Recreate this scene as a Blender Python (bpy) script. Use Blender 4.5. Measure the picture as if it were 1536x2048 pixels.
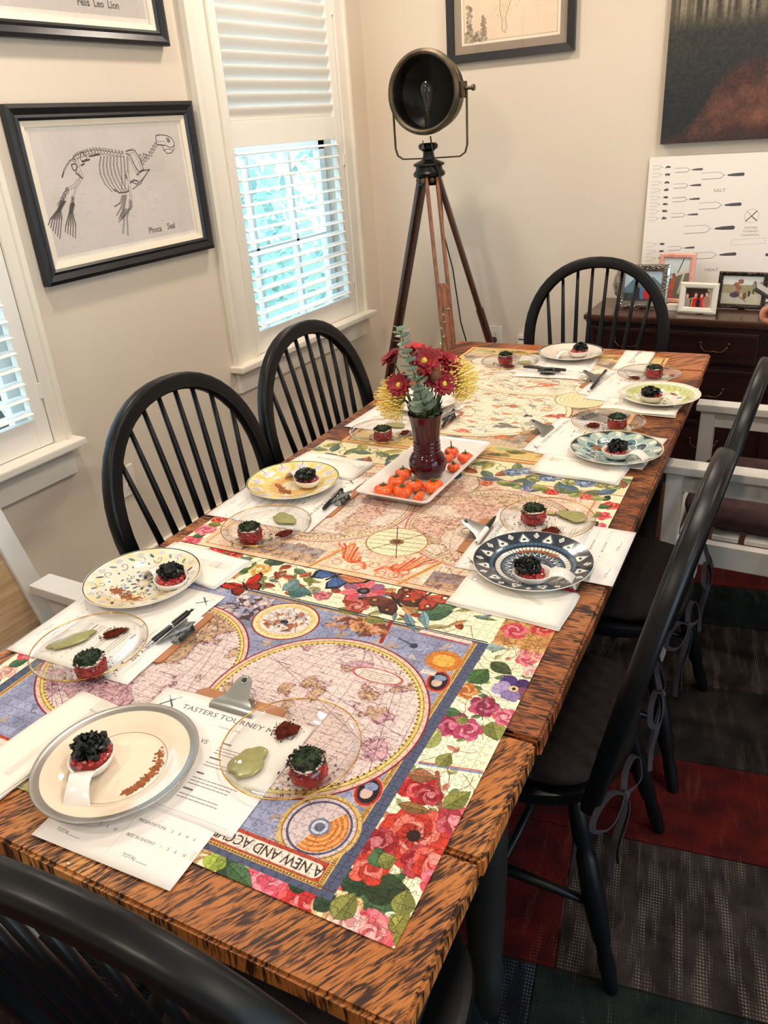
import bpy, bmesh, math, random
import numpy as np
from mathutils import Vector, Matrix, Euler

for _o in list(bpy.data.objects): bpy.data.objects.remove(_o)
SC = bpy.context.scene
COL = SC.collection
PI = math.pi

# ------------------------------------------------------------------ camera
CAMR = np.array([[0.870, 0.488, -0.068], [0.163, -0.416, -0.895], [-0.465, 0.768, -0.441]])
_u, _s, _v = np.linalg.svd(CAMR); CAMR = _u @ _v
FPX = 1562.18; CAMP = np.array([0., 0., 1.55])
cd = bpy.data.cameras.new('camera'); cam = bpy.data.objects.new('camera', cd); COL.objects.link(cam)
cd.sensor_fit = 'VERTICAL'; cd.sensor_height = 36.0; cd.lens = FPX/2048*36.0; cd.clip_start = 0.03
_m = Matrix.Identity(4)
for _i in range(3):
    _m[_i][0] = CAMR[0][_i]; _m[_i][1] = -CAMR[1][_i]; _m[_i][2] = -CAMR[2][_i]; _m[_i][3] = CAMP[_i]
cam.matrix_world = _m
SC.camera = cam

# ------------------------------------------------------------------ world, exposure
w = bpy.data.worlds.new('World'); SC.world = w; w.use_nodes = True
nt = w.node_tree; bg = nt.nodes['Background']
tc = nt.nodes.new('ShaderNodeTexCoord'); sep = nt.nodes.new('ShaderNodeSeparateXYZ'); rmp = nt.nodes.new('ShaderNodeValToRGB')
nt.links.new(tc.outputs['Generated'], sep.inputs[0]); nt.links.new(sep.outputs['Z'], rmp.inputs[0]); nt.links.new(rmp.outputs[0], bg.inputs[0])
rmp.color_ramp.elements[0].color = (0.62, 0.78, 0.86, 1); rmp.color_ramp.elements[0].position = 0.0
rmp.color_ramp.elements[1].color = (0.42, 0.66, 0.95, 1); rmp.color_ramp.elements[1].position = 0.7
bg.inputs[1].default_value = 6.5
vs = SC.view_settings
vs.view_transform = 'Standard'; vs.look = 'None'; vs.gamma = 1.0; vs.use_curve_mapping = False
vs.exposure = 0.0
CEIL_W = 14.5            # watts of each recessed ceiling lamp
LAMP_COL = (1.0, 0.86, 0.72)

# ------------------------------------------------------------------ survey helpers (table frame)
YAW = 0.04523876612426481; CY, SY = math.cos(YAW), math.sin(YAW)
def _ray(x, y): return CAMR.T @ np.array([x-768., y-1024., FPX])
def at(x, y, z=0.766):
    r = _ray(x, y); p = CAMP + r*(z-CAMP[2])/r[2]; return p
def tb(x, y, z=0.762):
    p = at(x, y, z); return np.array([p[0]*CY+p[1]*SY, -p[0]*SY+p[1]*CY])
def wall_x(x, y, X):
    r = _ray(x, y); p = CAMP + r*X/r[0]; return p
def wall_y(x, y, Y):
    r = _ray(x, y); p = CAMP + r*Y/r[1]; return p

# ------------------------------------------------------------------ mesh builder
class MB:
    def __init__(s): s.v = []; s.f = []; s.uv = {}
    def add(s, vs, fs, uvs=None):
        b = len(s.v); s.v += [tuple(p) for p in vs]
        for k, f in enumerate(fs):
            if uvs is not None: s.uv[len(s.f)] = [uvs[i] for i in f]
            s.f.append([i+b for i in f])
        return s
    def box(s, c, d, rot=None, bev=0.0):
        hx, hy, hz = d[0]/2, d[1]/2, d[2]/2
        if bev > 0:
            bm = bmesh.new(); bmesh.ops.create_cube(bm, size=1.0)
            for v in bm.verts: v.co = Vector((v.co.x*d[0], v.co.y*d[1], v.co.z*d[2]))
            bmesh.ops.bevel(bm, geom=bm.edges[:], offset=min(bev, min(d)*0.45), segments=2, affect='EDGES', profile=0.7)
            P = [v.co.copy() for v in bm.verts]; bm.verts.index_update()
            F = [[v.index for v in f.verts] for f in bm.faces]; bm.free()
        else:
            P = [Vector((x, y, z)) for x in (-hx, hx) for y in (-hy, hy) for z in (-hz, hz)]
            F = [[0,1,3,2],[4,6,7,5],[0,4,5,1],[2,3,7,6],[0,2,6,4],[1,5,7,3]]
        if rot is not None:
            R = rot if isinstance(rot, Matrix) else Euler(rot).to_matrix()
            P = [R @ p for p in P]
        s.add([(p.x+c[0], p.y+c[1], p.z+c[2]) for p in P], F); return s
    def tube(s, pts, r, n=8, cap=True, closed=False, sec=None):
        """sweep a circle (or section sec: list of (a,b)) along pts; r scalar or list"""
        pts = [Vector(p) for p in pts]; m = len(pts)
        rs = r if isinstance(r, (list, tuple)) else [r]*m
        up = None; rings = []
        for i in range(m):
            if closed: t = pts[(i+1) % m]-pts[i-1]
            else: t = pts[min(i+1, m-1)]-pts[max(i-1, 0)]
            if t.length < 1e-9: t = Vector((0,0,1))
            t.normalize()
            if up is None:
                up = Vector((0,0,1)) if abs(t.z) < 0.9 else Vector((1,0,0))
            a = up - t*up.dot(t)
            if a.length < 1e-6: a = t.orthogonal()
            a.normalize(); up = a; b = t.cross(a)
            if sec: rings.append([pts[i]+a*(q[0]*rs[i])+b*(q[1]*rs[i]) for q in sec])
            else: rings.append([pts[i]+(a*math.cos(2*PI*k/n)+b*math.sin(2*PI*k/n))*rs[i] for k in range(n)])
        return s.rings(rings, cap, closed)
    def rings(s, rings, cap=True, closed=False):
        n = len(rings[0]); V = [p for r in rings for p in r]; F = []
        m = len(rings)
        for i in range(m if closed else m-1):
            j = (i+1) % m
            for k in range(n):
                l = (k+1) % n; F.append([i*n+k, i*n+l, j*n+l, j*n+k])
        if cap and not closed:
            F.append([k for k in range(n)][::-1]); F.append([(m-1)*n+k for k in range(n)])
        s.add(V, F); return s
    def lathe(s, prof, n=32, c=(0,0,0), cap=False, uvr=None, M=None):
        V = []; F = []; U = []
        for (r, z) in prof:
            for k in range(n):
                a = 2*PI*k/n; p = Vector((r*math.cos(a), r*math.sin(a), z))
                U.append((0.5+p.x/(2*uvr), 0.5+p.y/(2*uvr)) if uvr else (0,0))
                if M is not None: p = M @ p
                V.append((p.x+c[0], p.y+c[1], p.z+c[2]))
        m = len(prof)
        for i in range(m-1):
            for k in range(n):
                l = (k+1) % n; F.append([i*n+k, i*n+l, (i+1)*n+l, (i+1)*n+k])
        if cap: F.append([k for k in range(n)][::-1]); F.append([(m-1)*n+k for k in range(n)])
        s.add(V, F, U if uvr else None); return s
    def prism(s, poly, z0, z1, M=None, uvf=None):
        n = len(poly); V = [Vector((p[0], p[1], z0)) for p in poly]+[Vector((p[0], p[1], z1)) for p in poly]
        if M is not None: V = [M @ v for v in V]
        F = [list(range(n))[::-1], [n+i for i in range(n)]]+[[i, (i+1) % n, n+(i+1) % n, n+i] for i in range(n)]
        U = [uvf(p) for p in poly]*2 if uvf else None
        s.add(V, F, U); return s
    def ico(s, c, r, sub=1, sc=(1,1,1), jit=0, rng=None):
        bm = bmesh.new(); bmesh.ops.create_icosphere(bm, subdivisions=sub, radius=1.0)
        bm.verts.index_update(); V = []
        for v in bm.verts:
            k = r*(1+(rng.uniform(-jit, jit) if rng else 0)); V.append((c[0]+v.co.x*k*sc[0], c[1]+v.co.y*k*sc[1], c[2]+v.co.z*k*sc[2]))
        F = [[v.index for v in f.verts] for f in bm.faces]; bm.free(); s.add(V, F); return s
    def build(s, name, mat=None, parent=None, smooth=False, loc=None, rz=0.0, **props):
        me = bpy.data.meshes.new(name); me.from_pydata([tuple(p) for p in s.v], [], s.f)
        if s.uv:
            ul = me.uv_layers.new(name='UVMap')
            for pi, p in enumerate(me.polygons):
                u = s.uv.get(pi)
                if u:
                    for li, q in zip(p.loop_indices, u): ul.data[li].uv = q
        if mat is not None:
            for m in (mat if isinstance(mat, (list, tuple)) else [mat]): me.materials.append(m)
        if smooth is True or (isinstance(smooth, (int, float)) and smooth):
            me.polygons.foreach_set('use_smooth', [True]*len(me.polygons))
            if smooth is not True:
                try: me.set_sharp_from_angle(angle=math.radians(smooth))
                except Exception: pass
        me.update()
        o = bpy.data.objects.new(name, me); COL.objects.link(o)
        if parent is not None: o.parent = parent
        if loc is not None: o.location = loc
        o.rotation_euler.z = rz
        for k, v in props.items(): o[k] = v
        return o

def thing(name, label, cat, loc=(0,0,0), rz=0.0, group=None):
    o = bpy.data.objects.new(name, None); COL.objects.link(o); o.empty_display_size = 0.05
    o.location = loc; o.rotation_euler = (0,0,rz); tag(o, label, cat, group); return o
def tag(o, label, cat, group=None):
    if len(label.split()) > 16: print('LONG', label)
    o['label'] = label; o['category'] = cat
    if group: o['group'] = group
    return o
def kids(o): return [c for c in ALLKIDS.get(o.name, [])]
def dup(root, loc, rz, label, group=None):
    def cp(o, parent):
        c = o.copy(); COL.objects.link(c); c.parent = parent
        for ch in [x for x in bpy.data.objects if x.parent == o and x is not c]: cp(ch, c)
        return c
    if len(label.split()) > 16: print('LONG', label)
    r = root.copy(); COL.objects.link(r); r.location = loc; r.rotation_euler = (0,0,rz); r['label'] = label
    if group: r['group'] = group
    for ch in [x for x in bpy.data.objects if x.parent == root]: cp(ch, r)
    return r

# ------------------------------------------------------------------ materials
MATS = {}
def lin(c):
    return tuple(((x/12.92) if x <= 0.04045 else ((x+0.055)/1.055)**2.4) for x in c)
def rgb(r, g, b): return lin((r/255., g/255., b/255.))
def mat(name, col, rough=0.5, metal=0.0, spec=0.5, bump=0.0, bscale=60.0, var=0.0, vscale=8.0, col2=None, coat=0.0, sheen=0.0, stretch=(1,1,1), sss=0.0):
    if name in MATS: return MATS[name]
    m = bpy.data.materials.new(name); m.use_nodes = True; t = m.node_tree; b = t.nodes['Principled BSDF']
    b.inputs['Base Color'].default_value = (*col, 1); b.inputs['Roughness'].default_value = rough
    b.inputs['Metallic'].default_value = metal; b.inputs['Specular IOR Level'].default_value = spec
    b.inputs['Coat Weight'].default_value = coat; b.inputs['Coat Roughness'].default_value = 0.08
    b.inputs['Sheen Weight'].default_value = sheen
    if sss: b.inputs['Subsurface Weight'].default_value = sss; b.inputs['Subsurface Radius'].default_value = (0.01, 0.004, 0.002)
    tc = t.nodes.new('ShaderNodeTexCoord'); mp = t.nodes.new('ShaderNodeMapping'); mp.inputs['Scale'].default_value = stretch
    t.links.new(tc.outputs['Object'], mp.inputs[0])
    n = t.nodes.new('ShaderNodeTexNoise'); n.inputs['Scale'].default_value = vscale; n.inputs['Detail'].default_value = 5
    t.links.new(mp.outputs[0], n.inputs['Vector'])
    r = t.nodes.new('ShaderNodeValToRGB'); c2 = col2 if col2 else tuple(x*(1-var) for x in col)
    r.color_ramp.elements[0].position = 0.35; r.color_ramp.elements[1].position = 0.65
    r.color_ramp.elements[0].color = (*c2, 1); r.color_ramp.elements[1].color = (*col, 1)
    t.links.new(n.outputs['Fac'], r.inputs[0]); t.links.new(r.outputs[0], b.inputs['Base Color'])
    if bump:
        n2 = t.nodes.new('ShaderNodeTexNoise'); n2.inputs['Scale'].default_value = bscale; n2.inputs['Detail'].default_value = 4
        t.links.new(mp.outputs[0], n2.inputs['Vector'])
        bp = t.nodes.new('ShaderNodeBump'); bp.inputs['Strength'].default_value = bump; bp.inputs['Distance'].default_value = 0.002
        t.links.new(n2.outputs['Fac'], bp.inputs['Height']); t.links.new(bp.outputs[0], b.inputs['Normal'])
    MATS[name] = m; return m
def glass_mat(name, col=(1,1,1), rough=0.0, ior=1.45, thin=True, gloss=1.0):
    """clear pane or dish: see-through with a Fresnel reflection"""
    if name in MATS: return MATS[name]
    m = bpy.data.materials.new(name); m.use_nodes = True; t = m.node_tree
    for n in list(t.nodes): t.nodes.remove(n)
    o = t.nodes.new('ShaderNodeOutputMaterial'); tr = t.nodes.new('ShaderNodeBsdfTransparent'); gl = t.nodes.new('ShaderNodeBsdfGlossy')
    lw = t.nodes.new('ShaderNodeLayerWeight'); lw.inputs[0].default_value = 0.5; pw = t.nodes.new('ShaderNodeMath'); pw.operation = 'POWER'; pw.inputs[1].default_value = 3.6
    fr = t.nodes.new('ShaderNodeMath'); fr.operation = 'MULTIPLY_ADD'; fr.inputs[1].default_value = 0.75; fr.inputs[2].default_value = ((ior-1)/(ior+1))**2; fr.use_clamp = True
    t.links.new(lw.outputs['Facing'], pw.inputs[0]); t.links.new(pw.outputs[0], fr.inputs[0]); mx = t.nodes.new('ShaderNodeMixShader')
    tr.inputs[0].default_value = (*col, 1); gl.inputs['Roughness'].default_value = rough; gl.inputs[0].default_value = (gloss, gloss, gloss, 1)
    t.links.new(fr.outputs[0], mx.inputs[0]); t.links.new(tr.outputs[0], mx.inputs[1]); t.links.new(gl.outputs[0], mx.inputs[2]); t.links.new(mx.outputs[0], o.inputs[0])
    MATS[name] = m; return m
def emit_mat(name, col, st):
    m = bpy.data.materials.new(name); m.use_nodes = True; b = m.node_tree.nodes['Principled BSDF']
    b.inputs['Base Color'].default_value = (*col, 1); b.inputs['Emission Color'].default_value = (*col, 1); b.inputs['Emission Strength'].default_value = st
    return m
def image_mat(name, arr, rough=0.5, coat=0.0, bump=0.0, spec=0.5):
    """flat print: a picture drawn by this script as pixels, laid on by UV"""
    H, W = arr.shape[:2]; im = bpy.data.images.new(name, W, H)
    px = np.ones((H, W, 4), np.float32); px[..., :3] = np.clip(arr, 0, 1); im.pixels.foreach_set(px.ravel()); im.update(); im.pack()
    m = bpy.data.materials.new(name); m.use_nodes = True; t = m.node_tree; b = t.nodes['Principled BSDF']
    ti = t.nodes.new('ShaderNodeTexImage'); ti.image = im; ti.extension = 'EXTEND'
    uv = t.nodes.new('ShaderNodeUVMap'); uv.uv_map = 'UVMap'
    t.links.new(uv.outputs[0], ti.inputs[0]); t.links.new(ti.outputs[0], b.inputs['Base Color'])
    b.inputs['Roughness'].default_value = rough; b.inputs['Coat Weight'].default_value = coat; b.inputs['Coat Roughness'].default_value = 0.06
    b.inputs['Specular IOR Level'].default_value = spec
    if bump:
        tc = t.nodes.new('ShaderNodeTexCoord'); n2 = t.nodes.new('ShaderNodeTexNoise'); n2.inputs['Scale'].default_value = 90
        t.links.new(tc.outputs['Object'], n2.inputs['Vector'])
        bp = t.nodes.new('ShaderNodeBump'); bp.inputs['Strength'].default_value = bump; bp.inputs['Distance'].default_value = 0.001
        t.links.new(n2.outputs['Fac'], bp.inputs['Height']); t.links.new(bp.outputs[0], b.inputs['Normal'])
    return m

# ------------------------------------------------------------------ painter for flat print
def vnoise(H, W, cell, rng):
    gh, gw = int(H/cell)+3, int(W/cell)+3; g = rng.random((gh, gw)).astype(np.float32)
    y = np.arange(H)/cell; x = np.arange(W)/cell; yi = y.astype(int); xi = x.astype(int)
    fy = (y-yi)[:, None]; fx = (x-xi)[None]; fy = fy*fy*(3-2*fy); fx = fx*fx*(3-2*fx)
    a = g[yi][:, xi]; b = g[yi][:, xi+1]; c = g[yi+1][:, xi]; d = g[yi+1][:, xi+1]
    return (a*(1-fx)+b*fx)*(1-fy)+(c*(1-fx)+d*fx)*fy
def fbm(H, W, cell, seed, oct=4):
    rng = np.random.default_rng(seed); o = np.zeros((H, W), np.float32); am = 1; tot = 0
    for k in range(oct):
        if cell < 1.2: break
        o += am*vnoise(H, W, cell, rng); tot += am; am *= 0.55; cell /= 2
    return o/tot
class Canvas:
    def __init__(s, x0, y0, x1, y1, ppm, bg):
        s.x0, s.y0, s.x1, s.y1, s.k = x0, y0, x1, y1, ppm
        s.W = max(2, int(round((x1-x0)*ppm))); s.H = max(2, int(round((y1-y0)*ppm)))
        s.a = np.empty((s.H, s.W, 3), np.float32); s.a[:] = bg
    def win(s, xa, ya, xb, yb, pad=2):
        i0 = max(0, int((xa-s.x0)*s.k)-pad); i1 = min(s.W, int((xb-s.x0)*s.k)+pad+1)
        j0 = max(0, int((ya-s.y0)*s.k)-pad); j1 = min(s.H, int((yb-s.y0)*s.k)+pad+1)
        if i1 <= i0 or j1 <= j0: return None
        X = s.x0+(np.arange(i0, i1)+0.5)/s.k; Y = s.y0+(np.arange(j0, j1)+0.5)/s.k
        return (slice(j0, j1), slice(i0, i1)), X[None, :], Y[:, None]
    def put(s, sl, al, col):
        a = s.a[sl]; al = al[..., None]; a += (np.asarray(col, np.float32)-a)*al
    def ell(s, cx, cy, rx, ry=None, ang=0, col=(0,0,0), al=1.0, ring=None, soft=1.0):
        ry = rx if ry is None else ry; R = max(rx, ry)+(ring or 0); w = s.win(cx-R, cy-R, cx+R, cy+R)
        if w is None: return
        sl, X, Y = w; ca, sa = math.cos(ang), math.sin(ang); x = (X-cx)*ca+(Y-cy)*sa; y = -(X-cx)*sa+(Y-cy)*ca
        q = np.sqrt((x/rx)**2+(y/ry)**2); d = (q-1)*min(rx, ry)
        if ring: d = np.abs(d)-ring/2
        s.put(sl, np.clip(0.5-d*s.k/soft, 0, 1)*al, col)
    def line(s, pts, wd, col, al=1.0, closed=False):
        P = [tuple(map(float, p[:2])) for p in pts]
        if closed: P.append(P[0])
        for (ax, ay), (bx, by) in zip(P, P[1:]):
            w = s.win(min(ax, bx)-wd, min(ay, by)-wd, max(ax, bx)+wd, max(ay, by)+wd)
            if w is None: continue
            sl, X, Y = w; dx, dy = bx-ax, by-ay; L = dx*dx+dy*dy+1e-12
            t = np.clip(((X-ax)*dx+(Y-ay)*dy)/L, 0, 1); d = np.hypot(X-ax-t*dx, Y-ay-t*dy)-wd/2
            s.put(sl, np.clip(0.5-d*s.k, 0, 1)*al, col)
    def poly(s, pts, col, al=1.0):
        P = np.array([p[:2] for p in pts], float); w = s.win(P[:,0].min(), P[:,1].min(), P[:,0].max(), P[:,1].max())
        if w is None: return
        sl, X, Y = w; ins = np.zeros((Y.shape[0], X.shape[1]), bool); dm = np.full(ins.shape, 1e9)
        for (ax, ay), (bx, by) in zip(P, np.roll(P, -1, 0)):
            if ay != by:
                c = ((ay > Y) != (by > Y)) & (X < (bx-ax)*(Y-ay)/(by-ay)+ax); ins ^= c
            dx, dy = bx-ax, by-ay; L = dx*dx+dy*dy+1e-12; t = np.clip(((X-ax)*dx+(Y-ay)*dy)/L, 0, 1)
            dm = np.minimum(dm, np.hypot(X-ax-t*dx, Y-ay-t*dy))
        d = np.where(ins, -dm, dm); s.put(sl, np.clip(0.5-d*s.k, 0, 1)*al, col)
    def rect(s, xa, ya, xb, yb, col, al=1.0): s.poly([(xa,ya),(xb,ya),(xb,yb),(xa,yb)], col, al)
    def mottle(s, mask_al, cell_m, seed, amt, tint=(1,1,1)):
        n = fbm(s.H, s.W, cell_m*s.k, seed); s.a += ((n-0.5)*2*amt)[..., None]*np.asarray(tint, np.float32)*(mask_al if np.isscalar(mask_al) else mask_al[..., None])
    def text(s, txt, x, y, h, col, ang=0.0, al=1.0, align='l', sx=1.0, boldw=0.0):
        T, wd = text_tris(txt); wd *= h*sx; off = 0 if align == 'l' else (-wd/2 if align == 'c' else -wd)
        ca, sa = math.cos(ang), math.sin(ang); n = 0
        for tr in T:
            P = [(x+(off+p[0]*h*sx)*ca-(p[1]*h)*sa, y+(off+p[0]*h*sx)*sa+(p[1]*h)*ca) for p in tr]
            A = np.array(P); w = s.win(A[:,0].min(), A[:,1].min(), A[:,0].max(), A[:,1].max(), 1)
            if w is None: continue
            sl, X, Y = w; dm = None
            o = (A[1,0]-A[0,0])*(A[2,1]-A[0,1])-(A[1,1]-A[0,1])*(A[2,0]-A[0,0])
            if abs(o) < 1e-14: continue
            sg = 1 if o > 0 else -1
            for i in range(3):
                ax, ay = A[i]; bx, by = A[(i+1) % 3]; L = math.hypot(bx-ax, by-ay)+1e-12
                e = -sg*((bx-ax)*(Y-ay)-(by-ay)*(X-ax))/L; dm = e if dm is None else np.maximum(dm, e)
            s.put(sl, np.clip(0.5-(dm-boldw)*s.k, 0, 1)*al, col)
_TT = {}
def text_tris(txt):
    if txt in _TT: return _TT[txt]
    cu = bpy.data.curves.new('print', 'FONT'); cu.body = txt; cu.resolution_u = 2; ob = bpy.data.objects.new('print', cu)
    me = bpy.data.meshes.new_from_object(ob); me.calc_loop_triangles(); V = [v.co for v in me.vertices]
    T = [[(V[i].x/0.72, V[i].y/0.72) for i in t.vertices] for t in me.loop_triangles]
    wd = max([p[0] for t in T for p in t] or [0]); bpy.data.meshes.remove(me); bpy.data.objects.remove(ob); bpy.data.curves.remove(cu)
    _TT[txt] = (T, wd); return _TT[txt]
# ================================================================== THE SETTING
XL, YB, XR, YN, ZC = -2.25, 3.85, 2.6, -2.4, 2.7
WALL = rgb(223, 209, 191); WHITE = rgb(236, 229, 216)
m_wall = mat('wall_paint', WALL, 0.75, bump=0.12, bscale=180, var=0.02, vscale=3)
m_trim = mat('trim_paint', WHITE, 0.42, var=0.015, vscale=4)
m_shut = mat('shutter_paint', rgb(240, 236, 228), 0.35, var=0.01)
m_ceil = mat('ceiling_paint', rgb(240, 236, 228), 0.9, var=0.01)
m_black = mat('black_paint', rgb(9, 11, 14), 0.36, spec=0.26, var=0.3, vscale=30, bump=0.08, bscale=50)
def S(mb, name, m, parent=None, **k):
    o = mb.build(name, m, parent, **k)
    if parent is None: o['kind'] = 'structure'
    return o
# floor of dark boards (each board its own piece)
m_floor = mat('floor_board_wood', rgb(70, 44, 30), 0.4, col2=rgb(45, 28, 20), vscale=6, stretch=(8, 0.7, 1), bump=0.1, bscale=30)
fl = S(MB().box(((XL+XR)/2, (YN+YB)/2, -0.06), (XR-XL+0.3, YB-YN+0.3, 0.08)), 'floor', mat('floor_underlay', rgb(30, 20, 15), 0.9))
_me = None
x = XL+0.001; k = 0
while x < XR-0.05:
    bw = 0.128
    if _me is None:
        o = MB().box((0, 0, 0), (bw-0.003, YB-YN-0.004, 0.018), bev=0.002).build('floor_board', m_floor, fl); _me = o.data
    else:
        o = bpy.data.objects.new('floor_board', _me); COL.objects.link(o); o.parent = fl
    o.location = (x+bw/2, (YN+YB)/2, -0.0105); x += bw; k += 1
S(MB().box(((XL+XR)/2, (YN+YB)/2, ZC+0.05), (XR-XL+0.3, YB-YN+0.3, 0.1)), 'ceiling', m_ceil)
S(MB().box(((XL+XR)/2, YB+0.075, ZC/2), (XR-XL+0.3, 0.15, ZC)), 'wall_back', m_wall)
# right wall has a tall glazed opening (daylight), near wall is plain
S(MB().box(((XL+XR)/2, YN-0.075, ZC/2), (XR-XL+0.3, 0.15, ZC)), 'wall_near', m_wall)
W = [dict(n=1, p0=2.70, p1=3.585, l0=2.755, l1=3.53, c0=2.55, c1=3.665), dict(n=2, p0=0.705, p1=1.59, l0=0.76, l1=1.536, c0=0.64, c1=1.645)]
zb, zt = 0.665, 2.30
wl = MB(); T_ = 0.16
def wseg(y0, y1, z0, z1): wl.box((XL-T_/2, (y0+y1)/2, (z0+z1)/2), (T_, y1-y0, z1-z0))
wseg(YN-0.15, 0.70, 0, ZC); wseg(1.595, 2.695, 0, ZC); wseg(3.59, YB+0.15, 0, ZC)
for a in W: wseg(a['p0']-0.005, a['p1']+0.005, 0, zb); wseg(a['p0']-0.005, a['p1']+0.005, zt, ZC)
S(wl, 'wall_left', m_wall)
wr = MB()
def rseg(y0, y1, z0, z1): wr.box((XR+T_/2, (y0+y1)/2, (z0+z1)/2), (T_, y1-y0, z1-z0))
rseg(YN-0.15, -1.2, 0, ZC); rseg(1.4, YB+0.15, 0, ZC); rseg(-1.2, 1.4, 2.25, ZC); rseg(-1.2, 1.4, 0, 0.15)
S(wr, 'wall_right', m_wall)
# baseboards
for nm, c, d in (('baseboard_left', (XL+0.009, (YN+YB)/2, 0.055), (0.018, YB-YN, 0.11)), ('baseboard_back', ((XL+XR)/2, YB-0.009, 0.055), (XR-XL-0.04, 0.018, 0.11)),
                 ('baseboard_right', (XR-0.009, (YN+YB)/2, 0.055), (0.018, YB-YN-0.04, 0.11)), ('baseboard_near', ((XL+XR)/2, YN+0.009, 0.055), (XR-XL-0.04, 0.018, 0.11))):
    S(MB().box(c, d, bev=0.004), nm, m_trim)
m_pane = glass_mat('window_glass', (0.97, 0.99, 1.0))
m_sash = mat('sash_paint', rgb(236, 240, 240), 0.4)
for a in W:
    n = a['n']; yc = (a['p0']+a['p1'])/2; wd = a['p1']-a['p0']
    # casing, stool and apron around the opening
    cs = MB()
    cs.box((XL+0.008, (a['c0']+a['p0'])/2, (zb+zt)/2+0.03), (0.016, a['p0']-a['c0'], zt-zb+0.06), bev=0.003)
    cs.box((XL+0.008, (a['c1']+a['p1'])/2, (zb+zt)/2+0.03), (0.016, a['c1']-a['p1'], zt-zb+0.06), bev=0.003)
    cs.box((XL+0.02, a['c0']+0.012, (zb+zt)/2+0.03), (0.024, 0.022, zt-zb+0.06), bev=0.004)
    cs.box((XL+0.017, a['p0']-0.012, (zb+zt)/2), (0.02, 0.02, zt-zb), bev=0.004)
    cs.box((XL+0.02, a['c1']-0.010, (zb+zt)/2+0.03), (0.024, 0.018, zt-zb+0.06), bev=0.004)
    cs.box((XL+0.012, (a['c0']+a['c1'])/2, zt+0.06), (0.024, a['c1']-a['c0']+0.03, 0.12), bev=0.004)
    wdw = S(cs, 'window_%d' % n, m_trim)
    MB().box((XL+0.03, (a['c0']+a['c1'])/2, zb-0.012), (0.075, a['c1']-a['c0']+0.05, 0.026), bev=0.006).build('window_stool', m_trim, wdw)
    MB().box((XL+0.010, (a['c0']+a['c1'])/2, zb-0.075), (0.02, a['c1']-a['c0']-0.01, 0.10), bev=0.003).build('window_apron', m_trim, wdw)
    # sash with thin bars and panes
    X0 = XL-0.125
    sh = MB(); sh.box((X0, yc, zb+0.03), (0.035, wd, 0.06)); sh.box((X0, yc, zt-0.03), (0.035, wd, 0.06)); sh.box((X0, yc, 1.50), (0.035, wd, 0.05))
    for yy in (a['p0']+0.025, a['p1']-0.025): sh.box((X0, yy, (zb+zt)/2), (0.035, 0.05, zt-zb))
    bars = [a['p0']+wd*0.30, a['p0']+wd*0.66]
    for yy in bars: sh.box((X0, yy, (zb+zt)/2), (0.03, 0.022, zt-zb))
    for zz in (1.08, 1.9): sh.box((X0, yc, zz), (0.03, wd, 0.02))
    sh.build('window_sash', m_sash, wdw)
    ys = [a['p0']+0.05]+bars+[a['p1']-0.05]; zs = [zb+0.06, 1.08, 1.50, 1.9, zt-0.06]
    for i in range(3):
        for j in range(4):
            MB().box((X0, (ys[i]+ys[i+1])/2, (zs[j]+zs[j+1])/2), (0.004, ys[i+1]-ys[i]-0.012, zs[j+1]-zs[j]-0.012)).build('window_pane', m_pane, wdw)
    # plantation shutter: frame, two rails, louvers
    lab = 'white shutter of the window beside the tripod lamp, louvers open below' if n == 1 else 'white shutter of the left window cut by the photo edge'
    st = thing('window_shutter', lab, 'shutter', (XL-0.012, 0, 0), 0, 'plantation shutters')
    fr = MB()
    for yy0, yy1 in ((a['p0']+0.002, a['l0']), (a['l1'], a['p1']-0.002)): fr.box((0, (yy0+yy1)/2, (zb+zt)/2), (0.03, yy1-yy0, zt-zb-0.006), bev=0.003)
    ll = a['l1']-a['l0']
    for z0, z1 in ((zb+0.003, 0.765), (1.515, 1.612), (zt-0.09, zt-0.003)): fr.box((0, (a['l0']+a['l1'])/2, (z0+z1)/2), (0.028, ll+0.002, z1-z0), bev=0.003)
    fr.build('shutter_frame', m_shut, st)
    for zz in (0.85, 1.42, 2.05): MB().box((0.018, a['p1']-0.004, zz), (0.008, 0.012, 0.05), bev=0.001).build('hinge', m_trim, st)
    sec = [(0.5*0.060*math.cos(t), 0.5*0.0095*math.sin(t)) for t in [2*PI*i/14 for i in range(14)]]
    P = [(q[0], q[1]) for q in sec]; lm = MB(); lm.rings([[(q[0], yy, q[1]) for q in P] for yy in (a['l0']+0.002, a['l1']-0.002)])
    base = None
    for (z0, z1, tilt) in ((0.765, 1.515, 4), (1.612, zt-0.09, -62)):
        cnt = int(round((z1-z0)/0.0495)); pt = (z1-z0)/cnt
        for i in range(cnt):
            if base is None: o = lm.build('louver', m_shut, st, smooth=60); base = o.data
            else: o = bpy.data.objects.new('louver', base); COL.objects.link(o); o.parent = st
            o.location = (0, 0, z0+pt*(i+0.5)); o.rotation_euler = (0, math.radians(tilt), 0)
# right-hand opening: glazed door frame
dr = MB()
for yy in (-1.175, 0.1, 1.375): dr.box((XR+0.06, yy, 1.2), (0.05, 0.05, 2.1))
for zz in (0.175, 1.2, 2.225): dr.box((XR+0.06, 0.1, zz), (0.05, 2.6, 0.05))
dro = S(dr, 'window_3', m_sash)
for yy in (-0.54, 0.74):
    for zz in (0.69, 1.71): MB().box((XR+0.06, yy, zz), (0.006, 1.20, 0.95)).build('window_pane', m_pane, dro)
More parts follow.
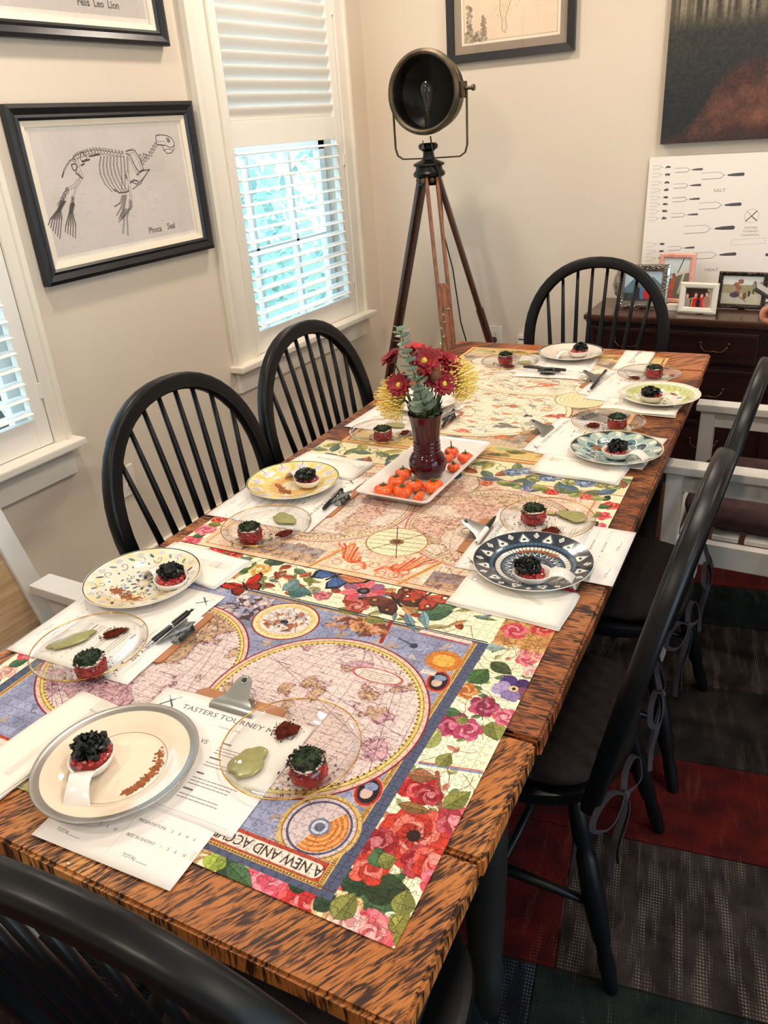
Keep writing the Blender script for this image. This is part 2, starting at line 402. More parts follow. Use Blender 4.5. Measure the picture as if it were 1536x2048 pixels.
# ------------------------------------------------------------------ outside the left windows
m_grass = mat('lawn', rgb(120, 140, 100), 0.95, var=0.3, vscale=3)
S(MB().box((-10, 2, -0.62), (15, 24, 0.04)), 'ground', m_grass)
rg = random.Random(5)
m_leaf = mat('hedge_leaf', rgb(176, 206, 196), 0.6, col2=rgb(128, 168, 160), vscale=5)
def bush(x, y, h, r, label, n=1000):
    t = thing('garden_shrub', label, 'shrub', (x, y, -0.6), 0, 'shrubs outside the windows')
    mb = MB()
    for i in range(n):
        a = rg.uniform(0, 2*PI); zz = rg.uniform(0.1, 1); rr = r*math.sqrt(max(0.05, 1-(zz*2-1.1)**2))*rg.uniform(0.6, 1)
        c = Vector((rr*math.cos(a), rr*math.sin(a), h*zz)); s_ = rg.uniform(0.05, 0.11)
        d = Vector((rg.uniform(-1,1), rg.uniform(-1,1), rg.uniform(-1,1))).normalized(); e = d.orthogonal().normalized()
        mb.add([c-d*s_, c+e*s_*0.45, c+d*s_, c-e*s_*0.45], [[0,1,2,3]])
    mb.build('foliage', m_leaf, t)
    MB().tube([(0,0,0), (0.02,0,h*0.5)], 0.04).build('stem', mat('bark', rgb(80, 65, 50), 0.9), t)
bush(-4.0, 4.6, 1.9, 0.8, 'leafy shrub outside the window beside the tripod lamp')
bush(-4.3, 6.6, 2.6, 1.0, 'taller leafy shrub further along outside the same window')
bush(-4.1, 2.6, 2.0, 0.9, 'leafy shrub outside between the two windows')
hs = thing('neighbour_house', 'pale blue sided house seen outside through the louvers', 'house', (-8.2, 4, -0.6))
m_sid = mat('pale_siding', rgb(206, 222, 230), 0.7)
MB().box((-0.1, 0, 2.0), (0.2, 11, 4.0)).build('house_wall', m_sid, hs)
for k in range(20): MB().box((0.012, 0, 0.1+k*0.2), (0.03, 11, 0.19), rot=(0, 0.06, 0)).build('siding_board', m_sid, hs)
for yy in (-2.8, 0.2, 3.0):
    wn = MB().box((0.04, yy, 2.1), (0.06, 1.1, 1.6)).build('window', m_sash, hs)
    MB().box((0.08, yy, 2.1), (0.01, 0.9, 1.4)).build('pane', mat('dark_glass', rgb(150, 176, 186), 0.2), wn)
# ------------------------------------------------------------------ recessed ceiling lamps
m_lampg = emit_mat('lamp_glow', (1.0, 0.85, 0.68), 12.0)
LP = [(-1.70, 2.95), (-0.25, 3.05), (-1.70, 1.35), (0.10, 1.35), (-1.5, -0.5), (0.0, -0.7), (1.3, 2.6), (1.4, 0.4)]
wh = ['nearest the tripod lamp corner', 'above the far end of the table', 'above the left side of the table', 'above the right side of the table',
      'behind the viewer on the left', 'behind the viewer in the middle', 'far right of the room', 'right side of the room']
for (lx, ly), d in zip(LP, wh):
    t = thing('ceiling_lamp', 'round white recessed ceiling lamp '+d, 'lamp', (lx, ly, ZC), 0, 'recessed ceiling lamps')
    MB().lathe([(0.055, -0.001), (0.057, -0.006), (0.085, -0.006), (0.088, -0.001)], 32).build('trim_ring', m_trim, t, smooth=True)
    MB().lathe([(0.0005, -0.003), (0.054, -0.003)], 32).build('diffuser', m_lampg, t)
    ld = bpy.data.lights.new('lamp_light', 'AREA'); ld.shape = 'DISK'; ld.size = 0.16; ld.energy = CEIL_W; ld.color = LAMP_COL
    lo = bpy.data.objects.new('lamp_light', ld); COL.objects.link(lo); lo.parent = t; lo.location = (0, 0, -0.012)
# ------------------------------------------------------------------ patchwork rug
def rug_mat(name, c1, c2, thread, tmask=0.62):
    m = mat(name, c1, 0.95, spec=0.15, col2=c2, vscale=14); t = m.node_tree; b = t.nodes['Principled BSDF']
    tc = t.nodes.new('ShaderNodeTexCoord'); src = b.inputs['Base Color'].links[0].from_socket
    w1 = t.nodes.new('ShaderNodeTexWave'); w1.inputs['Scale'].default_value = 55; w1.inputs['Distortion'].default_value = 1.2; w1.bands_direction = 'X'
    w2 = t.nodes.new('ShaderNodeTexWave'); w2.inputs['Scale'].default_value = 42; w2.inputs['Distortion'].default_value = 1.2; w2.bands_direction = 'Y'
    mu = t.nodes.new('ShaderNodeMath'); mu.operation = 'MULTIPLY'
    mp = t.nodes.new('ShaderNodeMapping'); mp.inputs['Scale'].default_value = (40, 6, 1); n = t.nodes.new('ShaderNodeTexNoise'); n.inputs['Scale'].default_value = 1.0; n.inputs['Detail'].default_value = 6
    r = t.nodes.new('ShaderNodeValToRGB'); r.color_ramp.elements[0].position = tmask-0.1; r.color_ramp.elements[1].position = tmask+0.08
    mu2 = t.nodes.new('ShaderNodeMath'); mu2.operation = 'MULTIPLY'; mx = t.nodes.new('ShaderNodeMix'); mx.data_type = 'RGBA'
    for w_ in (w1, w2): t.links.new(tc.outputs['Object'], w_.inputs[0])
    t.links.new(w1.outputs[1], mu.inputs[0]); t.links.new(w2.outputs[1], mu.inputs[1])
    t.links.new(tc.outputs['Object'], mp.inputs[0]); t.links.new(mp.outputs[0], n.inputs['Vector']); t.links.new(n.outputs['Fac'], r.inputs[0])
    t.links.new(mu.outputs[0], mu2.inputs[0]); t.links.new(r.outputs[0], mu2.inputs[1]); t.links.new(mu2.outputs[0], mx.inputs['Factor'])
    t.links.new(src, mx.inputs['A']); mx.inputs['B'].default_value = (*thread, 1); t.links.new(mx.outputs['Result'], b.inputs['Base Color'])
    bp = t.nodes.new('ShaderNodeBump'); bp.inputs['Strength'].default_value = 0.5; bp.inputs['Distance'].default_value = 0.002
    t.links.new(mu.outputs[0], bp.inputs['Height']); t.links.new(bp.outputs[0], b.inputs['Normal'])
    return m
RM = dict(r=rug_mat('rug_red_wool', rgb(80, 17, 12), rgb(50, 8, 7), rgb(130, 76, 58), 0.66), b=rug_mat('rug_taupe_wool', rgb(52, 43, 40), rgb(29, 23, 22), rgb(128, 114, 102), 0.58),
          k=rug_mat('rug_charcoal_wool', rgb(38, 33, 30), rgb(17, 14, 13), rgb(92, 82, 72), 0.64), g=rug_mat('rug_green_wool', rgb(26, 34, 31), rgb(13, 18, 17), rgb(88, 92, 82), 0.66),
          n=rug_mat('rug_navy_wool', rgb(15, 18, 25), rgb(7, 8, 12), rgb(74, 78, 88), 0.5))
RA = math.atan2(0.184, 0.983)
rug = thing('patchwork_rug', 'patchwork rug of red, taupe, charcoal and dark green patches under the table', 'rug', (0, 0, 0), RA)
rows = [(-0.35, 0.02, 'kbrg'), (0.02, 0.37, 'rgkb'), (0.37, 0.70, 'bkgr'), (0.70, 1.03, 'knng'), (1.03, 1.394, 'grbb'), (1.394, 1.688, 'brrr'), (1.688, 2.013, 'rgkk'), (2.013, 2.346, 'kbbb'), (2.346, 2.6, 'brgg'), (2.6, 2.93, 'gkrr')]
cuts = {3: [-2.0, -1.1, -0.4, -0.13, 1.45], 4: [-2.0, -1.3, -0.095, 0.75, 1.45]}
for i, (t0, t1, cs_) in enumerate(rows):
    cu = cuts.get(i, [-2.0, -1.05+0.2*(i % 2), -0.42+0.1*(i % 3), 0.62+0.15*(i % 2), 1.45])
    for j in range(4):
        s0, s1 = cu[j], cu[j+1]
        if j == 0: s0 = -1.50
        o = MB().box(((s0+s1)/2, (t0+t1)/2, 0.005), (s1-s0-0.003, t1-t0-0.003, 0.008), bev=0.002).build('rug_patch', RM[cs_[j]], rug)
# ================================================================== TABLE
def wood_mat(name, base, mid, dark, ang, sc, thr=0.5, rough=0.42, soft=0.09):
    """saw-marked reclaimed board; ang = direction of the marks in the table plane"""
    m = bpy.data.materials.new(name); m.use_nodes = True; t = m.node_tree; b = t.nodes['Principled BSDF']
    tc = t.nodes.new('ShaderNodeTexCoord'); mp = t.nodes.new('ShaderNodeMapping'); mp.vector_type = 'TEXTURE'; mp.inputs['Rotation'].default_value = (0, 0, ang)
    t.links.new(tc.outputs['Object'], mp.inputs[0])
    def noise(sx, sy, det=6, dist=0.0, off=0):
        q = t.nodes.new('ShaderNodeMapping'); q.inputs['Scale'].default_value = (sx, sy, 20); q.inputs['Location'].default_value = (off, off, 0); t.links.new(mp.outputs[0], q.inputs[0])
        n = t.nodes.new('ShaderNodeTexNoise'); n.inputs['Scale'].default_value = 1.0; n.inputs['Detail'].default_value = det; n.inputs['Distortion'].default_value = dist
        t.links.new(q.outputs[0], n.inputs['Vector']); return n.outputs['Fac']
    f1 = noise(sc[0], sc[1], 6, 0.8); f2 = noise(sc[0]*0.22, sc[1]*0.09, 3, 0.3, 5); f3 = noise(3, 3, 3, 0, 9)
    a = t.nodes.new('ShaderNodeMath'); a.operation = 'MULTIPLY_ADD'; a.inputs[1].default_value = 0.66; t.links.new(f1, a.inputs[0])
    a2 = t.nodes.new('ShaderNodeMath'); a2.operation = 'MULTIPLY'; a2.inputs[1].default_value = 0.34; t.links.new(f2, a2.inputs[0]); t.links.new(a2.outputs[0], a.inputs[2])
    r = t.nodes.new('ShaderNodeValToRGB'); e = r.color_ramp.elements; e[0].position = thr-soft; e[0].color = (*dark, 1); e[1].position = thr+soft*0.35; e[1].color = (*base, 1)
    t.links.new(a.outputs[0], r.inputs[0])
    r2 = t.nodes.new('ShaderNodeValToRGB'); r2.color_ramp.elements[0].position = 0.4; r2.color_ramp.elements[0].color = (*mid, 1); r2.color_ramp.elements[1].position = 0.6; r2.color_ramp.elements[1].color = (1, 1, 1, 1)
    t.links.new(f3, r2.inputs[0])
    mx = t.nodes.new('ShaderNodeMix'); mx.data_type = 'RGBA'; mx.blend_type = 'MULTIPLY'; mx.inputs['Factor'].default_value = 1.0
    t.links.new(r.outputs[0], mx.inputs['A']); t.links.new(r2.outputs[0], mx.inputs['B']); t.links.new(mx.outputs['Result'], b.inputs['Base Color'])
    b.inputs['Roughness'].default_value = rough; b.inputs['Specular IOR Level'].default_value = 0.3
    bp = t.nodes.new('ShaderNodeBump'); bp.inputs['Strength'].default_value = 0.55; bp.inputs['Distance'].default_value = 0.0015
    t.links.new(a.outputs[0], bp.inputs['Height']); t.links.new(bp.outputs[0], b.inputs['Normal'])
    return m
O1, O2, O3 = rgb(200, 140, 82), rgb(216, 188, 156), rgb(56, 31, 19)
m_long = wood_mat('sawn_plank', rgb(172, 110, 66), rgb(206, 174, 144), rgb(44, 24, 17), 0.0, (40, 280), 0.52, soft=0.075)
m_end = wood_mat('sawn_end_board', O1, O2, O3, math.radians(60), (36, 270), 0.515, soft=0.075)
m_far = wood_mat('sawn_far_board', rgb(176, 108, 64), O2, rgb(84, 42, 22), math.radians(50), (7, 70), 0.485, soft=0.06)
m_edge = mat('table_edge_wood', rgb(150, 84, 42), 0.45, col2=rgb(80, 40, 20), vscale=30, bump=0.3, bscale=60)
TX = lambda u, v, z=0.0: (u*CY-v*SY, u*SY+v*CY, z)
table = thing('dining_table', 'long rustic table of dark saw-marked orange-brown planks with extension ends', 'table', (0, 0, 0), YAW)
UL, UR, VN, VF = -1.175, -0.232, 0.392, 2.905; ZT = 0.76; TH = 0.034
def plank(u0, u1, v0, v1, m, seed):
    rr = random.Random(seed); bm = bmesh.new()
    g = 0.0012
    bmesh.ops.create_cube(bm, size=1.0)
    for v in bm.verts: v.co = Vector(((u0+u1)/2+v.co.x*(u1-u0-2*g), (v0+v1)/2+v.co.y*(v1-v0-2*g), ZT-TH/2+v.co.z*TH))
    bmesh.ops.subdivide_edges(bm, edges=[e for e in bm.edges if e.calc_length() > 0.3], cuts=14, use_grid_fill=True)
    bmesh.ops.bevel(bm, geom=[e for e in bm.edges if e.calc_face_angle(0) > 0.5], offset=0.0045, segments=2, affect='EDGES')
    for v in bm.verts:
        if v.co.z < ZT-0.002: v.co.x += rr.uniform(-0.0012, 0.0012); v.co.y += rr.uniform(-0.0012, 0.0012)
    me = bpy.data.meshes.new('plank'); bm.to_mesh(me); bm.free(); me.materials.append(m)
    me.polygons.foreach_set('use_smooth', [True]*len(me.polygons)); me.set_sharp_from_angle(angle=math.radians(45))
    o = bpy.data.objects.new('plank', me); COL.objects.link(o); o.parent = table; return o
# two boards of the near extension, long planks, two boards of the far extension
plank(UL, UR-0.004, VN, 0.605, m_end, 1); plank(UL, UR-0.002, 0.607, 0.826, m_end, 2)
nu = 5
for i in range(nu):
    a0 = UL+(UR-UL)*i/nu; a1 = UL+(UR-UL)*(i+1)/nu; plank(a0, a1+(0.002 if i == nu-1 else 0), 0.829, 2.47, m_long, 10+i)
plank(UL, UR, 2.473, 2.69, m_far, 20); plank(UL, UR-0.003, 2.693, VF, m_far, 21)
m_tleg = mat('table_leg_wood', rgb(18, 14, 12), 0.5, col2=rgb(10, 8, 7), vscale=20, bump=0.2)
ap = MB()
for c, d in (((-0.305, 1.65, 0.675), (0.025, 1.7, 0.10)), ((-1.10, 1.65, 0.675), (0.025, 1.7, 0.10)), ((-0.70, 0.86, 0.675), (0.78, 0.025, 0.10)), ((-0.70, 2.44, 0.675), (0.78, 0.025, 0.10))): ap.box(c, d)
ap.build('apron', m_tleg, table)
for (u, v) in ((-0.335, 0.875), (-1.07, 0.875), (-0.335, 2.42), (-1.07, 2.42)):
    lg = MB()
    pr = [(0.045, 0.725), (0.045, 0.60), (0.036, 0.585), (0.043, 0.57), (0.04, 0.40), (0.03, 0.12), (0.036, 0.11), (0.026, 0.0)]
    lg.box((u, v, 0.66), (0.09, 0.09, 0.132), bev=0.004); lg.lathe([(r_, z) for r_, z in pr[1:]], 16, c=(u, v, 0.0145), cap=True)
    lg.build('leg', m_tleg, table, smooth=40)
for (v) in (0.5, 2.80):   # slides that carry the extension leaves
    MB().box((-0.7, v, 0.712), (0.5, 0.05, 0.024)).build('leaf_support', m_tleg, table)
for u in (-0.9, -0.5): MB().box((u, 1.65, 0.71), (0.03, 2.3, 0.03)).build('slide_rail', m_tleg, table)
MB().ico((0, 0, 0), 0.0018, 1, jit=0.2, rng=random.Random(3)).build('crumb', mat('bread_crumb', rgb(245, 235, 220), 0.8), None)
_c = bpy.data.objects['crumb']; _p = at(137, 1727, 0.7615); _c.location = tuple(_p); tag(_c, 'tiny white crumb on the bare wood near the table edge', 'crumb')

# ================================================================== JIGSAW PRINTS
def jigsaw(u0, u1, v0, v1, nu, nv, seed):
    rr = random.Random(seed); du, dv = (u1-u0)/nu, (v1-v0)/nv
    P = [[(u0+i*du+(rr.uniform(-.06, .06)*du if 0 < i < nu else 0), v0+j*dv+(rr.uniform(-.06, .06)*dv if 0 < j < nv else 0)) for j in range(nv+1)] for i in range(nu+1)]
    TAB = [(.34, -.03), (.43, .02), (.385, .13), (.43, .215), (.57, .215), (.615, .13), (.57, .02), (.66, -.03)]
    def edge(a, b, flat):
        if flat: return []
        sg = rr.choice((-1, 1)); sh = rr.uniform(-.06, .06); dx, dy = b[0]-a[0], b[1]-a[1]
        return [(a[0]+dx*(t+sh)-dy*h*sg, a[1]+dy*(t+sh)+dx*h*sg) for t, h in TAB]
    HE = [[edge(P[i][j], P[i+1][j], j in (0, nv)) for j in range(nv+1)] for i in range(nu)]
    VE = [[edge(P[i][j], P[i][j+1], i in (0, nu)) for j in range(nv)] for i in range(nu+1)]
    for i in range(nu):
        for j in range(nv):
            o = [P[i][j]]+HE[i][j]+[P[i+1][j]]+VE[i+1][j]+[P[i+1][j+1]]+HE[i][j+1][::-1]+[P[i][j+1]]+VE[i][j][::-1]
            n = len(o); q = []
            for k in range(n):
                ax, ay = o[k-1]; bx, by = o[k]; cx, cy = o[(k+1) % n]
                n1 = (-(by-ay), bx-ax); l1 = math.hypot(*n1)+1e-9; n2 = (-(cy-by), cx-bx); l2 = math.hypot(*n2)+1e-9
                nx, ny = n1[0]/l1+n2[0]/l2, n1[1]/l1+n2[1]/l2; l = math.hypot(nx, ny)+1e-9
                q.append((bx+nx/l*GAP, by+ny/l*GAP))
            yield q, ((P[i][j][0]+P[i+1][j+1][0])/2, (P[i][j][1]+P[i+1][j+1][1])/2)
GAP = 0.00036
m_gap = mat('puzzle_joint', rgb(70, 56, 48), 0.9)
def build_jigsaw(name, label, u0, u1, v0, v1, pitch, zb_, zt_, art, seed, singles, score, group):
    root = thing(name, label, 'puzzle', (0, 0, 0), YAW, group)
    MB().box(((u0+u1)/2, (v0+v1)/2, (zb_+zt_-0.0006)/2), (u1-u0-0.0006, v1-v0-0.0006, zt_-0.0006-zb_)).build('cardboard_backing', m_gap, root)
    nu_, nv_ = int(round((u1-u0)/pitch)), int(round((v1-v0)/pitch))
    L = list(jigsaw(u0, u1, v0, v1, nu_, nv_, seed)); order = sorted(range(len(L)), key=lambda i: score(L[i][1])); single = set(order[:singles])
    uvf = lambda p: ((p[0]-u0)/(u1-u0), (p[1]-v0)/(v1-v0))
    rest = MB(); z0 = zt_-0.0011
    for i, (q, c) in enumerate(L):
        if i in single:
            MB().prism([(p[0]-c[0], p[1]-c[1]) for p in q], z0-zt_, 0, uvf=lambda p: uvf((p[0]+c[0], p[1]+c[1]))).build('puzzle_piece', art, root, loc=(c[0], c[1], zt_))
        else: rest.prism(q, z0, zt_, uvf=uvf)
    rest.build('puzzle_pieces', art, root, kind='stuff')
    return root
# ------------------------------------------------------------------ drawing vocabulary
def c8(r, g, b): return np.array([r, g, b], np.float32)/255
def mixc(a, b, t): return np.asarray(a)*(1-t)+np.asarray(b)*t
def blob(cx, cy, r, n, rg_, amp=0.25, ry=None, ang=0):
    ry = ry or r; ph = [rg_.uniform(0, 6.28) for _ in range(4)]; P = []
    for k in range(n):
        a = 2*PI*k/n; q = 1+amp*(0.5*math.sin(3*a+ph[0])+0.3*math.sin(5*a+ph[1])+0.2*math.sin(8*a+ph[2])); x, y = r*q*math.cos(a), ry*q*math.sin(a)
        P.append((cx+x*math.cos(ang)-y*math.sin(ang), cy+x*math.sin(ang)+y*math.cos(ang)))
    return P
def leaf(C, cx, cy, l, wd, ang, col, dark=None, ser=0):
    dark = mixc(col, (0.05, 0.1, 0.05), 0.5) if dark is None else dark; P = []
    for k in range(13):
        t = k/12; P.append((l*(t-0.5), wd*math.sin(PI*t**0.8)*(1+(0.12 if (k % 2 and ser) else 0))))
    P += [(x, -y) for x, y in P[::-1]]
    ca, sa = math.cos(ang), math.sin(ang); R = lambda p: (cx+p[0]*ca-p[1]*sa, cy+p[0]*sa+p[1]*ca)
    C.poly([R(p) for p in P], col); C.poly([R((p[0], min(p[1], 0))) for p in P], dark, 0.35)
    C.line([R(p) for p in P], l*0.018, dark, 0.6, True); C.line([R((-l/2, 0)), R((l*0.5, 0))], l*0.02, dark, 0.8)
    for k in range(1, 6):
        t = -0.4+0.15*k; 
        for s_ in (-1, 1): C.line([R((l*t, 0)), R((l*(t+0.12), s_*wd*0.75))], l*0.012, dark, 0.5)
def flower(C, cx, cy, r, col, rg_, n=6, core=None, dark=None):
    dark = mixc(col, (0.25, 0.0, 0.05), 0.55) if dark is None else dark; a0 = rg_.uniform(0, 6)
    for L_, (rr, sc) in enumerate(((0.62, 0.48), (0.38, 0.42), (0.18, 0.34))):
        for k in range(n):
            a = a0+2*PI*(k+0.5*L_)/n; x, y = cx+r*rr*math.cos(a), cy+r*rr*math.sin(a)
            cc = np.clip(mixc(col, (1, 1, 1) if (k+L_) % 2 else dark, 0.16+0.12*L_), 0, 1)
            C.poly(blob(x, y, r*sc, 16, rg_, 0.2), cc); C.line(blob(x, y, r*sc, 16, rg_, 0.2), r*0.03, dark, 0.4, True)
            C.line([(cx+r*0.2*math.cos(a), cy+r*0.2*math.sin(a)), (cx+r*0.85*math.cos(a), cy+r*0.85*math.sin(a))], r*0.025, dark, 0.35)
    if core is not None:
        C.ell(cx, cy, r*0.2, col=core)
        for k in range(10):
            a = 2*PI*k/10; C.line([(cx, cy), (cx+r*0.36*math.cos(a), cy+r*0.36*math.sin(a))], r*0.03, core, 0.8)
def butterfly(C, cx, cy, s_, ang, c1, c2, dark, spots=None):
    ca, sa = math.cos(ang), math.sin(ang); R = lambda x, y: (cx+s_*(x*ca-y*sa), cy+s_*(x*sa+y*ca))
    for m_ in (-1, 1):
        up = [(0, 0.1), (m_*0.35, 0.55), (m_*0.95, 0.78), (m_*1.0, 0.5), (m_*0.72, 0.1), (0, -0.05)]
        lo = [(0, 0.0), (m_*0.62, 0.05), (m_*0.7, -0.35), (m_*0.45, -0.68), (m_*0.15, -0.45)]
        C.poly([R(*p) for p in up], dark); C.poly([R(p[0]*0.86+m_*0.03, p[1]*0.84+0.03) for p in up], c1)
        C.poly([R(*p) for p in lo], dark); C.poly([R(p[0]*0.84+m_*0.02, p[1]*0.82) for p in lo], c2)
        for k in range(6): C.line([R(0, 0), R(m_*(0.98-0.05*k), 0.7-0.2*k)], s_*0.02, dark, 0.8)
        if spots is not None: C.ell(*R(m_*0.55, 0.4), s_*0.13, col=dark); C.ell(*R(m_*0.55, 0.4), s_*0.08, col=spots); C.ell(*R(m_*0.45, -0.3), s_*0.11, col=dark); C.ell(*R(m_*0.45, -0.3), s_*0.06, col=spots)
    C.line([R(0, 0.3), R(0, -0.35)], s_*0.09, dark); C.line([R(0, 0.3), R(0.15, 0.6)], s_*0.02, dark); C.line([R(0, 0.3), R(-0.15, 0.6)], s_*0.02, dark)
def globe(C, cx, cy, R_, base, lands, seed, band=(0.90, 0.80, 0.52), rim=(0.62, 0.25, 0.27), thr=0.54, ink=(0.35, 0.2, 0.28), cell=0.35):
    rg_ = random.Random(seed)
    C.ell(cx, cy, R_, col=mixc(rim, (0.2, 0.05, 0.1), 0.2)); C.ell(cx, cy, R_*0.985, col=(0.86, 0.74, 0.70)); C.ell(cx, cy, R_*0.955, col=band); C.ell(cx, cy, R_*0.90, col=base)
    for rr, wd in ((0.945, 0.002), (0.915, 0.0012)): C.ell(cx, cy, R_*rr, col=mixc(band, (0.4, 0.3, 0.15), 0.5), ring=wd)
    nd = 110
    for k in range(nd):
        a = 2*PI*k/nd; C.ell(cx+R_*0.905*math.cos(a), cy+R_*0.905*math.sin(a), 0.0016, col=(0.2, 0.17, 0.15), al=0.8)
        if k % 3 == 0: C.line([(cx+R_*0.92*math.cos(a), cy+R_*0.92*math.sin(a)), (cx+R_*0.945*math.cos(a), cy+R_*0.945*math.sin(a))], 0.0009, (0.45, 0.33, 0.15), 0.7)
    r = R_*0.895; w_ = C.win(cx-r, cy-r, cx+r, cy+r); sl, X, Y = w_
    ins = np.clip(0.5-(np.hypot(X-cx, Y-cy)-r)*C.k, 0, 1); H, W = ins.shape
    n = fbm(H, W, cell*R_*C.k, seed, 6); n2 = fbm(H, W, 0.9*R_*C.k, seed+7, 2); fine = fbm(H, W, 0.006*C.k, seed+3, 3)
    ld = (n > thr).astype(np.float32)*ins
    ca = mixc(lands[0], lands[1], 0)[None, None]; lc = np.where((n2 > 0.5)[..., None], np.asarray(lands[0], np.float32), np.asarray(lands[1], np.float32))
    a = C.a[sl]; a += (lc-a)*(ld*0.62)[..., None]; a -= (ld*np.clip(fine-0.5, 0, 1)*0.75)[..., None]
    co = np.clip(1-np.abs(n-thr)/0.011, 0, 1)*ins; a += (np.asarray(ink, np.float32)-a)*(co*0.8)[..., None]
    co = np.clip(1-np.abs(n-thr+0.03)/0.02, 0, 1)*ins; a += (np.asarray(ink, np.float32)-a)*(co*0.18)[..., None]
    riv = np.clip(1-np.abs(fbm(H, W, 0.12*R_*C.k, seed+9, 3)-0.5)/0.018, 0, 1)*ld; a += (np.asarray(ink, np.float32)-a)*(riv*0.45)[..., None]
    for k in range(-4, 5):
        q = r*k/5; h_ = math.sqrt(max(0, r*r-q*q)); C.line([(cx-h_, cy+q), (cx+h_, cy+q)], 0.0007, ink, 0.28)
        if k: C.ell(cx, cy, abs(q), r, col=ink, al=0.25, ring=0.0007)
    for k in range(5):
        a1, a2 = rg_.uniform(0, 6.28), rg_.uniform(0, 6.28); C.line([(cx+r*math.cos(a1), cy+r*math.sin(a1)), (cx+r*math.cos(a2), cy+r*math.sin(a2))], 0.0010, ink, 0.55)
    for k in range(130):
        a1 = rg_.uniform(0, 6.28); q = r*math.sqrt(rg_.uniform(0, 0.9)); x, y = cx+q*math.cos(a1), cy+q*math.sin(a1); l = rg_.uniform(0.004, 0.012)
        C.line([(x-l, y), (x-l*0.3, y+0.0008), (x+l*0.3, y-0.0006), (x+l, y)], 0.0011, ink, 0.5)
def scribble(C, x0, y0, x1, y1, cols, n, seed, s_=0.012, al=0.55):
    rg_ = random.Random(seed)
    for k in range(n):
        x, y = rg_.uniform(x0, x1), rg_.uniform(y0, y1); C.poly(blob(x, y, s_*rg_.uniform(0.4, 1.2), 12, rg_, 0.5, ry=s_*rg_.uniform(0.3, 0.8), ang=rg_.uniform(0, 3)), cols[rg_.randrange(len(cols))], al)
        if k % 2: 
            a = rg_.uniform(0, 6.28); P = [(x, y)]
            for q in range(5): a += rg_.uniform(-0.9, 0.9); P.append((P[-1][0]+s_*0.45*math.cos(a), P[-1][1]+s_*0.45*math.sin(a)))
            C.line(P, 0.0011, (0.25, 0.17, 0.15), 0.55)
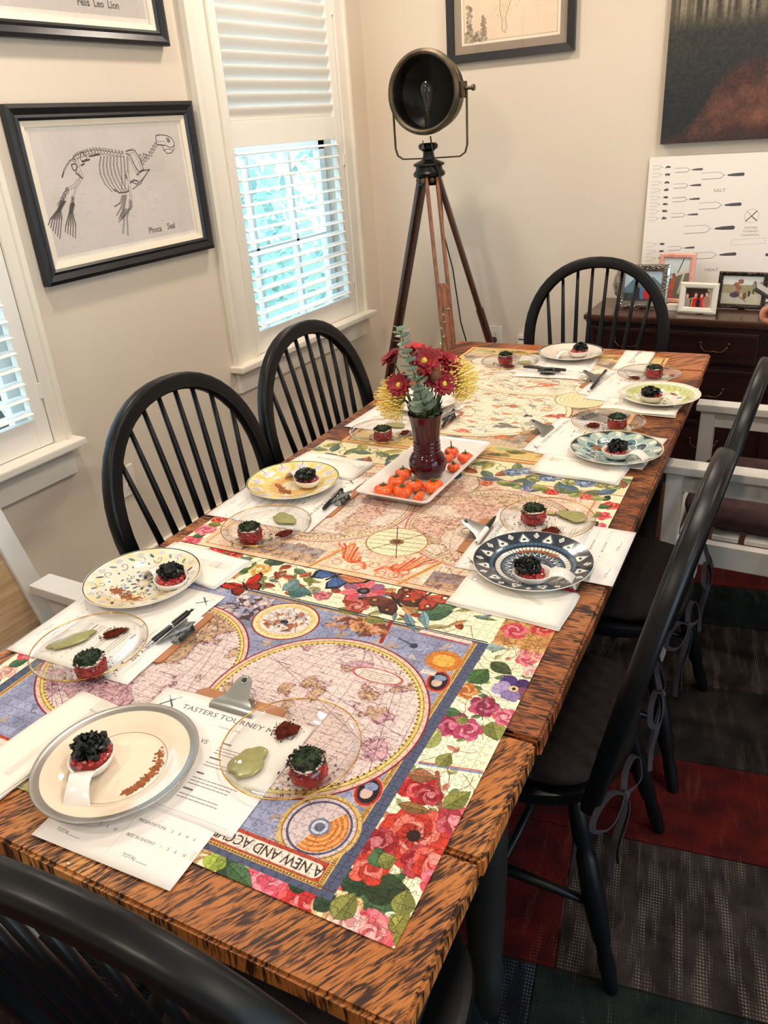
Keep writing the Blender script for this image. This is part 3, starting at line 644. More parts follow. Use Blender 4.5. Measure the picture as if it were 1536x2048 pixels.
# ------------------------------------------------------------------ near jigsaw print
PU0, PU1, PV0, PV1 = -1.135, -0.282, 0.466, 1.772
def art_near():
    rg_ = random.Random(11); C = Canvas(PU0, PV0, PU1, PV1, 1500, c8(238, 230, 204))
    C.mottle(1.0, 0.03, 4, 0.06, (1, 0.9, 1.1))
    for k in range(500):      # faint antique writing under the flowers
        x, y = rg_.uniform(PU0, PU1), rg_.uniform(PV0, PV1); C.line([(x-0.01, y), (x, y+0.001), (x+0.01, y)], 0.0010, c8(170, 150, 120), 0.5)
    E = lambda px, py: tb(px, py, 0.762)
    def fl(px, py, r, col, n=6, core=None): q = E(px, py); flower(C, q[0], q[1], r, col, rg_, n, core)
    def lf(px, py, l, wd, ang, col, ser=0): q = E(px, py); leaf(C, q[0], q[1], l, wd, math.radians(ang), col, ser=ser)
    def br(pts, wd, col): C.line([E(*p) for p in pts], wd, col, 0.9)
    RED, PINK, MAG, CRIM, GRN, DGR, OLV, PUR, ORG = c8(214, 84, 66), c8(238, 108, 124), c8(172, 62, 98), c8(168, 48, 58), c8(92, 124, 88), c8(62, 88, 66), c8(150, 150, 88), c8(92, 70, 128), c8(205, 140, 70)
    for k in range(90):     # twigs, buds and small leaves scattered between the large flowers
        x, y = rg_.uniform(-0.372, -0.286), rg_.uniform(0.47, 1.14); P = [(x, y)]; aa = rg_.uniform(0, 6.28)
        for z in range(5): aa += rg_.uniform(-0.6, 0.6); P.append((P[-1][0]+0.008*math.cos(aa), P[-1][1]+0.008*math.sin(aa)))
        C.line(P, 0.0011, c8(120, 96, 70), 0.7); leaf(C, P[-1][0], P[-1][1], rg_.uniform(0.010, 0.020), 0.0045, aa, [c8(150, 160, 108), c8(190, 190, 140), c8(120, 140, 104), c8(214, 150, 130)][k % 4])
    for k in range(70):
        x, y = rg_.uniform(-1.13, -0.38), rg_.uniform(0.468, 0.486); leaf(C, x, y, rg_.uniform(0.012, 0.026), 0.005, rg_.uniform(0, 6.28), [c8(150, 160, 108), c8(200, 190, 140), c8(96, 120, 84), c8(214, 150, 130)][k % 4])
    # right border, bottom to top
    br([(905, 1830), (935, 1755)], 0.004, c8(110, 150, 190)); br([(800, 1755), (862, 1700), (882, 1620), (875, 1545)], 0.006, c8(150, 84, 70)); br([(862, 1700), (905, 1680)], 0.005, c8(150, 84, 70)); br([(800, 1755), (760, 1800)], 0.004, c8(120, 90, 60))
    br([(840, 1527), (965, 1547)], 0.004, c8(120, 140, 175)); br([(840, 1524), (965, 1543)], 0.0022, c8(210, 100, 90))
    for a in (0, 60, 120, 200, 300): q = E(745, 1790); leaf(C, q[0]+0.02*math.cos(math.radians(a)), q[1]+0.02*math.sin(math.radians(a)), 0.055, 0.013, math.radians(a), GRN, ser=1)
    for a in (10, 80, 150, 230): q = E(780, 1870); leaf(C, q[0]+0.015*math.cos(math.radians(a)), q[1]+0.015*math.sin(math.radians(a)), 0.05, 0.011, math.radians(a), c8(170, 165, 90))
    lf(715, 1762, 0.05, 0.02, 60, DGR); lf(772, 1778, 0.055, 0.022, 20, c8(70, 84, 58)); lf(808, 1805, 0.035, 0.014, 100, OLV)
    fl(720, 1872, 0.034, PINK); fl(745, 1870, 0.02, c8(226, 130, 130)); fl(828, 1672, 0.044, RED, 7, c8(60, 30, 34)); fl(757, 1688, 0.024, CRIM); fl(740, 1735, 0.024, RED, 5); fl(845, 1725, 0.024, CRIM); fl(870, 1725, 0.026, RED); fl(915, 1645, 0.026, c8(190, 80, 92)); fl(838, 1575, 0.026, c8(198, 54, 58), 5); fl(858, 1590, 0.018, CRIM); fl(880, 1765, 0.022, PINK)
    lf(830, 1617, 0.045, 0.009, 5, c8(160, 120, 80)); lf(915, 1600, 0.045, 0.014, 60, OLV); lf(845, 1553, 0.04, 0.012, 10, c8(170, 120, 90)); lf(757, 1715, 0.03, 0.013, 120, GRN); lf(775, 1722, 0.024, 0.012, 40, OLV)
    fl(905, 1448, 0.026, MAG, 6); fl(935, 1460, 0.022, c8(196, 92, 124), 5); lf(990, 1463, 0.04, 0.017, -60, OLV); lf(865, 1478, 0.045, 0.014, 80, c8(200, 200, 130)); lf(890, 1520, 0.03, 0.012, 80, OLV)
    fl(968, 1413, 0.022, MAG, 5); fl(1012, 1435, 0.018, c8(216, 110, 130)); br([(965, 1440), (970, 1390), (940, 1375)], 0.0016, DGR); br([(1005, 1420), (985, 1400), (940, 1402)], 0.0014, DGR)
    lf(958, 1352, 0.045, 0.02, 70, c8(88, 120, 76)); lf(1003, 1337, 0.045, 0.014, -25, c8(92, 104, 70)); fl(932, 1382, 0.018, ORG, 5); lf(905, 1425, 0.03, 0.01, 10, GRN); lf(925, 1440, 0.02, 0.01, 100, OLV)
    q = E(1028, 1378)
    for dx, dy, r, cc in ((-0.012, 0.014, 0.015, PUR), (0.012, 0.014, 0.014, c8(84, 58, 108)), (-0.016, -0.006, 0.017, c8(176, 160, 196)), (0.014, -0.006, 0.016, c8(134, 84, 112)), (0, -0.016, 0.015, c8(150, 130, 176))): C.poly(blob(q[0]+dx, q[1]+dy, r, 16, rg_, 0.2), cc)
    C.ell(q[0], q[1], 0.007, col=c8(226, 200, 140)); C.ell(q[0], q[1], 0.003, col=c8(60, 30, 60))
    for px, py, r, cc in ((1052, 1320, 0.016, c8(228, 120, 130)), (1082, 1287, 0.026, c8(226, 84, 80)), (1060, 1305, 0.018, c8(240, 150, 150)), (1105, 1290, 0.022, c8(220, 90, 80)), (1093, 1262, 0.022, c8(226, 104, 90)), (1030, 1262, 0.022, c8(220, 96, 110)), (1065, 1270, 0.016, c8(200, 80, 70)), (1110, 1268, 0.018, c8(240, 120, 110)), (1075, 1310, 0.016, c8(244, 160, 150)), (1068, 1345, 0.016, c8(250, 200, 190))): fl(px, py, r, cc, 5)
    lf(1050, 1275, 0.02, 0.008, 30, c8(80, 130, 120)); lf(1075, 1262, 0.02, 0.008, 100, c8(80, 130, 120)); lf(990, 1295, 0.04, 0.01, 10, c8(170, 190, 190))
    # warm brown ground at the top of the right border
    u0, v0 = E(975, 1255); scribble(C, -0.37, 1.03, -0.285, 1.10, [c8(196, 150, 96), c8(176, 128, 82), c8(214, 176, 120)], 240, 5, 0.012, 0.7)
    for px, py, r, cc in ((1030, 1262, 0.022, c8(222, 96, 110)), (1085, 1258, 0.02, c8(216, 90, 80))): fl(px, py, r, cc, 5)
    # right border beside the middle map
    for k in range(9): flower(C, -0.305+rg_.uniform(-0.006, 0.01), 1.16+0.055*k, rg_.uniform(0.018, 0.026), [PINK, c8(232, 90, 96), RED][k % 3], rg_, 5)
    for k in range(12): leaf(C, -0.31+rg_.uniform(-0.01, 0.015), 1.14+0.045*k, 0.035, 0.012, rg_.uniform(0, 3), [OLV, GRN, DGR][k % 3])
    # left border
    for k in range(24):
        y = 0.48+0.055*k; flower(C, -1.112+rg_.uniform(-0.008, 0.008), y, rg_.uniform(0.016, 0.026), [PINK, c8(236, 130, 150), RED, c8(240, 190, 170)][k % 4], rg_, 5); leaf(C, -1.108, y+0.028, 0.035, 0.012, rg_.uniform(0, 3), [GRN, OLV, c8(120, 150, 140)][k % 3])
    # bottom border
    scribble(C, -1.13, 0.468, -0.60, 0.49, [c8(214, 190, 130), OLV, c8(200, 180, 190), DGR], 160, 8, 0.012)
    for px, py, r, cc in ((560, 1765, 0.034, c8(238, 96, 120)), (585, 1775, 0.036, c8(240, 104, 128)), (620, 1795, 0.036, c8(226, 76, 78)), (535, 1755, 0.026, c8(244, 120, 140))): fl(px, py, r, cc, 7)
    lf(602, 1768, 0.03, 0.013, 30, DGR); lf(455, 1738, 0.05, 0.014, 10, DGR); lf(480, 1752, 0.05, 0.012, -20, GRN); fl(410, 1722, 0.022, c8(226, 200, 140), 6); lf(432, 1722, 0.03, 0.016, 90, c8(176, 190, 90)); fl(672, 1830, 0.03, c8(230, 206, 150), 6); fl(695, 1845, 0.02, c8(240, 190, 180), 5)
    lf(650, 1805, 0.03, 0.012, 60, DGR); lf(690, 1812, 0.04, 0.016, 80, OLV)
    # ---------------- near map panel
    a0, a1, b0, b1 = -1.087, -0.374, 0.488, 1.017
    C.rect(a0, b0, a1, b1, c8(92, 98, 122)); C.mottle(0, 1, 1, 0)
    C.rect(a0+0.018, b0+0.009, a1-0.018, b1-0.006, c8(226, 192, 118)); C.rect(a0+0.027, b0+0.015, a1-0.027, b1-0.010, c8(152, 156, 182))
    for q_ in (0.0205, 0.0245): C.line([(a0+q_, b0+q_-0.010), (a1-q_, b0+q_-0.010), (a1-q_, b1-0.008), (a0+q_, b1-0.008)], 0.001, c8(120, 70, 50), 0.8, True)
    for k in range(150):
        t = k/150; 
        for x, y in ((a0+0.0225, b0+t*(b1-b0)), (a1-0.0225, b0+t*(b1-b0)), (a0+t*(a1-a0), b0+0.012)): C.ell(x, y, 0.0014, col=c8(120, 84, 50), al=0.8)
    sl, X, Y = C.win(a0+0.027, b0+0.027, a1-0.027, b1-0.010); H, W = C.a[sl].shape[:2]
    n = fbm(H, W, 40, 21, 4)[..., None]; C.a[sl] = C.a[sl]*(0.80+0.4*n)
    scribble(C, a0+0.03, b0+0.03, a1-0.03, b1-0.02, [c8(170, 178, 206), c8(214, 190, 170), c8(190, 150, 110), c8(120, 128, 160)], 260, 9, 0.012, 0.5)
    # title ribbon, read from the far side
    BAR = lambda: (C.rect(a0+0.06, 0.503, a1-0.026, 0.532, c8(176, 84, 66)), C.rect(a0+0.075, 0.5055, a1-0.038, 0.5265, c8(232, 214, 202)), C.ell(a1-0.038, 0.516, 0.0105, col=c8(232, 214, 202)))
    # corner ovals, portraits, sun, comet, ribbon
    for (px, py) in ((737, 1583), (877, 1363)):
        q = E(px, py); C.ell(q[0], q[1], 0.019, 0.026, 0.2, c8(170, 60, 52)); C.ell(q[0], q[1], 0.0145, 0.021, 0.2, c8(44, 38, 48)); C.ell(q[0]-0.001, q[1]-0.004, 0.0085, 0.010, 0, c8(206, 180, 168)); C.ell(q[0], q[1]+0.009, 0.010, 0.007, 0, c8(138, 150, 180))
        C.ell(q[0], q[1], 0.019, 0.026, 0.2, c8(220, 150, 120), ring=0.0015)
    C.rect(-0.45, 0.905, -0.425, 0.915, c8(224, 206, 196)); C.rect(-0.46, 0.665, -0.44, 0.68, c8(224, 206, 196))
    q = E(888, 1322); C.ell(q[0], q[1], 0.030, 0.026, 0, c8(206, 140, 66))
    for k in range(40):
        a = 2*PI*k/40; rr_ = 0.034 if k % 2 else 0.029; C.line([(q[0]+0.016*math.cos(a), q[1]+0.016*math.sin(a)), (q[0]+rr_*math.cos(a), q[1]+rr_*0.9*math.sin(a))], 0.0022, c8(190, 116, 50), 0.7)
    C.ell(q[0], q[1], 0.019, 0.016, 0, c8(228, 176, 92))
    p1, p2 = E(798, 1277), E(828, 1292); C.line([p1, p2], 0.004, c8(88, 100, 116)); C.ell(p2[0], p2[1], 0.007, col=c8(66, 78, 96)); C.line([E(845, 1263), E(940, 1285)], 0.009, c8(230, 204, 194)); C.line([E(842, 1267), E(936, 1290)], 0.003, c8(176, 62, 56)); C.line([E(783, 1243), E(762, 1285)], 0.007, c8(160, 50, 46))
    q = E(720, 1248); flower(C, q[0], q[1], 0.02, c8(220, 176, 96), rg_, 8, c8(150, 96, 50)); scribble(C, -0.66, 0.965, -0.55, 1.0, [c8(196, 140, 100), c8(220, 170, 140), c8(120, 70, 50)], 60, 31, 0.010, 0.8)
    scribble(C, -0.88, 0.93, -0.79, 1.0, [c8(230, 214, 206), c8(200, 180, 180), c8(90, 70, 70)], 70, 33, 0.009, 0.8)
    # spheres
    LN = (c8(196, 150, 164), c8(192, 158, 118))
    globe(C, -0.905, 0.765, 0.179, c8(218, 202, 198), LN, 41); globe(C, -0.569, 0.765, 0.182, c8(222, 203, 198), LN, 52, thr=0.57)
    C.ell(-0.51, 0.872, 0.043, 0.016, 0.0, c8(190, 110, 110), ring=0.0022); C.ell(-0.51, 0.872, 0.041, 0.0145, 0.0, c8(226, 208, 196))
    for k in range(4): C.line([(-0.54, 0.864+0.005*k), (-0.48, 0.864+0.005*k)], 0.0008, c8(110, 80, 80), 0.6)
    q = (-0.738, 0.951); C.ell(*q, 0.064, 0.058, col=c8(150, 60, 60)); C.ell(*q, 0.061, 0.055, col=c8(236, 214, 172)); C.ell(*q, 0.054, 0.049, col=c8(222, 196, 140)); C.ell(*q, 0.047, 0.042, col=c8(226, 212, 206))
    scribble(C, q[0]-0.034, q[1]-0.028, q[0]+0.034, q[1]+0.028, [c8(196, 182, 178), c8(110, 90, 92), c8(176, 110, 80), c8(230, 220, 214)], 90, 44, 0.008, 0.8); C.ell(q[0], q[1]-0.004, 0.008, 0.006, 0, c8(54, 60, 76))
    q = (-0.440, 0.574); C.ell(*q, 0.054, col=c8(206, 176, 116)); C.ell(*q, 0.048, col=c8(206, 190, 190)); C.ell(*q, 0.041, 0.041, 0, c8(90, 92, 116), ring=0.003)
    w_ = C.win(q[0]-0.04, q[1]-0.04, q[0]+0.04, q[1]+0.04); sl, X, Y = w_; rr_ = np.hypot(X-q[0], Y-q[1]); an = np.arctan2(Y-q[1], X-q[0]); mk = ((rr_ < 0.038) & (rr_ > 0.014) & (((an > -1.9) & (an < 1.0)))).astype(np.float32)
    st = 0.5+0.5*np.sin(rr_*900); cc = (c8(196, 120, 66)*st[..., None]+c8(222, 170, 110)*(1-st[..., None])); C.a[sl] += (cc-C.a[sl])*mk[..., None]
    C.ell(*q, 0.014, col=c8(120, 130, 156)); C.ell(*q, 0.011, col=c8(196, 196, 206)); C.ell(*q, 0.007, col=c8(110, 116, 136)); C.ell(*q, 0.048, col=c8(150, 110, 60), ring=0.0015)
    BAR(); C.text('A NEW AND ACCVRAT MAP OF THE WORLD', -0.402, 0.5235, 0.0155, c8(44, 34, 36), ang=PI, sx=0.80)
    # ---------------- butterfly strip
    C.rect(PU0, 1.020, -0.372, 1.128, c8(238, 230, 204)); rs = random.Random(6)
    for k in range(160): x, y = rs.uniform(-1.1, -0.4), rs.uniform(1.025, 1.125); C.line([(x-0.01, y), (x+0.01, y)], 0.0009, c8(170, 150, 120), 0.5)
    for k in range(120):
        x, y = rs.uniform(-1.125, -0.385), rs.uniform(1.03, 1.12); cc = [c8(150, 156, 108), c8(186, 176, 130), c8(196, 110, 84), c8(120, 140, 112), c8(214, 160, 110), c8(140, 160, 168), c8(170, 84, 66)][k % 7]
        leaf(C, x, y, rs.uniform(0.02, 0.045), rs.uniform(0.004, 0.010), rs.uniform(0, 6.28), cc)
        if k % 3 == 0: C.line([(x, y), (x+0.02, y+rs.uniform(-0.02, 0.02)), (x+0.035, y+rs.uniform(-0.03, 0.03))], 0.0012, c8(96, 84, 60), 0.7)
    for px, py, l, wd, a, cc in ((590, 1105, 0.07, 0.022, 30, c8(150, 148, 100)), (560, 1120, 0.06, 0.020, 60, c8(88, 110, 96)), (545, 1100, 0.05, 0.014, -20, c8(80, 96, 80)), (600, 1185, 0.05, 0.02, 10, c8(96, 132, 132)), (585, 1172, 0.04, 0.018, 80, c8(130, 160, 160)), (875, 1228, 0.06, 0.02, 40, c8(88, 122, 96)), (885, 1215, 0.05, 0.02, 20, c8(110, 140, 110)), (620, 1127, 0.04, 0.016, 100, c8(190, 190, 176)), (750, 1240, 0.04, 0.012, 10, OLV), (820, 1245, 0.06, 0.008, -50, c8(130, 160, 176)), (850, 1240, 0.06, 0.008, -60, c8(150, 180, 190)), (500, 1140, 0.05, 0.01, 40, GRN), (700, 1222, 0.05, 0.01, 0, OLV), (620, 1160, 0.05, 0.005, 120, c8(150, 150, 80)), (775, 1150, 0.05, 0.006, 130, c8(150, 150, 80))): lf(px, py, l, wd, a, cc)
    fl(660, 1133, 0.024, c8(226, 70, 58), 6); fl(445, 1095, 0.024, c8(226, 70, 66), 6); fl(470, 1108, 0.018, c8(200, 80, 60), 5); fl(512, 1105, 0.02, c8(222, 206, 110), 6); fl(520, 1140, 0.022, c8(228, 190, 110), 6); fl(645, 1192, 0.016, c8(206, 120, 124), 5)
    q = E(727, 1182)
    for k in range(9):
        a = 2*PI*k/9+0.2; cc = [c8(206, 96, 108), c8(160, 110, 138), c8(222, 128, 130)][k % 3]; C.poly(blob(q[0]+0.030*math.cos(a), q[1]+0.026*math.sin(a), 0.016, 14, rg_, 0.15, ry=0.011, ang=a), cc); C.line([q, (q[0]+0.04*math.cos(a), q[1]+0.034*math.sin(a))], 0.0012, c8(110, 40, 60), 0.6)
    C.ell(q[0], q[1], 0.013, 0.011, 0, c8(50, 30, 44)); C.ell(q[0], q[1], 0.006, col=c8(110, 100, 110))
    q = E(672, 1152); butterfly(C, q[0], q[1], 0.062, -0.5, c8(226, 150, 100), c8(84, 112, 160), c8(26, 34, 60)); q2 = E(700, 1147); C.poly(blob(q2[0]+0.018, q2[1]+0.014, 0.028, 18, rg_, 0.2, ry=0.018, ang=0.5), c8(96, 128, 176)); 
    for k in range(6): C.line([q2, (q2[0]+0.045*math.cos(0.1+0.2*k), q2[1]+0.045*math.sin(0.1+0.2*k))], 0.0022, c8(26, 34, 60))
    q = E(490, 1172); butterfly(C, q[0], q[1], 0.045, 0.9, c8(206, 62, 44), c8(150, 54, 40), c8(60, 26, 22)); q = E(790, 1205); butterfly(C, q[0], q[1]+0.005, 0.06, 0.9, c8(134, 74, 52), c8(96, 56, 44), c8(54, 32, 28), c8(190, 140, 90)); q = E(848, 1195); butterfly(C, q[0], q[1], 0.058, -0.35, c8(206, 104, 76), c8(186, 84, 64), c8(96, 50, 42), c8(238, 216, 190)); fl(715, 1212, 0.022, c8(176, 84, 70), 6); fl(905, 1180, 0.018, c8(150, 64, 60), 5)
    for yy in (1.020, 1.130): C.line([(PU0, yy), (-0.378, yy)], 0.0026, c8(28, 26, 26))
    # ---------------- middle map panel (cream and rose)
    m0, m1, n0, n1 = -1.087, -0.322, 1.132, 1.655
    C.rect(m0, n0, m1, n1, c8(232, 202, 172)); C.rect(m0+0.012, n0+0.012, m1-0.012, n1-0.012, c8(206, 150, 110)); C.rect(m0+0.016, n0+0.016, m1-0.016, n1-0.016, c8(232, 208, 186))
    sl, X, Y = C.win(m0, n0, m1, n1); C.a[sl] *= (0.86+0.28*fbm(*C.a[sl].shape[:2], 50, 66, 4))[..., None]
    scribble(C, m0+0.02, n0+0.02, m1-0.02, n1-0.02, [c8(214, 150, 110), c8(196, 176, 160), c8(224, 170, 140), c8(170, 160, 160)], 200, 14, 0.014, 0.4)
    LM = (c8(226, 184, 168), c8(212, 186, 154)); ink = c8(112, 70, 62)
    globe(C, -0.89, 1.41, 0.187, c8(232, 214, 200), LM, 73, band=(0.93, 0.86, 0.74), rim=(0.80, 0.58, 0.5), ink=ink, thr=0.5); globe(C, -0.515, 1.42, 0.187, c8(234, 214, 198), LM, 79, band=(0.93, 0.86, 0.74), rim=(0.80, 0.58, 0.5), ink=ink, thr=0.53)
    globe(C, -0.69, 1.60, 0.085, c8(232, 214, 196), LM, 83, band=(0.93, 0.86, 0.74), rim=(0.7, 0.55, 0.48), ink=ink)
    C.rect(-0.98, 1.15, -0.80, 1.205, c8(176, 164, 160)); C.rect(-0.975, 1.153, -0.805, 1.175, c8(206, 172, 140)); C.rect(-0.555, 1.15, -0.36, 1.205, c8(158, 142, 140)); C.rect(-0.55, 1.153, -0.37, 1.172, c8(196, 160, 130))
    scribble(C, -0.98, 1.15, -0.80, 1.205, [c8(150, 136, 132), c8(196, 170, 150), c8(120, 104, 100)], 60, 41, 0.010, 0.6); scribble(C, -0.555, 1.15, -0.36, 1.205, [c8(130, 112, 110), c8(196, 160, 140), c8(110, 92, 92)], 60, 42, 0.010, 0.6)
    for k in range(420):
        x, y = rg_.uniform(m0+0.03, m1-0.03), rg_.uniform(n0+0.06, n1-0.03); P = [(x, y)]; aa = rg_.uniform(0, 6.28)
        for z in range(5): aa += rg_.uniform(-0.9, 0.9); P.append((P[-1][0]+0.007*math.cos(aa), P[-1][1]+0.006*math.sin(aa)))
        C.line(P, 0.0010, [c8(150, 100, 84), c8(96, 78, 74), c8(190, 110, 84)][k % 3], 0.55)
    for (x0, y0, x1, y1) in ((-0.80, 1.137, -0.76, 1.25), (-0.60, 1.137, -0.555, 1.24)): C.line([(x0, y0), (x1, y1)], 0.010, c8(226, 170, 110)); C.line([(x0, y0), (x1, y1)], 0.0015, c8(140, 80, 50))
    for s_ in (-1, 1):
        for k in range(7):
            P = [(-0.678+s_*(0.012+0.012*k+0.030*t_), 1.165+0.007*k+0.05*t_*t_+0.012*math.sin(5*t_+k)) for t_ in [i/12 for i in range(13)]]
            C.line(P, 0.0075-0.0006*k, [c8(218, 110, 70), c8(228, 140, 96), c8(196, 90, 58)][k % 3], 0.85)
    for k in range(10): C.ell(-0.678+rg_.uniform(-0.09, 0.09), 1.168+rg_.uniform(-0.015, 0.02), 0.010, col=c8(214, 110, 72), ring=0.0022, al=0.8)
    q = (-0.677, 1.288); C.ell(*q, 0.069, 0.062, col=c8(226, 170, 120)); C.ell(*q, 0.066, 0.060, col=c8(238, 224, 190)); C.ell(*q, 0.066, 0.060, col=c8(110, 80, 60), ring=0.0012)
    for k in (-2, -1, 0, 1, 2): C.line([(q[0]-0.062, q[1]+0.018*k-0.006), (q[0]+0.062, q[1]+0.018*k+0.010)], 0.0013, c8(60, 50, 46), 0.8)
    for a in (0.9, 2.0): C.line([(q[0]-0.07*math.cos(a), q[1]-0.07*math.sin(a)), (q[0]+0.07*math.cos(a), q[1]+0.07*math.sin(a))], 0.0016, c8(60, 44, 40))
    C.ell(*q, 0.016, 0.013, 0, c8(150, 116, 80)); C.ell(*q, 0.009, 0.007, 0, c8(110, 84, 66))
    # flower garland over the middle map's upper right
    for k in range(16): x = -0.56+0.015*k; leaf(C, x, 1.635+rg_.uniform(-0.01, 0.01), 0.045, 0.012, rg_.uniform(-0.5, 0.7), [c8(176, 184, 120), c8(150, 150, 90), c8(120, 140, 110)][k % 3])
    for k, x in enumerate((-0.44, -0.36, -0.5, -0.60)): flower(C, x, 1.628, 0.016, [c8(214, 70, 50), c8(220, 110, 90), c8(150, 150, 180), c8(222, 120, 80)][k], rg_, 5)
    for k in range(10): butterfly(C, -0.40+0.012*k if k < 3 else -0.38, 1.52-0.0*k, 0.03, 0.4, c8(220, 200, 120), c8(120, 110, 96), c8(50, 44, 44)) if k == 0 else None
    # ---------------- floral strip at the far end
    C.rect(PU0, 1.658, PU1, PV1, c8(232, 220, 184))
    for k in range(46): x = PU0+0.02+0.0185*k; cc = [c8(150, 160, 120), c8(196, 184, 120), c8(120, 140, 120), c8(110, 140, 165), c8(190, 120, 100)][k % 5]; leaf(C, x, 1.70+0.045*math.sin(k*1.3), 0.06, 0.014, k*0.9, cc); C.line([(x+0.012*math.cos(a), 1.72+0.02*math.sin(k)+0.012*math.sin(a)) for a in [j*0.5 for j in range(10)]], 0.0022, c8(90, 100, 84), 0.8)
    for k in range(9): flower(C, -0.56+0.03*k, 1.71+0.02*math.sin(k*2), 0.022, [c8(110, 140, 170), c8(150, 170, 190), c8(140, 150, 90)][k % 3], rg_, 6)
    for yy in (1.657, 1.768): C.line([(PU0, yy), (PU1, yy)], 0.003, c8(150, 100, 70))
    C.line([(PU0+0.001, PV0), (PU0+0.001, PV1)], 0.003, c8(180, 170, 150))
    return C.a
def art_far():
    rg_ = random.Random(21); u0, u1, v0, v1 = -1.088, -0.360, 1.775, 2.815
    C = Canvas(u0, v0, u1, v1, 1000, c8(226, 178, 122)); C.mottle(1.0, 0.05, 3, 0.06)
    C.rect(u0+0.012, v0+0.012, u1-0.012, v1-0.012, c8(120, 84, 56)); C.rect(u0+0.016, v0+0.016, u1-0.016, v1-0.016, c8(220, 204, 174))
    # decorated ends
    for (a, b) in ((v0+0.018, v0+0.085), (v1-0.07, v1-0.018)):
        C.rect(u0+0.018, a, u1-0.018, b, c8(214, 190, 132))
        for k in range(40): x = rg_.uniform(u0+0.03, u1-0.03); C.poly(blob(x, rg_.uniform(a+0.01, b-0.01), 0.02, 14, rg_, 0.4, ry=0.012), [c8(130, 128, 84), c8(190, 150, 100), c8(170, 180, 130), c8(206, 150, 120), c8(110, 100, 70)][k % 5], 0.8)
        C.line([(u0+0.018, a), (u1-0.018, a)], 0.003, c8(236, 214, 170)); C.line([(u0+0.018, b), (u1-0.018, b)], 0.003, c8(236, 214, 170))
    C.rect(u0+0.018, v0+0.088, u1-0.018, v1-0.073, c8(206, 186, 160)); sl, X, Y = C.win(u0+0.018, v0+0.088, u1-0.018, v1-0.073); nn_ = fbm(*C.a[sl].shape[:2], 90, 3, 5)[..., None]; C.a[sl] += (c8(128, 124, 124)-C.a[sl])*np.clip((nn_-0.5)*7, 0, 0.85); scribble(C, u0+0.02, v0+0.09, u1-0.02, v1-0.075, [c8(190, 160, 120), c8(150, 140, 130), c8(220, 190, 150), c8(206, 150, 110)], 260, 77, 0.016, 0.5)
    for (cx, cy, rx, ry) in ((-0.80, 2.14, 0.27, 0.235), (-0.74, 2.50, 0.30, 0.205)):
        C.ell(cx, cy, rx, ry, 0, c8(160, 120, 80)); C.ell(cx, cy, rx-0.004, ry-0.004, 0, c8(234, 220, 192)); C.ell(cx, cy, rx-0.018, ry-0.018, 0, c8(190, 150, 100), ring=0.002); C.ell(cx, cy, rx-0.021, ry-0.021, 0, c8(236, 226, 206))
        for k in range(230):
            a, q = rg_.uniform(0, 6.28), math.sqrt(rg_.uniform(0, 0.78)); x, y = cx+(rx-0.02)*q*math.cos(a), cy+(ry-0.02)*q*math.sin(a)
            if k % 5 == 0: C.poly(blob(x, y, rg_.uniform(0.008, 0.022), 12, rg_, 0.6, ry=0.008, ang=rg_.uniform(-0.5, 0.5)), [c8(224, 160, 120), c8(200, 150, 120), c8(150, 150, 150), c8(214, 130, 96), c8(196, 180, 150)][(k//5) % 5], 0.75)
            P = [(x, y)]; aa = rg_.uniform(-0.4, 0.4)
            for z in range(4): aa += rg_.uniform(-0.7, 0.7); P.append((P[-1][0]+0.009*math.cos(aa), P[-1][1]+0.009*math.sin(aa)))
            C.line(P, 0.0017, c8(110, 88, 70), 0.7)
    for (px, py, r, cc) in ((1010, 852, 0.03, c8(128, 124, 124)), (1055, 832, 0.012, c8(66, 80, 96)), (1115, 833, 0.03, c8(190, 90, 80)), (1095, 770, 0.03, c8(222, 130, 96)), (925, 862, 0.022, c8(222, 130, 96)), (1005, 875, 0.026, c8(222, 140, 96)), (1060, 866, 0.03, c8(206, 170, 120)), (1025, 812, 0.014, c8(214, 110, 80))):
        q = tb(px, py, 0.762); C.poly(blob(q[0], q[1], r, 18, rg_, 0.7, ry=r*0.6), cc, 0.85); C.line(blob(q[0], q[1], r, 14, rg_, 0.7, ry=r*0.6), 0.0018, mixc(cc, (0, 0, 0), 0.5), 0.7, True)
    q = tb(1160, 800, 0.762); C.ell(q[0], q[1], 0.075, 0.075, 0, c8(240, 224, 186)); C.ell(q[0], q[1], 0.075, 0.075, 0, c8(170, 130, 90), ring=0.003)
    for k in range(1, 6): C.ell(q[0], q[1], 0.012*k, 0.012*k, 0, c8(200, 170, 130), ring=0.0018)
    q = tb(1190, 835, 0.762); scribble(C, q[0]-0.06, q[1]-0.03, q[0]+0.05, q[1]+0.03, [c8(120, 116, 118), c8(90, 88, 92), c8(160, 156, 156)], 60, 9, 0.014, 0.9)
    q = tb(975, 722, 0.762); C.ell(q[0], q[1], 0.06, 0.05, 0, c8(226, 216, 200)); C.ell(q[0], q[1], 0.06, 0.05, 0, c8(150, 130, 120), ring=0.003)
    return C.a
def tone(a): return np.clip((a-0.5)*1.12+0.435, 0, 1)
m_pz = image_mat('printed_puzzle_near', tone(art_near()), 0.5, spec=0.25)
m_pf = image_mat('printed_puzzle_far', tone(art_far()), 0.5, spec=0.25)
_proj_c = lambda c, z=0.762: None
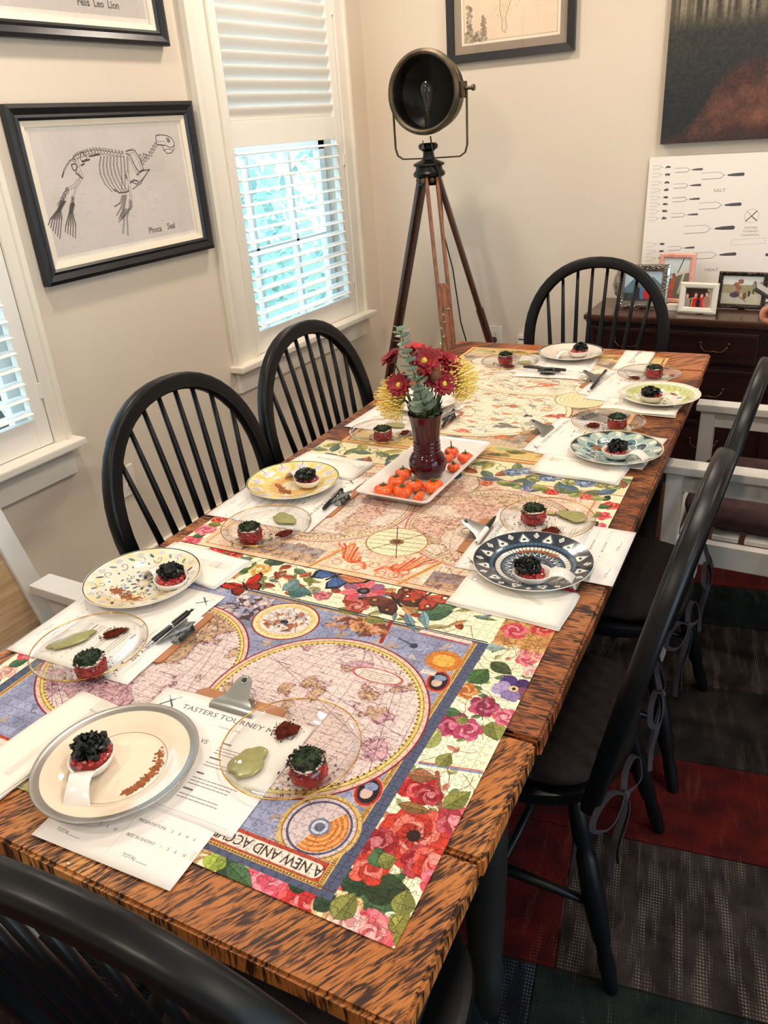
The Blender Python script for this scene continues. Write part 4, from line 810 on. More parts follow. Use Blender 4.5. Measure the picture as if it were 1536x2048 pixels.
def _score(c):
    x, y, _ = TX(c[0], c[1]); d = math.hypot(math.hypot(x, y), 1.55-0.762)
    q = CAMR @ (np.array([x, y, 0.762])-CAMP); px = 768+FPX*q[0]/q[2]
    cov = 0.0
    if px < 5: cov += 5
    for (cx, cy, r) in ((-0.776, 0.511, 0.15), (-0.72, 0.60, 0.12), (-1.04, 0.80, 0.16)):
        if math.hypot(x-cx, y-cy) < r: cov += 2
    return d+cov
build_jigsaw('jigsaw_puzzle', 'large assembled jigsaw of antique world maps edged with flowers and butterflies, near end of table', PU0, PU1, PV0, PV1, 0.0172, 0.7604, 0.7624, m_pz, 5, 300, _score, 'jigsaw puzzles covering the table')
build_jigsaw('jigsaw_puzzle', 'cream assembled jigsaw of sea charts with oval maps, far end of table', -1.088, -0.360, 1.7755, 2.815, 0.0172, 0.7604, 0.7624, m_pf, 6, 0, lambda c: 0, 'jigsaw puzzles covering the table')
# ================================================================== CHAIRS
m_cush = mat('charcoal_cushion_fabric', rgb(38, 32, 32), 0.95, spec=0.1, var=0.3, vscale=60, bump=0.5, bscale=300)
m_cush2 = mat('mauve_cushion_fabric', rgb(78, 60, 59), 0.95, spec=0.1, var=0.3, vscale=20, bump=0.5, bscale=250)
m_ribbon = mat('grey_tie_fabric', rgb(58, 53, 57), 0.9, spec=0.1)
def rsec(w_, t_, r=0.3, n=3):
    P = []
    for sx, sy, a0 in ((1, 1, 0), (-1, 1, PI/2), (-1, -1, PI), (1, -1, 3*PI/2)):
        q = min(w_, t_)*r
        for k in range(n+1):
            a = a0+PI/2*k/n; P.append((sx*(w_/2-q)+q*math.cos(a), sy*(t_/2-q)+q*math.sin(a)))
    return P
def cushion(w_, d_, h_, zc, yc=0.0, tuft=True):
    mb = MB(); R_ = []
    n = 36
    def outline(sc, z):
        P = []
        for k in range(n):
            a = 2*PI*k/n; c, s_ = math.cos(a), math.sin(a); e = 0.42
            P.append((w_/2*sc*math.copysign(abs(c)**e, c), yc+d_/2*sc*math.copysign(abs(s_)**e, s_), z))
        return P
    prof = [(0.02, -0.5), (0.8, -0.5), (0.96, -0.35), (1.0, 0.0), (0.97, 0.3), (0.85, 0.48), (0.55, 0.55), (0.25, 0.45), (0.02, 0.40)]
    mb.rings([outline(s_, zc+h_*z) for s_, z in prof], cap=True); return mb
def smooth_path(P, k=5):
    P = [Vector(p) for p in P]; o = []
    for i in range(len(P)-1):
        a, b, c, d = P[max(i-1, 0)], P[i], P[i+1], P[min(i+2, len(P)-1)]
        for j in range(k):
            t = j/k; o.append(0.5*((2*b)+(c-a)*t+(2*a-5*b+4*c-d)*t*t+(3*b-a-3*c+d)*t**3))
    return o+[P[-1]]
def bow(mb, p, s_=1.0, ang=0.0):
    """fabric tie knotted in a bow: two loops and two tails, in the local xz plane"""
    ca, sa = math.cos(ang), math.sin(ang)
    def Q(x, z, y=0.0): return (p[0]+s_*(x*ca), p[1]+s_*(y+x*sa), p[2]+s_*z)
    sec = [(0.0009, 0.0055), (-0.0009, 0.0055), (-0.0009, -0.0055), (0.0009, -0.0055)]
    for sx in (-1, 1):
        mb.tube(smooth_path([Q(0, 0), Q(sx*0.03, 0.022, 0.01), Q(sx*0.075, 0.020, 0.015), Q(sx*0.100, -0.004, 0.012), Q(sx*0.07, -0.022, -0.004), Q(sx*0.03, -0.012, -0.006), Q(0, 0)]), s_, sec=sec)
        mb.tube(smooth_path([Q(0, 0), Q(sx*0.010, -0.03, -0.006), Q(sx*0.022, -0.09), Q(sx*0.012, -0.15, 0.006), Q(sx*0.018, -0.20, 0.004)]), s_, sec=sec)
    mb.ico(Q(0, 0, -0.003), 0.009*s_, 1)
def windsor(label, loc, rz, group):
    t = thing('windsor_chair', label, 'chair', loc, rz, group)
    # saddle seat
    mb = MB(); n = 40
    def outl(sc, z):
        P = []
        for k in range(n):
            a = 2*PI*k/n; c, s_ = math.cos(a), math.sin(a); wx = 0.225*(1.0+0.05*s_); P.append((wx*sc*math.copysign(abs(c)**0.72, c), 0.215*sc*math.copysign(abs(s_)**0.72, s_), z-0.006*max(0, s_)*(1-sc)))
        return P
    mb.rings([outl(0.9, 0.408), outl(0.97, 0.413), outl(1.0, 0.428), outl(0.985, 0.442), outl(0.93, 0.447), outl(0.7, 0.438), outl(0.3, 0.434), outl(0.02, 0.434)], cap=True)
    mb.build('seat', m_black, t, smooth=50)
    rec = 0.20
    def BP(x, z, dy=0): return (x, -0.185-(z-0.44)*rec+dy, z)
    hp = []
    for k in range(7): z = 0.436+(0.74-0.436)*k/6; q = k/6; hp.append(BP(-(0.190+0.072*math.sin(q*PI/2)), z))
    for k in range(1, 24):
        a = PI-PI*k/24; hp.append(BP(0.262*math.copysign(abs(math.cos(a))**0.92, math.cos(a)), 0.74+0.280*math.sin(a)**0.95))
    for k in range(6, -1, -1): z = 0.436+(0.74-0.436)*k/6; q = k/6; hp.append(BP(0.190+0.072*math.sin(q*PI/2), z))
    # flat bent bow: section wide in the plane of the back
    H = MB(); nrm = Vector((0, 1, rec)).normalized(); rings = []
    for i, p in enumerate(hp):
        p = Vector(p); tg = (Vector(hp[min(i+1, len(hp)-1)])-Vector(hp[max(i-1, 0)])).normalized(); b = tg.cross(nrm).normalized()
        e = min(i, len(hp)-1-i); wd = 0.042 if e > 5 else 0.031+0.002*e
        rings.append([p+b*q[0]+nrm*q[1] for q in rsec(wd, 0.033, 0.3)])
    H.rings(rings); H.build('back_hoop', m_black, t, smooth=50)
    ns = 8
    for k in range(ns):
        f = (k+0.5)/ns*2-1; xb = 0.150*f*1.02; xt = 0.222*f*1.02
        zt_ = 0.74+0.264*math.sqrt(max(0.0, 1-(abs(xt)/0.250)**2.0)); a, b = Vector(BP(xb, 0.432)), Vector(BP(xt, zt_))
        pts = [a.lerp(b, q) for q in (0, 0.25, 0.5, 0.75, 1)]
        MB().tube(pts, [0.0075, 0.0092, 0.0088, 0.0075, 0.006], 8).build('spindle', m_black, t, smooth=True)
    L = {}
    for sx in (-1, 1):
        for sy in (-1, 1):
            a = Vector((sx*0.155, sy*0.145, 0.42)); b = Vector((sx*0.215, sy*(0.205 if sy > 0 else 0.255), 0.0)); L[(sx, sy)] = (a, b)
            fr = [0, 0.1, 0.22, 0.26, 0.30, 0.5, 0.72, 0.76, 0.86, 1.0]; rr_ = [0.013, 0.017, 0.019, 0.014, 0.019, 0.0225, 0.018, 0.014, 0.017, 0.0125]
            MB().tube([a.lerp(b, q) for q in fr], rr_, 12).build('leg', m_black, t, smooth=50)
    M_ = {}
    for sx in (-1, 1):
        a = L[(sx, 1)][0].lerp(L[(sx, 1)][1], 0.55); b = L[(sx, -1)][0].lerp(L[(sx, -1)][1], 0.55); M_[sx] = a.lerp(b, 0.5)
        MB().tube([a.lerp(b, q) for q in (0, 0.5, 1)], [0.008, 0.012, 0.008], 8).build('stretcher', m_black, t, smooth=True)
    MB().tube([M_[-1].lerp(M_[1], q) for q in (0, 0.5, 1)], [0.008, 0.012, 0.008], 8).build('stretcher', m_black, t, smooth=True)
    return t
def add_cushion(ch_loc, rz, label, m, group='chair cushions', ties=True, w_=0.40, d_=0.40, h_=0.035, z=0.466):
    t = thing('chair_cushion', label, 'cushion', (ch_loc[0], ch_loc[1], ch_loc[2]), rz, group)
    cushion(w_, d_, h_, z, 0.012).build('pad', m, t, smooth=True)
    if ties:
        for sx in (-1, 1):
            b = MB(); bow(b, (sx*0.150, -0.232, 0.452), 1.0, ang=0.15*sx); b.build('tie', m_ribbon, t)
    return t
CH = [('near black hoop-back chair on the left side, before the wall outlet', (-1.085, 1.312, 0), -PI/2),
      ('second black hoop-back chair on the left side, below the shuttered window', (-1.085, 1.880, 0), -PI/2),
      ('black hoop-back chair at the far end of the table by the chest', (-0.815, 2.80, 0), PI+0.03),
      ('nearest black hoop-back chair on the right side, cushion tied with a bow', (-0.425, 1.215, 0), PI/2),
      ('second black hoop-back chair on the right side, beyond the nearest one', (-0.420, 1.785, 0), PI/2),
      ('black hoop-back chair at the near end of the table, bottom left corner', (-0.50, 0.51, 0), 0.10)]
c0 = windsor(CH[0][0], (CH[0][1][0], CH[0][1][1], 0), CH[0][2], 'black hoop-back chairs around the table')
onrug = lambda p: 0.0095
c0.location.z = 0.0095
for lb, p, r in CH[1:]: dup(c0, (p[0], p[1], 0.0095), r, lb)
cl = ['left near', 'left middle', 'far end', 'dark grey seat cushion of the nearest right-hand black chair, tied in bows', 'dark grey seat cushion of the second right-hand black chair', 'dark grey seat cushion of the chair at the bottom left corner']
for i in (0, 3, 4, 5):
    lb = 'dark grey seat cushion of the left-hand black chair by the outlet' if i == 0 else cl[i]
    p = CH[i][1]; add_cushion((p[0], p[1], 0.0095), CH[i][2], lb, m_cush, ties=(i in (3, 4)), w_=0.34 if i == 5 else 0.40, d_=0.34 if i == 5 else 0.40)
# white armchairs
m_wch = mat('white_chair_paint', rgb(206, 203, 198), 0.4, var=0.03)
m_tan = mat('pale_oak_panel', rgb(176, 146, 112), 0.5, col2=rgb(150, 120, 88), vscale=5, stretch=(1, 3, 26), bump=0.15, bscale=40)
def armchair(label, loc, rz, group):
    """painted armchair, faces +y in its own frame: square posts, flat arms, panel back"""
    t = thing('armchair', label, 'chair', loc, rz, group); W_, D_ = 0.27, 0.25
    for sx in (-1, 1):
        MB().box((sx*W_, D_-0.02, 0.315), (0.045, 0.045, 0.63), bev=0.004).build('leg', m_wch, t)
        a, b = Vector((sx*W_, -D_+0.02, 0.0)), Vector((sx*W_, -D_-0.19, 0.93)); mid = Vector((sx*W_, -D_+0.01, 0.45))
        MB().tube([a, mid, b], 1.0, sec=rsec(0.05, 0.04, 0.12)).build('leg', m_wch, t, smooth=50)
        MB().box((sx*W_, 0.0, 0.645), (0.06, 2*D_+0.035, 0.024), bev=0.004).build('armrest', m_wch, t)
        MB().box((sx*W_, 0.0, 0.605), (0.024, 2*D_-0.03, 0.055), bev=0.003).build('arm_rail', m_wch, t)
        MB().box((sx*W_, 0.0, 0.395), (0.03, 2*D_-0.06, 0.07), bev=0.003).build('seat_rail', m_wch, t)
    for yy in (D_-0.02, -D_+0.02): MB().box((0, yy, 0.395), (2*W_-0.045, 0.03, 0.07), bev=0.003).build('seat_rail', m_wch, t)
    for k in range(5): MB().box((0, -D_+0.08+0.085*k, 0.438), (2*W_-0.03, 0.07, 0.014), bev=0.003).build('seat_slat', m_wch, t)
    MB().box((0, -D_-0.095, 0.70), (2*W_-0.03, 0.018, 0.34), rot=(0.39, 0, 0), bev=0.002).build('back_panel', m_tan, t)
    MB().box((0, -D_-0.19, 0.93), (2*W_+0.05, 0.034, 0.04), rot=(0.39, 0, 0), bev=0.004).build('top_rail', m_wch, t)
    return t
ac = armchair('white armchair with pale wood back panel at the left edge, against the wall side', (-1.245, 0.665, 0.0095), -PI/2, 'white armchairs')
dup(ac, (-0.09, 2.375, 0.0095), PI/2, 'white armchair at the far right corner of the table, by the chest')
for lb, p, r in (('mauve cushion on the white armchair at the far right', (-0.09, 2.375, 0.0095), PI/2), ('mauve cushion on the white armchair at the left edge', (-1.245, 0.665, 0.0095), -PI/2)):
    t = thing('chair_cushion', lb, 'cushion', p, r, 'chair cushions'); cushion(0.48, 0.44, 0.06, 0.478, 0.0).build('pad', m_cush2, t, smooth=True)
    MB().lathe([(0.001, 0.5075), (0.008, 0.509), (0.009, 0.5065)], 12).build('button', m_cush2, t, smooth=True)

# ================================================================== WALL ART
m_frblack = mat('black_frame_wood', rgb(27, 28, 34), 0.35, var=0.3, vscale=25, bump=0.15)
m_fillet = mat('cream_fillet', rgb(238, 226, 206), 0.5)
m_glaze = glass_mat('picture_glass', (1, 1, 1), 0.02, 1.3)
def frame_ring(mb, w_, h_, fw, d_, x0, prof=None):
    """mitred moulding in the local yz plane (front = +x); w_,h_ outer size"""
    prof = prof or [(0, 0), (0, d_), (fw*0.25, d_), (fw*0.45, d_*0.72), (fw*0.75, d_*0.8), (fw, d_*0.55), (fw, 0)]
    R_ = []
    for (sy, sz) in ((-1, -1), (1, -1), (1, 1), (-1, 1)):
        R_.append([(x0+q[1], sy*(w_/2-q[0]), sz*(h_/2-q[0])) for q in prof])
    mb.rings(R_, cap=False, closed=True)
def picture(name, label, cat, loc, rz, w_, h_, fw, d_, art, mat_w=0.0, m_mat=None, fillet=0.0, group=None, m_fr=None, glass=True, prof=None):
    t = thing(name, label, cat, loc, rz, group)
    mb = MB(); frame_ring(mb, w_, h_, fw, d_, 0.002, prof); mb.build('frame', m_fr or m_frblack, t)
    MB().box((0.003, 0, 0), (0.004, w_-2*fw*0.9, h_-2*fw*0.9)).build('backing_board', m_fillet, t)
    iw, ih = w_-2*fw, h_-2*fw
    if fillet:
        mb = MB(); frame_ring(mb, iw+0.002, ih+0.002, fillet, d_*0.55, 0.004, [(0, 0), (0, d_*0.5), (fillet, d_*0.35), (fillet, 0)]); mb.build('fillet', m_fillet, t)
    if mat_w:
        mb = MB(); frame_ring(mb, iw+0.002, ih+0.002, mat_w, 0.003, 0.006, [(0, 0), (0, 0.003), (mat_w-0.003, 0.003), (mat_w, 0.001)]); mb.build('picture_mat', m_mat, t); iw -= 2*mat_w; ih -= 2*mat_w
    iw += 0.003; ih += 0.003
    mb = MB(); mb.add([(0.0075, -iw/2, -ih/2), (0.0075, iw/2, -ih/2), (0.0075, iw/2, ih/2), (0.0075, -iw/2, ih/2)], [[0, 1, 2, 3]], [(0, 0), (1, 0), (1, 1), (0, 1)]); mb.build('print', art, t)
    if glass: MB().box((0.012, 0, 0), (0.0015, w_-2*fw+0.004, h_-2*fw+0.004)).build('glazing', m_glaze, t)
    return t
# --- skeleton prints; y,z of the left wall plane are used as drawing coordinates
SEAL_Y0, SEAL_Y1, SEAL_Z0, SEAL_Z1 = 1.700, 2.512, 1.163, 1.686
def art_seal():
    fw = 0.062; y0, y1, z0, z1 = SEAL_Y0+fw, SEAL_Y1-fw, SEAL_Z0+fw, SEAL_Z1-fw
    C = Canvas(y0, z0, y1, z1, 1700, c8(238, 231, 220)); C.rect(y0+0.03, z0+0.032, y1-0.03, z1-0.028, c8(218, 208, 201)); C.mottle(1.0, 0.004, 5, 0.02); C.mottle(1.0, 0.08, 7, 0.025)
    ink = c8(62, 54, 54); lt = c8(222, 214, 206)
    def K(x, y): p = wall_x(80+x/5.12, 260+y/5.12, XL); return (p[1], p[2])
    def L(pts, wd=0.0024, col=ink, al=0.85): C.line([K(*p) for p in pts], wd, col, al)
    def bone(pts, wd): L(pts, wd+0.0022, ink, 0.8); L(pts, wd, lt, 0.9)
    rs = random.Random(2)
    spine = [(350, 330), (385, 300), (430, 285), (480, 268), (540, 255), (600, 255), (660, 262), (720, 270), (790, 280), (850, 288)]
    for a, b in zip(spine, spine[1:]):
        for q in (0, 0.5):
            x, y = a[0]+(b[0]-a[0])*q, a[1]+(b[1]-a[1])*q; C.poly(blob(*K(x, y), 0.0058, 10, rs, 0.4), lt); C.line(blob(*K(x, y), 0.0060, 10, rs, 0.4), 0.0016, ink, 0.85, True); L([(x, y-8), (x-8, y-36), (x+8, y-34), (x+6, y-8)], 0.0017, ink, 0.7)
    for x, y in ((1020, 350), (1045, 325), (1070, 300), (1095, 275), (1115, 245), (1130, 215), (1150, 190), (1000, 300), (1040, 290)):
        C.line(blob(*K(x, y), 0.0065, 10, rs, 0.4), 0.0018, ink, 0.8, True); L([(x, y), (x-18, y-28)], 0.002, ink, 0.7)
    L([(350, 325), (310, 345), (280, 385), (255, 430), (236, 495)], 0.0050, ink); L([(345, 328), (305, 352), (275, 392), (250, 440)], 0.0018, lt)
    for k in range(9):
        x = 610+32*k; L([(x, 295), (x-14+2*k, 380), (x-6+5*k, 470), (x+40+4*k, 560), (x+110-2*k, 630)] if k < 6 else [(x, 300), (x+6, 400), (x+12, 520), (x+10, 615)], 0.0026, ink, 0.8)
        L([(x+9, 298), (x-5+2*k, 380), (x+3+5*k, 468), (x+49+4*k, 556)] if k < 6 else [(x+9, 300), (x+15, 400), (x+20, 520)], 0.0016, ink, 0.5)
    L([(740, 610), (790, 640), (850, 635), (890, 620)], 0.0045, ink); bone([(865, 262), (930, 240), (985, 330), (1015, 420)], 0.010); bone([(880, 300), (930, 380), (975, 470)], 0.006)
    for p in ([(860, 250), (905, 236), (945, 245), (990, 320), (1030, 420), (980, 440), (940, 380), (900, 290), (860, 270)],): L(p, 0.0028)
    bone([(870, 450), (885, 560), (905, 700)], 0.008); L([(900, 530), (960, 560), (1020, 510), (1085, 420), (1020, 430), (960, 470)], 0.0036); L([(920, 605), (1000, 550), (1040, 480)], 0.003); L([(900, 545), (930, 520), (970, 530)], 0.005); L([(850, 470), (860, 500)], 0.005)
    for k in range(8): C.line(blob(*K(890+10*(k % 3), 715+10*k), 0.004, 8, rs, 0.4), 0.0016, ink, 0.8, True)
    for k, (x, y) in enumerate(((740, 770), (760, 850), (790, 875), (815, 885), (820, 1020), (870, 1040))): L([(820+12*k if k < 4 else 890, 660 if k < 4 else 780), ((x+850)/2, (y+700)/2), (x, y)], 0.0026); L([(828+12*k if k < 4 else 900, 662 if k < 4 else 782), ((x+866)/2, (y+704)/2), (x+10, y+4)], 0.0016, ink, 0.6)
    for k in range(4): L([(880-12*k, 790), (850-22*k, 850+10*k), (815-10*k, 885+12*k)], 0.0024)
    # skull
    sk = [(1150, 100), (1190, 92), (1250, 98), (1300, 120), (1330, 170), (1325, 230), (1300, 262), (1260, 268), (1225, 235), (1215, 190), (1160, 185), (1150, 140)]
    C.poly([K(*p) for p in sk], lt); C.line([K(*p) for p in sk], 0.0030, ink, 0.9, True); C.poly([K(*p) for p in ((1245, 115), (1285, 130), (1290, 165), (1262, 165))], c8(120, 112, 124)); L([(1160, 185), (1240, 190), (1300, 215), (1325, 190)], 0.003); L([(1225, 235), (1270, 225), (1310, 235)], 0.002); L([(1150, 140), (1180, 160), (1230, 150), (1245, 180)], 0.0018, ink, 0.6)
    # pelvis and hind limbs
    C.line(blob(*K(440, 305), 0.012, 12, rs, 0.4), 0.0022, ink, 0.8, True); L([(430, 350), (500, 330)], 0.0055); L([(500, 300), (600, 280)], 0.005); L([(420, 385), (450, 370)], 0.005); bone([(380, 340), (395, 420), (430, 490)], 0.009); C.line(blob(*K(355, 400), 0.010, 10, rs, 0.3), 0.0034, ink, 0.9, True); L([(370, 455), (430, 505)], 0.005); bone([(405, 510), (350, 580), (285, 610)], 0.006); bone([(420, 510), (365, 600), (340, 690)], 0.005)
    for k in range(10): C.line(blob(*K(290-9*k+rs.uniform(-8, 8), 610+16*k), 0.0055, 8, rs, 0.4), 0.0018, ink, 0.85, True)
    for k in range(6): C.line(blob(*K(338+rs.uniform(-5, 5), 690+14*k), 0.0045, 8, rs, 0.4), 0.0018, ink, 0.8, True)
    for k in range(6):
        x = 98+22*k; y = 945+26*k if k < 5 else 1070; L([(225+8*k, 720), (190+5*k, 800), (x+20, 890), (x, y)], 0.0034); L([(232+8*k, 722), (200+5*k, 802), (x+29, 890)], 0.0016, ink, 0.6)
    for k in range(5):
        x = 262+24*k; L([(315+8*k, 740), (300+8*k, 830), (x+4, 950), (x, 1010+14*k)], 0.0032); L([(323+8*k, 742), (308+8*k, 832), (x+12, 950)], 0.0015, ink, 0.6)
    x, z = K(1078, 1022); C.text('Phoca', x, z, 0.019, ink, al=0.8, boldw=0.0004); x2, z2 = K(1262, 985); C.text('Seal', x2, z+0.002, 0.019, ink, al=0.8, sx=0.95, boldw=0.0004)
    for k in range(26): x = rs.uniform(y0+0.05, y1-0.06); z = rs.uniform(z0+0.05, z1-0.2); C.line([(x, z), (x+0.02, z+0.001)], 0.0016, c8(180, 168, 164), 0.5)
    return C.a
def wallpic(y0, y1, z0, z1): return (XL+0.004, (y0+y1)/2, (z0+z1)/2), y1-y0, z1-z0
loc, w_, h_ = wallpic(SEAL_Y0, SEAL_Y1, SEAL_Z0, SEAL_Z1)
FP = [(0, 0), (0, 0.026), (0.012, 0.030), (0.020, 0.026), (0.030, 0.021), (0.038, 0.024), (0.046, 0.018), (0.046, 0)]
picture('framed_print', 'framed seal skeleton engraving in a black frame on the left wall, seen whole', 'picture', loc, 0, w_, h_, 0.046, 0.028, image_mat('print_seal', art_seal(), 0.6), fillet=0.018, group='skeleton prints on the left wall', prof=FP)
def art_lion():
    w_, h_ = 0.70, 0.40; C = Canvas(0, 0, w_, h_, 1200, c8(232, 224, 214)); C.rect(0.03, 0.032, w_-0.03, h_-0.03, c8(206, 196, 190)); C.mottle(1.0, 0.004, 5, 0.02); ink = c8(70, 62, 56)
    C.text('Felis  Leo  Lion', 0.385, 0.052, 0.020, ink, al=0.85, boldw=0.0004); rs = random.Random(4)
    # four-legged skeleton above the caption
    for k in range(16): C.line(blob(0.16+0.022*k, 0.28+0.012*math.sin(k*0.4), 0.008, 9, rs, 0.4), 0.002, ink, 0.8, True)
    for k in range(9): C.line([(0.27+0.018*k, 0.275), (0.26+0.02*k, 0.22), (0.28+0.018*k, 0.185)], 0.0028, ink, 0.8)
    for x in (0.19, 0.22, 0.44, 0.48): C.line([(x, 0.27), (x+0.015, 0.2), (x-0.01, 0.15), (x, 0.095), (x+0.02, 0.09)], 0.006, ink, 0.7)
    C.line(blob(0.55, 0.30, 0.03, 16, rs, 0.2, ry=0.022), 0.003, ink, 0.9, True); C.line([(0.16, 0.28), (0.12, 0.26), (0.10, 0.2), (0.09, 0.14)], 0.003, ink, 0.8)
    return C.a
loc, w_, h_ = wallpic(1.634, 2.446, 1.858, 2.380)
picture('framed_print', 'framed lion skeleton engraving in a black frame, above the seal print', 'picture', loc, 0, w_, h_, 0.046, 0.028, image_mat('print_lion', art_lion(), 0.6), fillet=0.018, group='skeleton prints on the left wall', prof=FP)
def art_map():
    w_, h_ = 0.47, 0.40; C = Canvas(0, 0, w_, h_, 1300, c8(240, 226, 206)); C.rect(0.008, 0.008, w_-0.008, h_-0.008, c8(232, 208, 182)); C.mottle(1.0, 0.12, 3, 0.04); ink = c8(110, 92, 70); rs = random.Random(8)
    C.line([(0.014, 0.014), (w_-0.014, 0.014), (w_-0.014, h_-0.014), (0.014, h_-0.014)], 0.0016, ink, 0.7, True)
    P = [(0.14, 0.4), (0.16, 0.33), (0.185, 0.27), (0.19, 0.2), (0.188, 0.13), (0.20, 0.09), (0.198, 0.05), (0.212, 0.035), (0.222, 0.06), (0.216, 0.10), (0.235, 0.15), (0.25, 0.2), (0.275, 0.25), (0.31, 0.29), (0.30, 0.35), (0.24, 0.4)]
    C.poly(P, c8(222, 196, 160), 0.5); C.line(P, 0.0025, ink, 0.7)
    for k in range(60): x, y = rs.uniform(0.15, 0.28), rs.uniform(0.1, 0.38); C.line([(x, y), (x+rs.uniform(-0.01, 0.01), y+0.012)], 0.0013, ink, 0.5)
    for k in range(150):
        x, y = rs.uniform(0.018, 0.12), rs.uniform(0.014, 0.05); C.poly(blob(x, y, 0.008, 9, rs, 0.5), [c8(120, 108, 90), c8(200, 184, 160), c8(160, 146, 120)][k % 3], 0.7)
    for k in range(60): C.poly(blob(0.04+rs.uniform(-0.012, 0.012), rs.uniform(0.05, 0.17), 0.007, 9, rs, 0.5), [c8(110, 98, 84), c8(170, 156, 130)][k % 2], 0.7); C.poly(blob(0.11+rs.uniform(-0.01, 0.01), rs.uniform(0.03, 0.12), 0.006, 9, rs, 0.5), c8(140, 124, 100), 0.6)
    for k in range(5): a = k*0.6; C.line([(0.35, 0.3), (0.35+0.3*math.cos(a*2), 0.3+0.3*math.sin(a*2))], 0.0008, ink, 0.3)
    return C.a
# back wall faces -y: local +x of a picture must point to -y
RB = -PI/2
X0_, X1_, Z0_, Z1_ = -1.783, -1.181, 1.790, 2.29
picture('framed_map', 'antique map under glass, wide taupe mat and black frame on the back wall', 'picture', ((X0_+X1_)/2, YB-0.004, (Z0_+Z1_)/2), RB, X1_-X0_, Z1_-Z0_, 0.034, 0.026, image_mat('print_map', art_map(), 0.5), mat_w=0.036, m_mat=mat('taupe_mat_board', rgb(150, 134, 116), 0.8), prof=[(0, 0), (0, 0.024), (0.034, 0.020), (0.034, 0)])
def art_abstract():
    return _abs()*0.80
def _abs():
    w_, h_ = 1.0, 1.05; k = 700; C = Canvas(0, 0, w_, h_, k, c8(54, 54, 50)); H, W = C.H, C.W
    Y = (np.arange(H)/H)[:, None]*np.ones((1, W)); X = (np.arange(W)/W)[None]*np.ones((H, 1)); n = fbm(H, W, 180, 3, 6); n2 = fbm(H, W, 60, 4, 6); st = vnoise(H, W, 5, np.random.default_rng(2)).mean(0)[None]*0+np.repeat(fbm(4, W, 8, 6, 3)[:1], H, 0)
    def over(mask, col): m_ = np.clip(mask, 0, 1)[..., None]; C.a[:] = C.a*(1-m_)+np.asarray(col, np.float32)*m_
    over((0.42-Y)*3*(1-X*1.2), c8(30, 38, 46)); over((n-0.45)*3*(Y > 0.2), c8(62, 66, 56))
    edge = 0.385+0.05*(n-0.5)+0.03*(st-0.5); over((Y-edge)*14, c8(118, 106, 86)); over(np.clip((Y-edge)*14, 0, 1)*np.clip((st-0.45)*5, 0, 1), c8(168, 156, 132)); over(np.clip((Y-edge)*14, 0, 1)*np.clip((0.42-st)*5, 0, 1), c8(66, 60, 50))
    hill = 0.03+0.27/(1+np.exp(-(X-0.17)*24))+0.07*(n-0.5); over((hill-Y)*26, c8(84, 52, 46)); over(np.clip((hill-Y)*26, 0, 1)*np.clip((n2-0.5)*5, 0, 1), c8(122, 76, 62)); over(np.clip((hill-Y)*26, 0, 1)*np.clip((0.42-n)*6, 0, 1), c8(52, 40, 42))
    over(np.clip(1-np.hypot((X-0.36)/0.08, (Y-0.08)/0.05), 0, 1)*1.6*(n2+0.2), c8(150, 92, 70)); over((0.05-Y)*18*(0.5+n), c8(60, 42, 44))
    C.a += ((fbm(H, W, 6, 9, 3)-0.5)*0.16)[..., None]
    rs = random.Random(3)
    for k in range(16): x = 0.20+0.05*k; C.poly(blob(x, 0.56+rs.uniform(-0.02, 0.10), 0.026, 16, rs, 0.3), c8(236, 206, 190), 0.9); C.poly(blob(x, 0.565+rs.uniform(-0.02, 0.10), 0.018, 16, rs, 0.3), [c8(226, 110, 96), c8(216, 84, 84), c8(236, 150, 140)][k % 3], 0.9)
    return C.a
t = thing('abstract_painting', 'large unframed abstract canvas, dark with a red-brown mound, on the back wall', 'painting', (-0.785+0.5, YB-0.021, 1.402+0.525), RB)
mb = MB(); mb.box((0, 0, 0), (0.036, 1.0, 1.05)); mb.build('stretched_canvas', mat('canvas_edge', rgb(30, 28, 30), 0.7), t)
mb = MB(); mb.add([(0.0185, -0.5, -0.525), (0.0185, 0.5, -0.525), (0.0185, 0.5, 0.525), (0.0185, -0.5, 0.525)], [[0, 1, 2, 3]], [(0, 0), (1, 0), (1, 1), (0, 1)]); mb.build('painted_face', image_mat('print_abstract', art_abstract(), 0.6, bump=0.2), t)
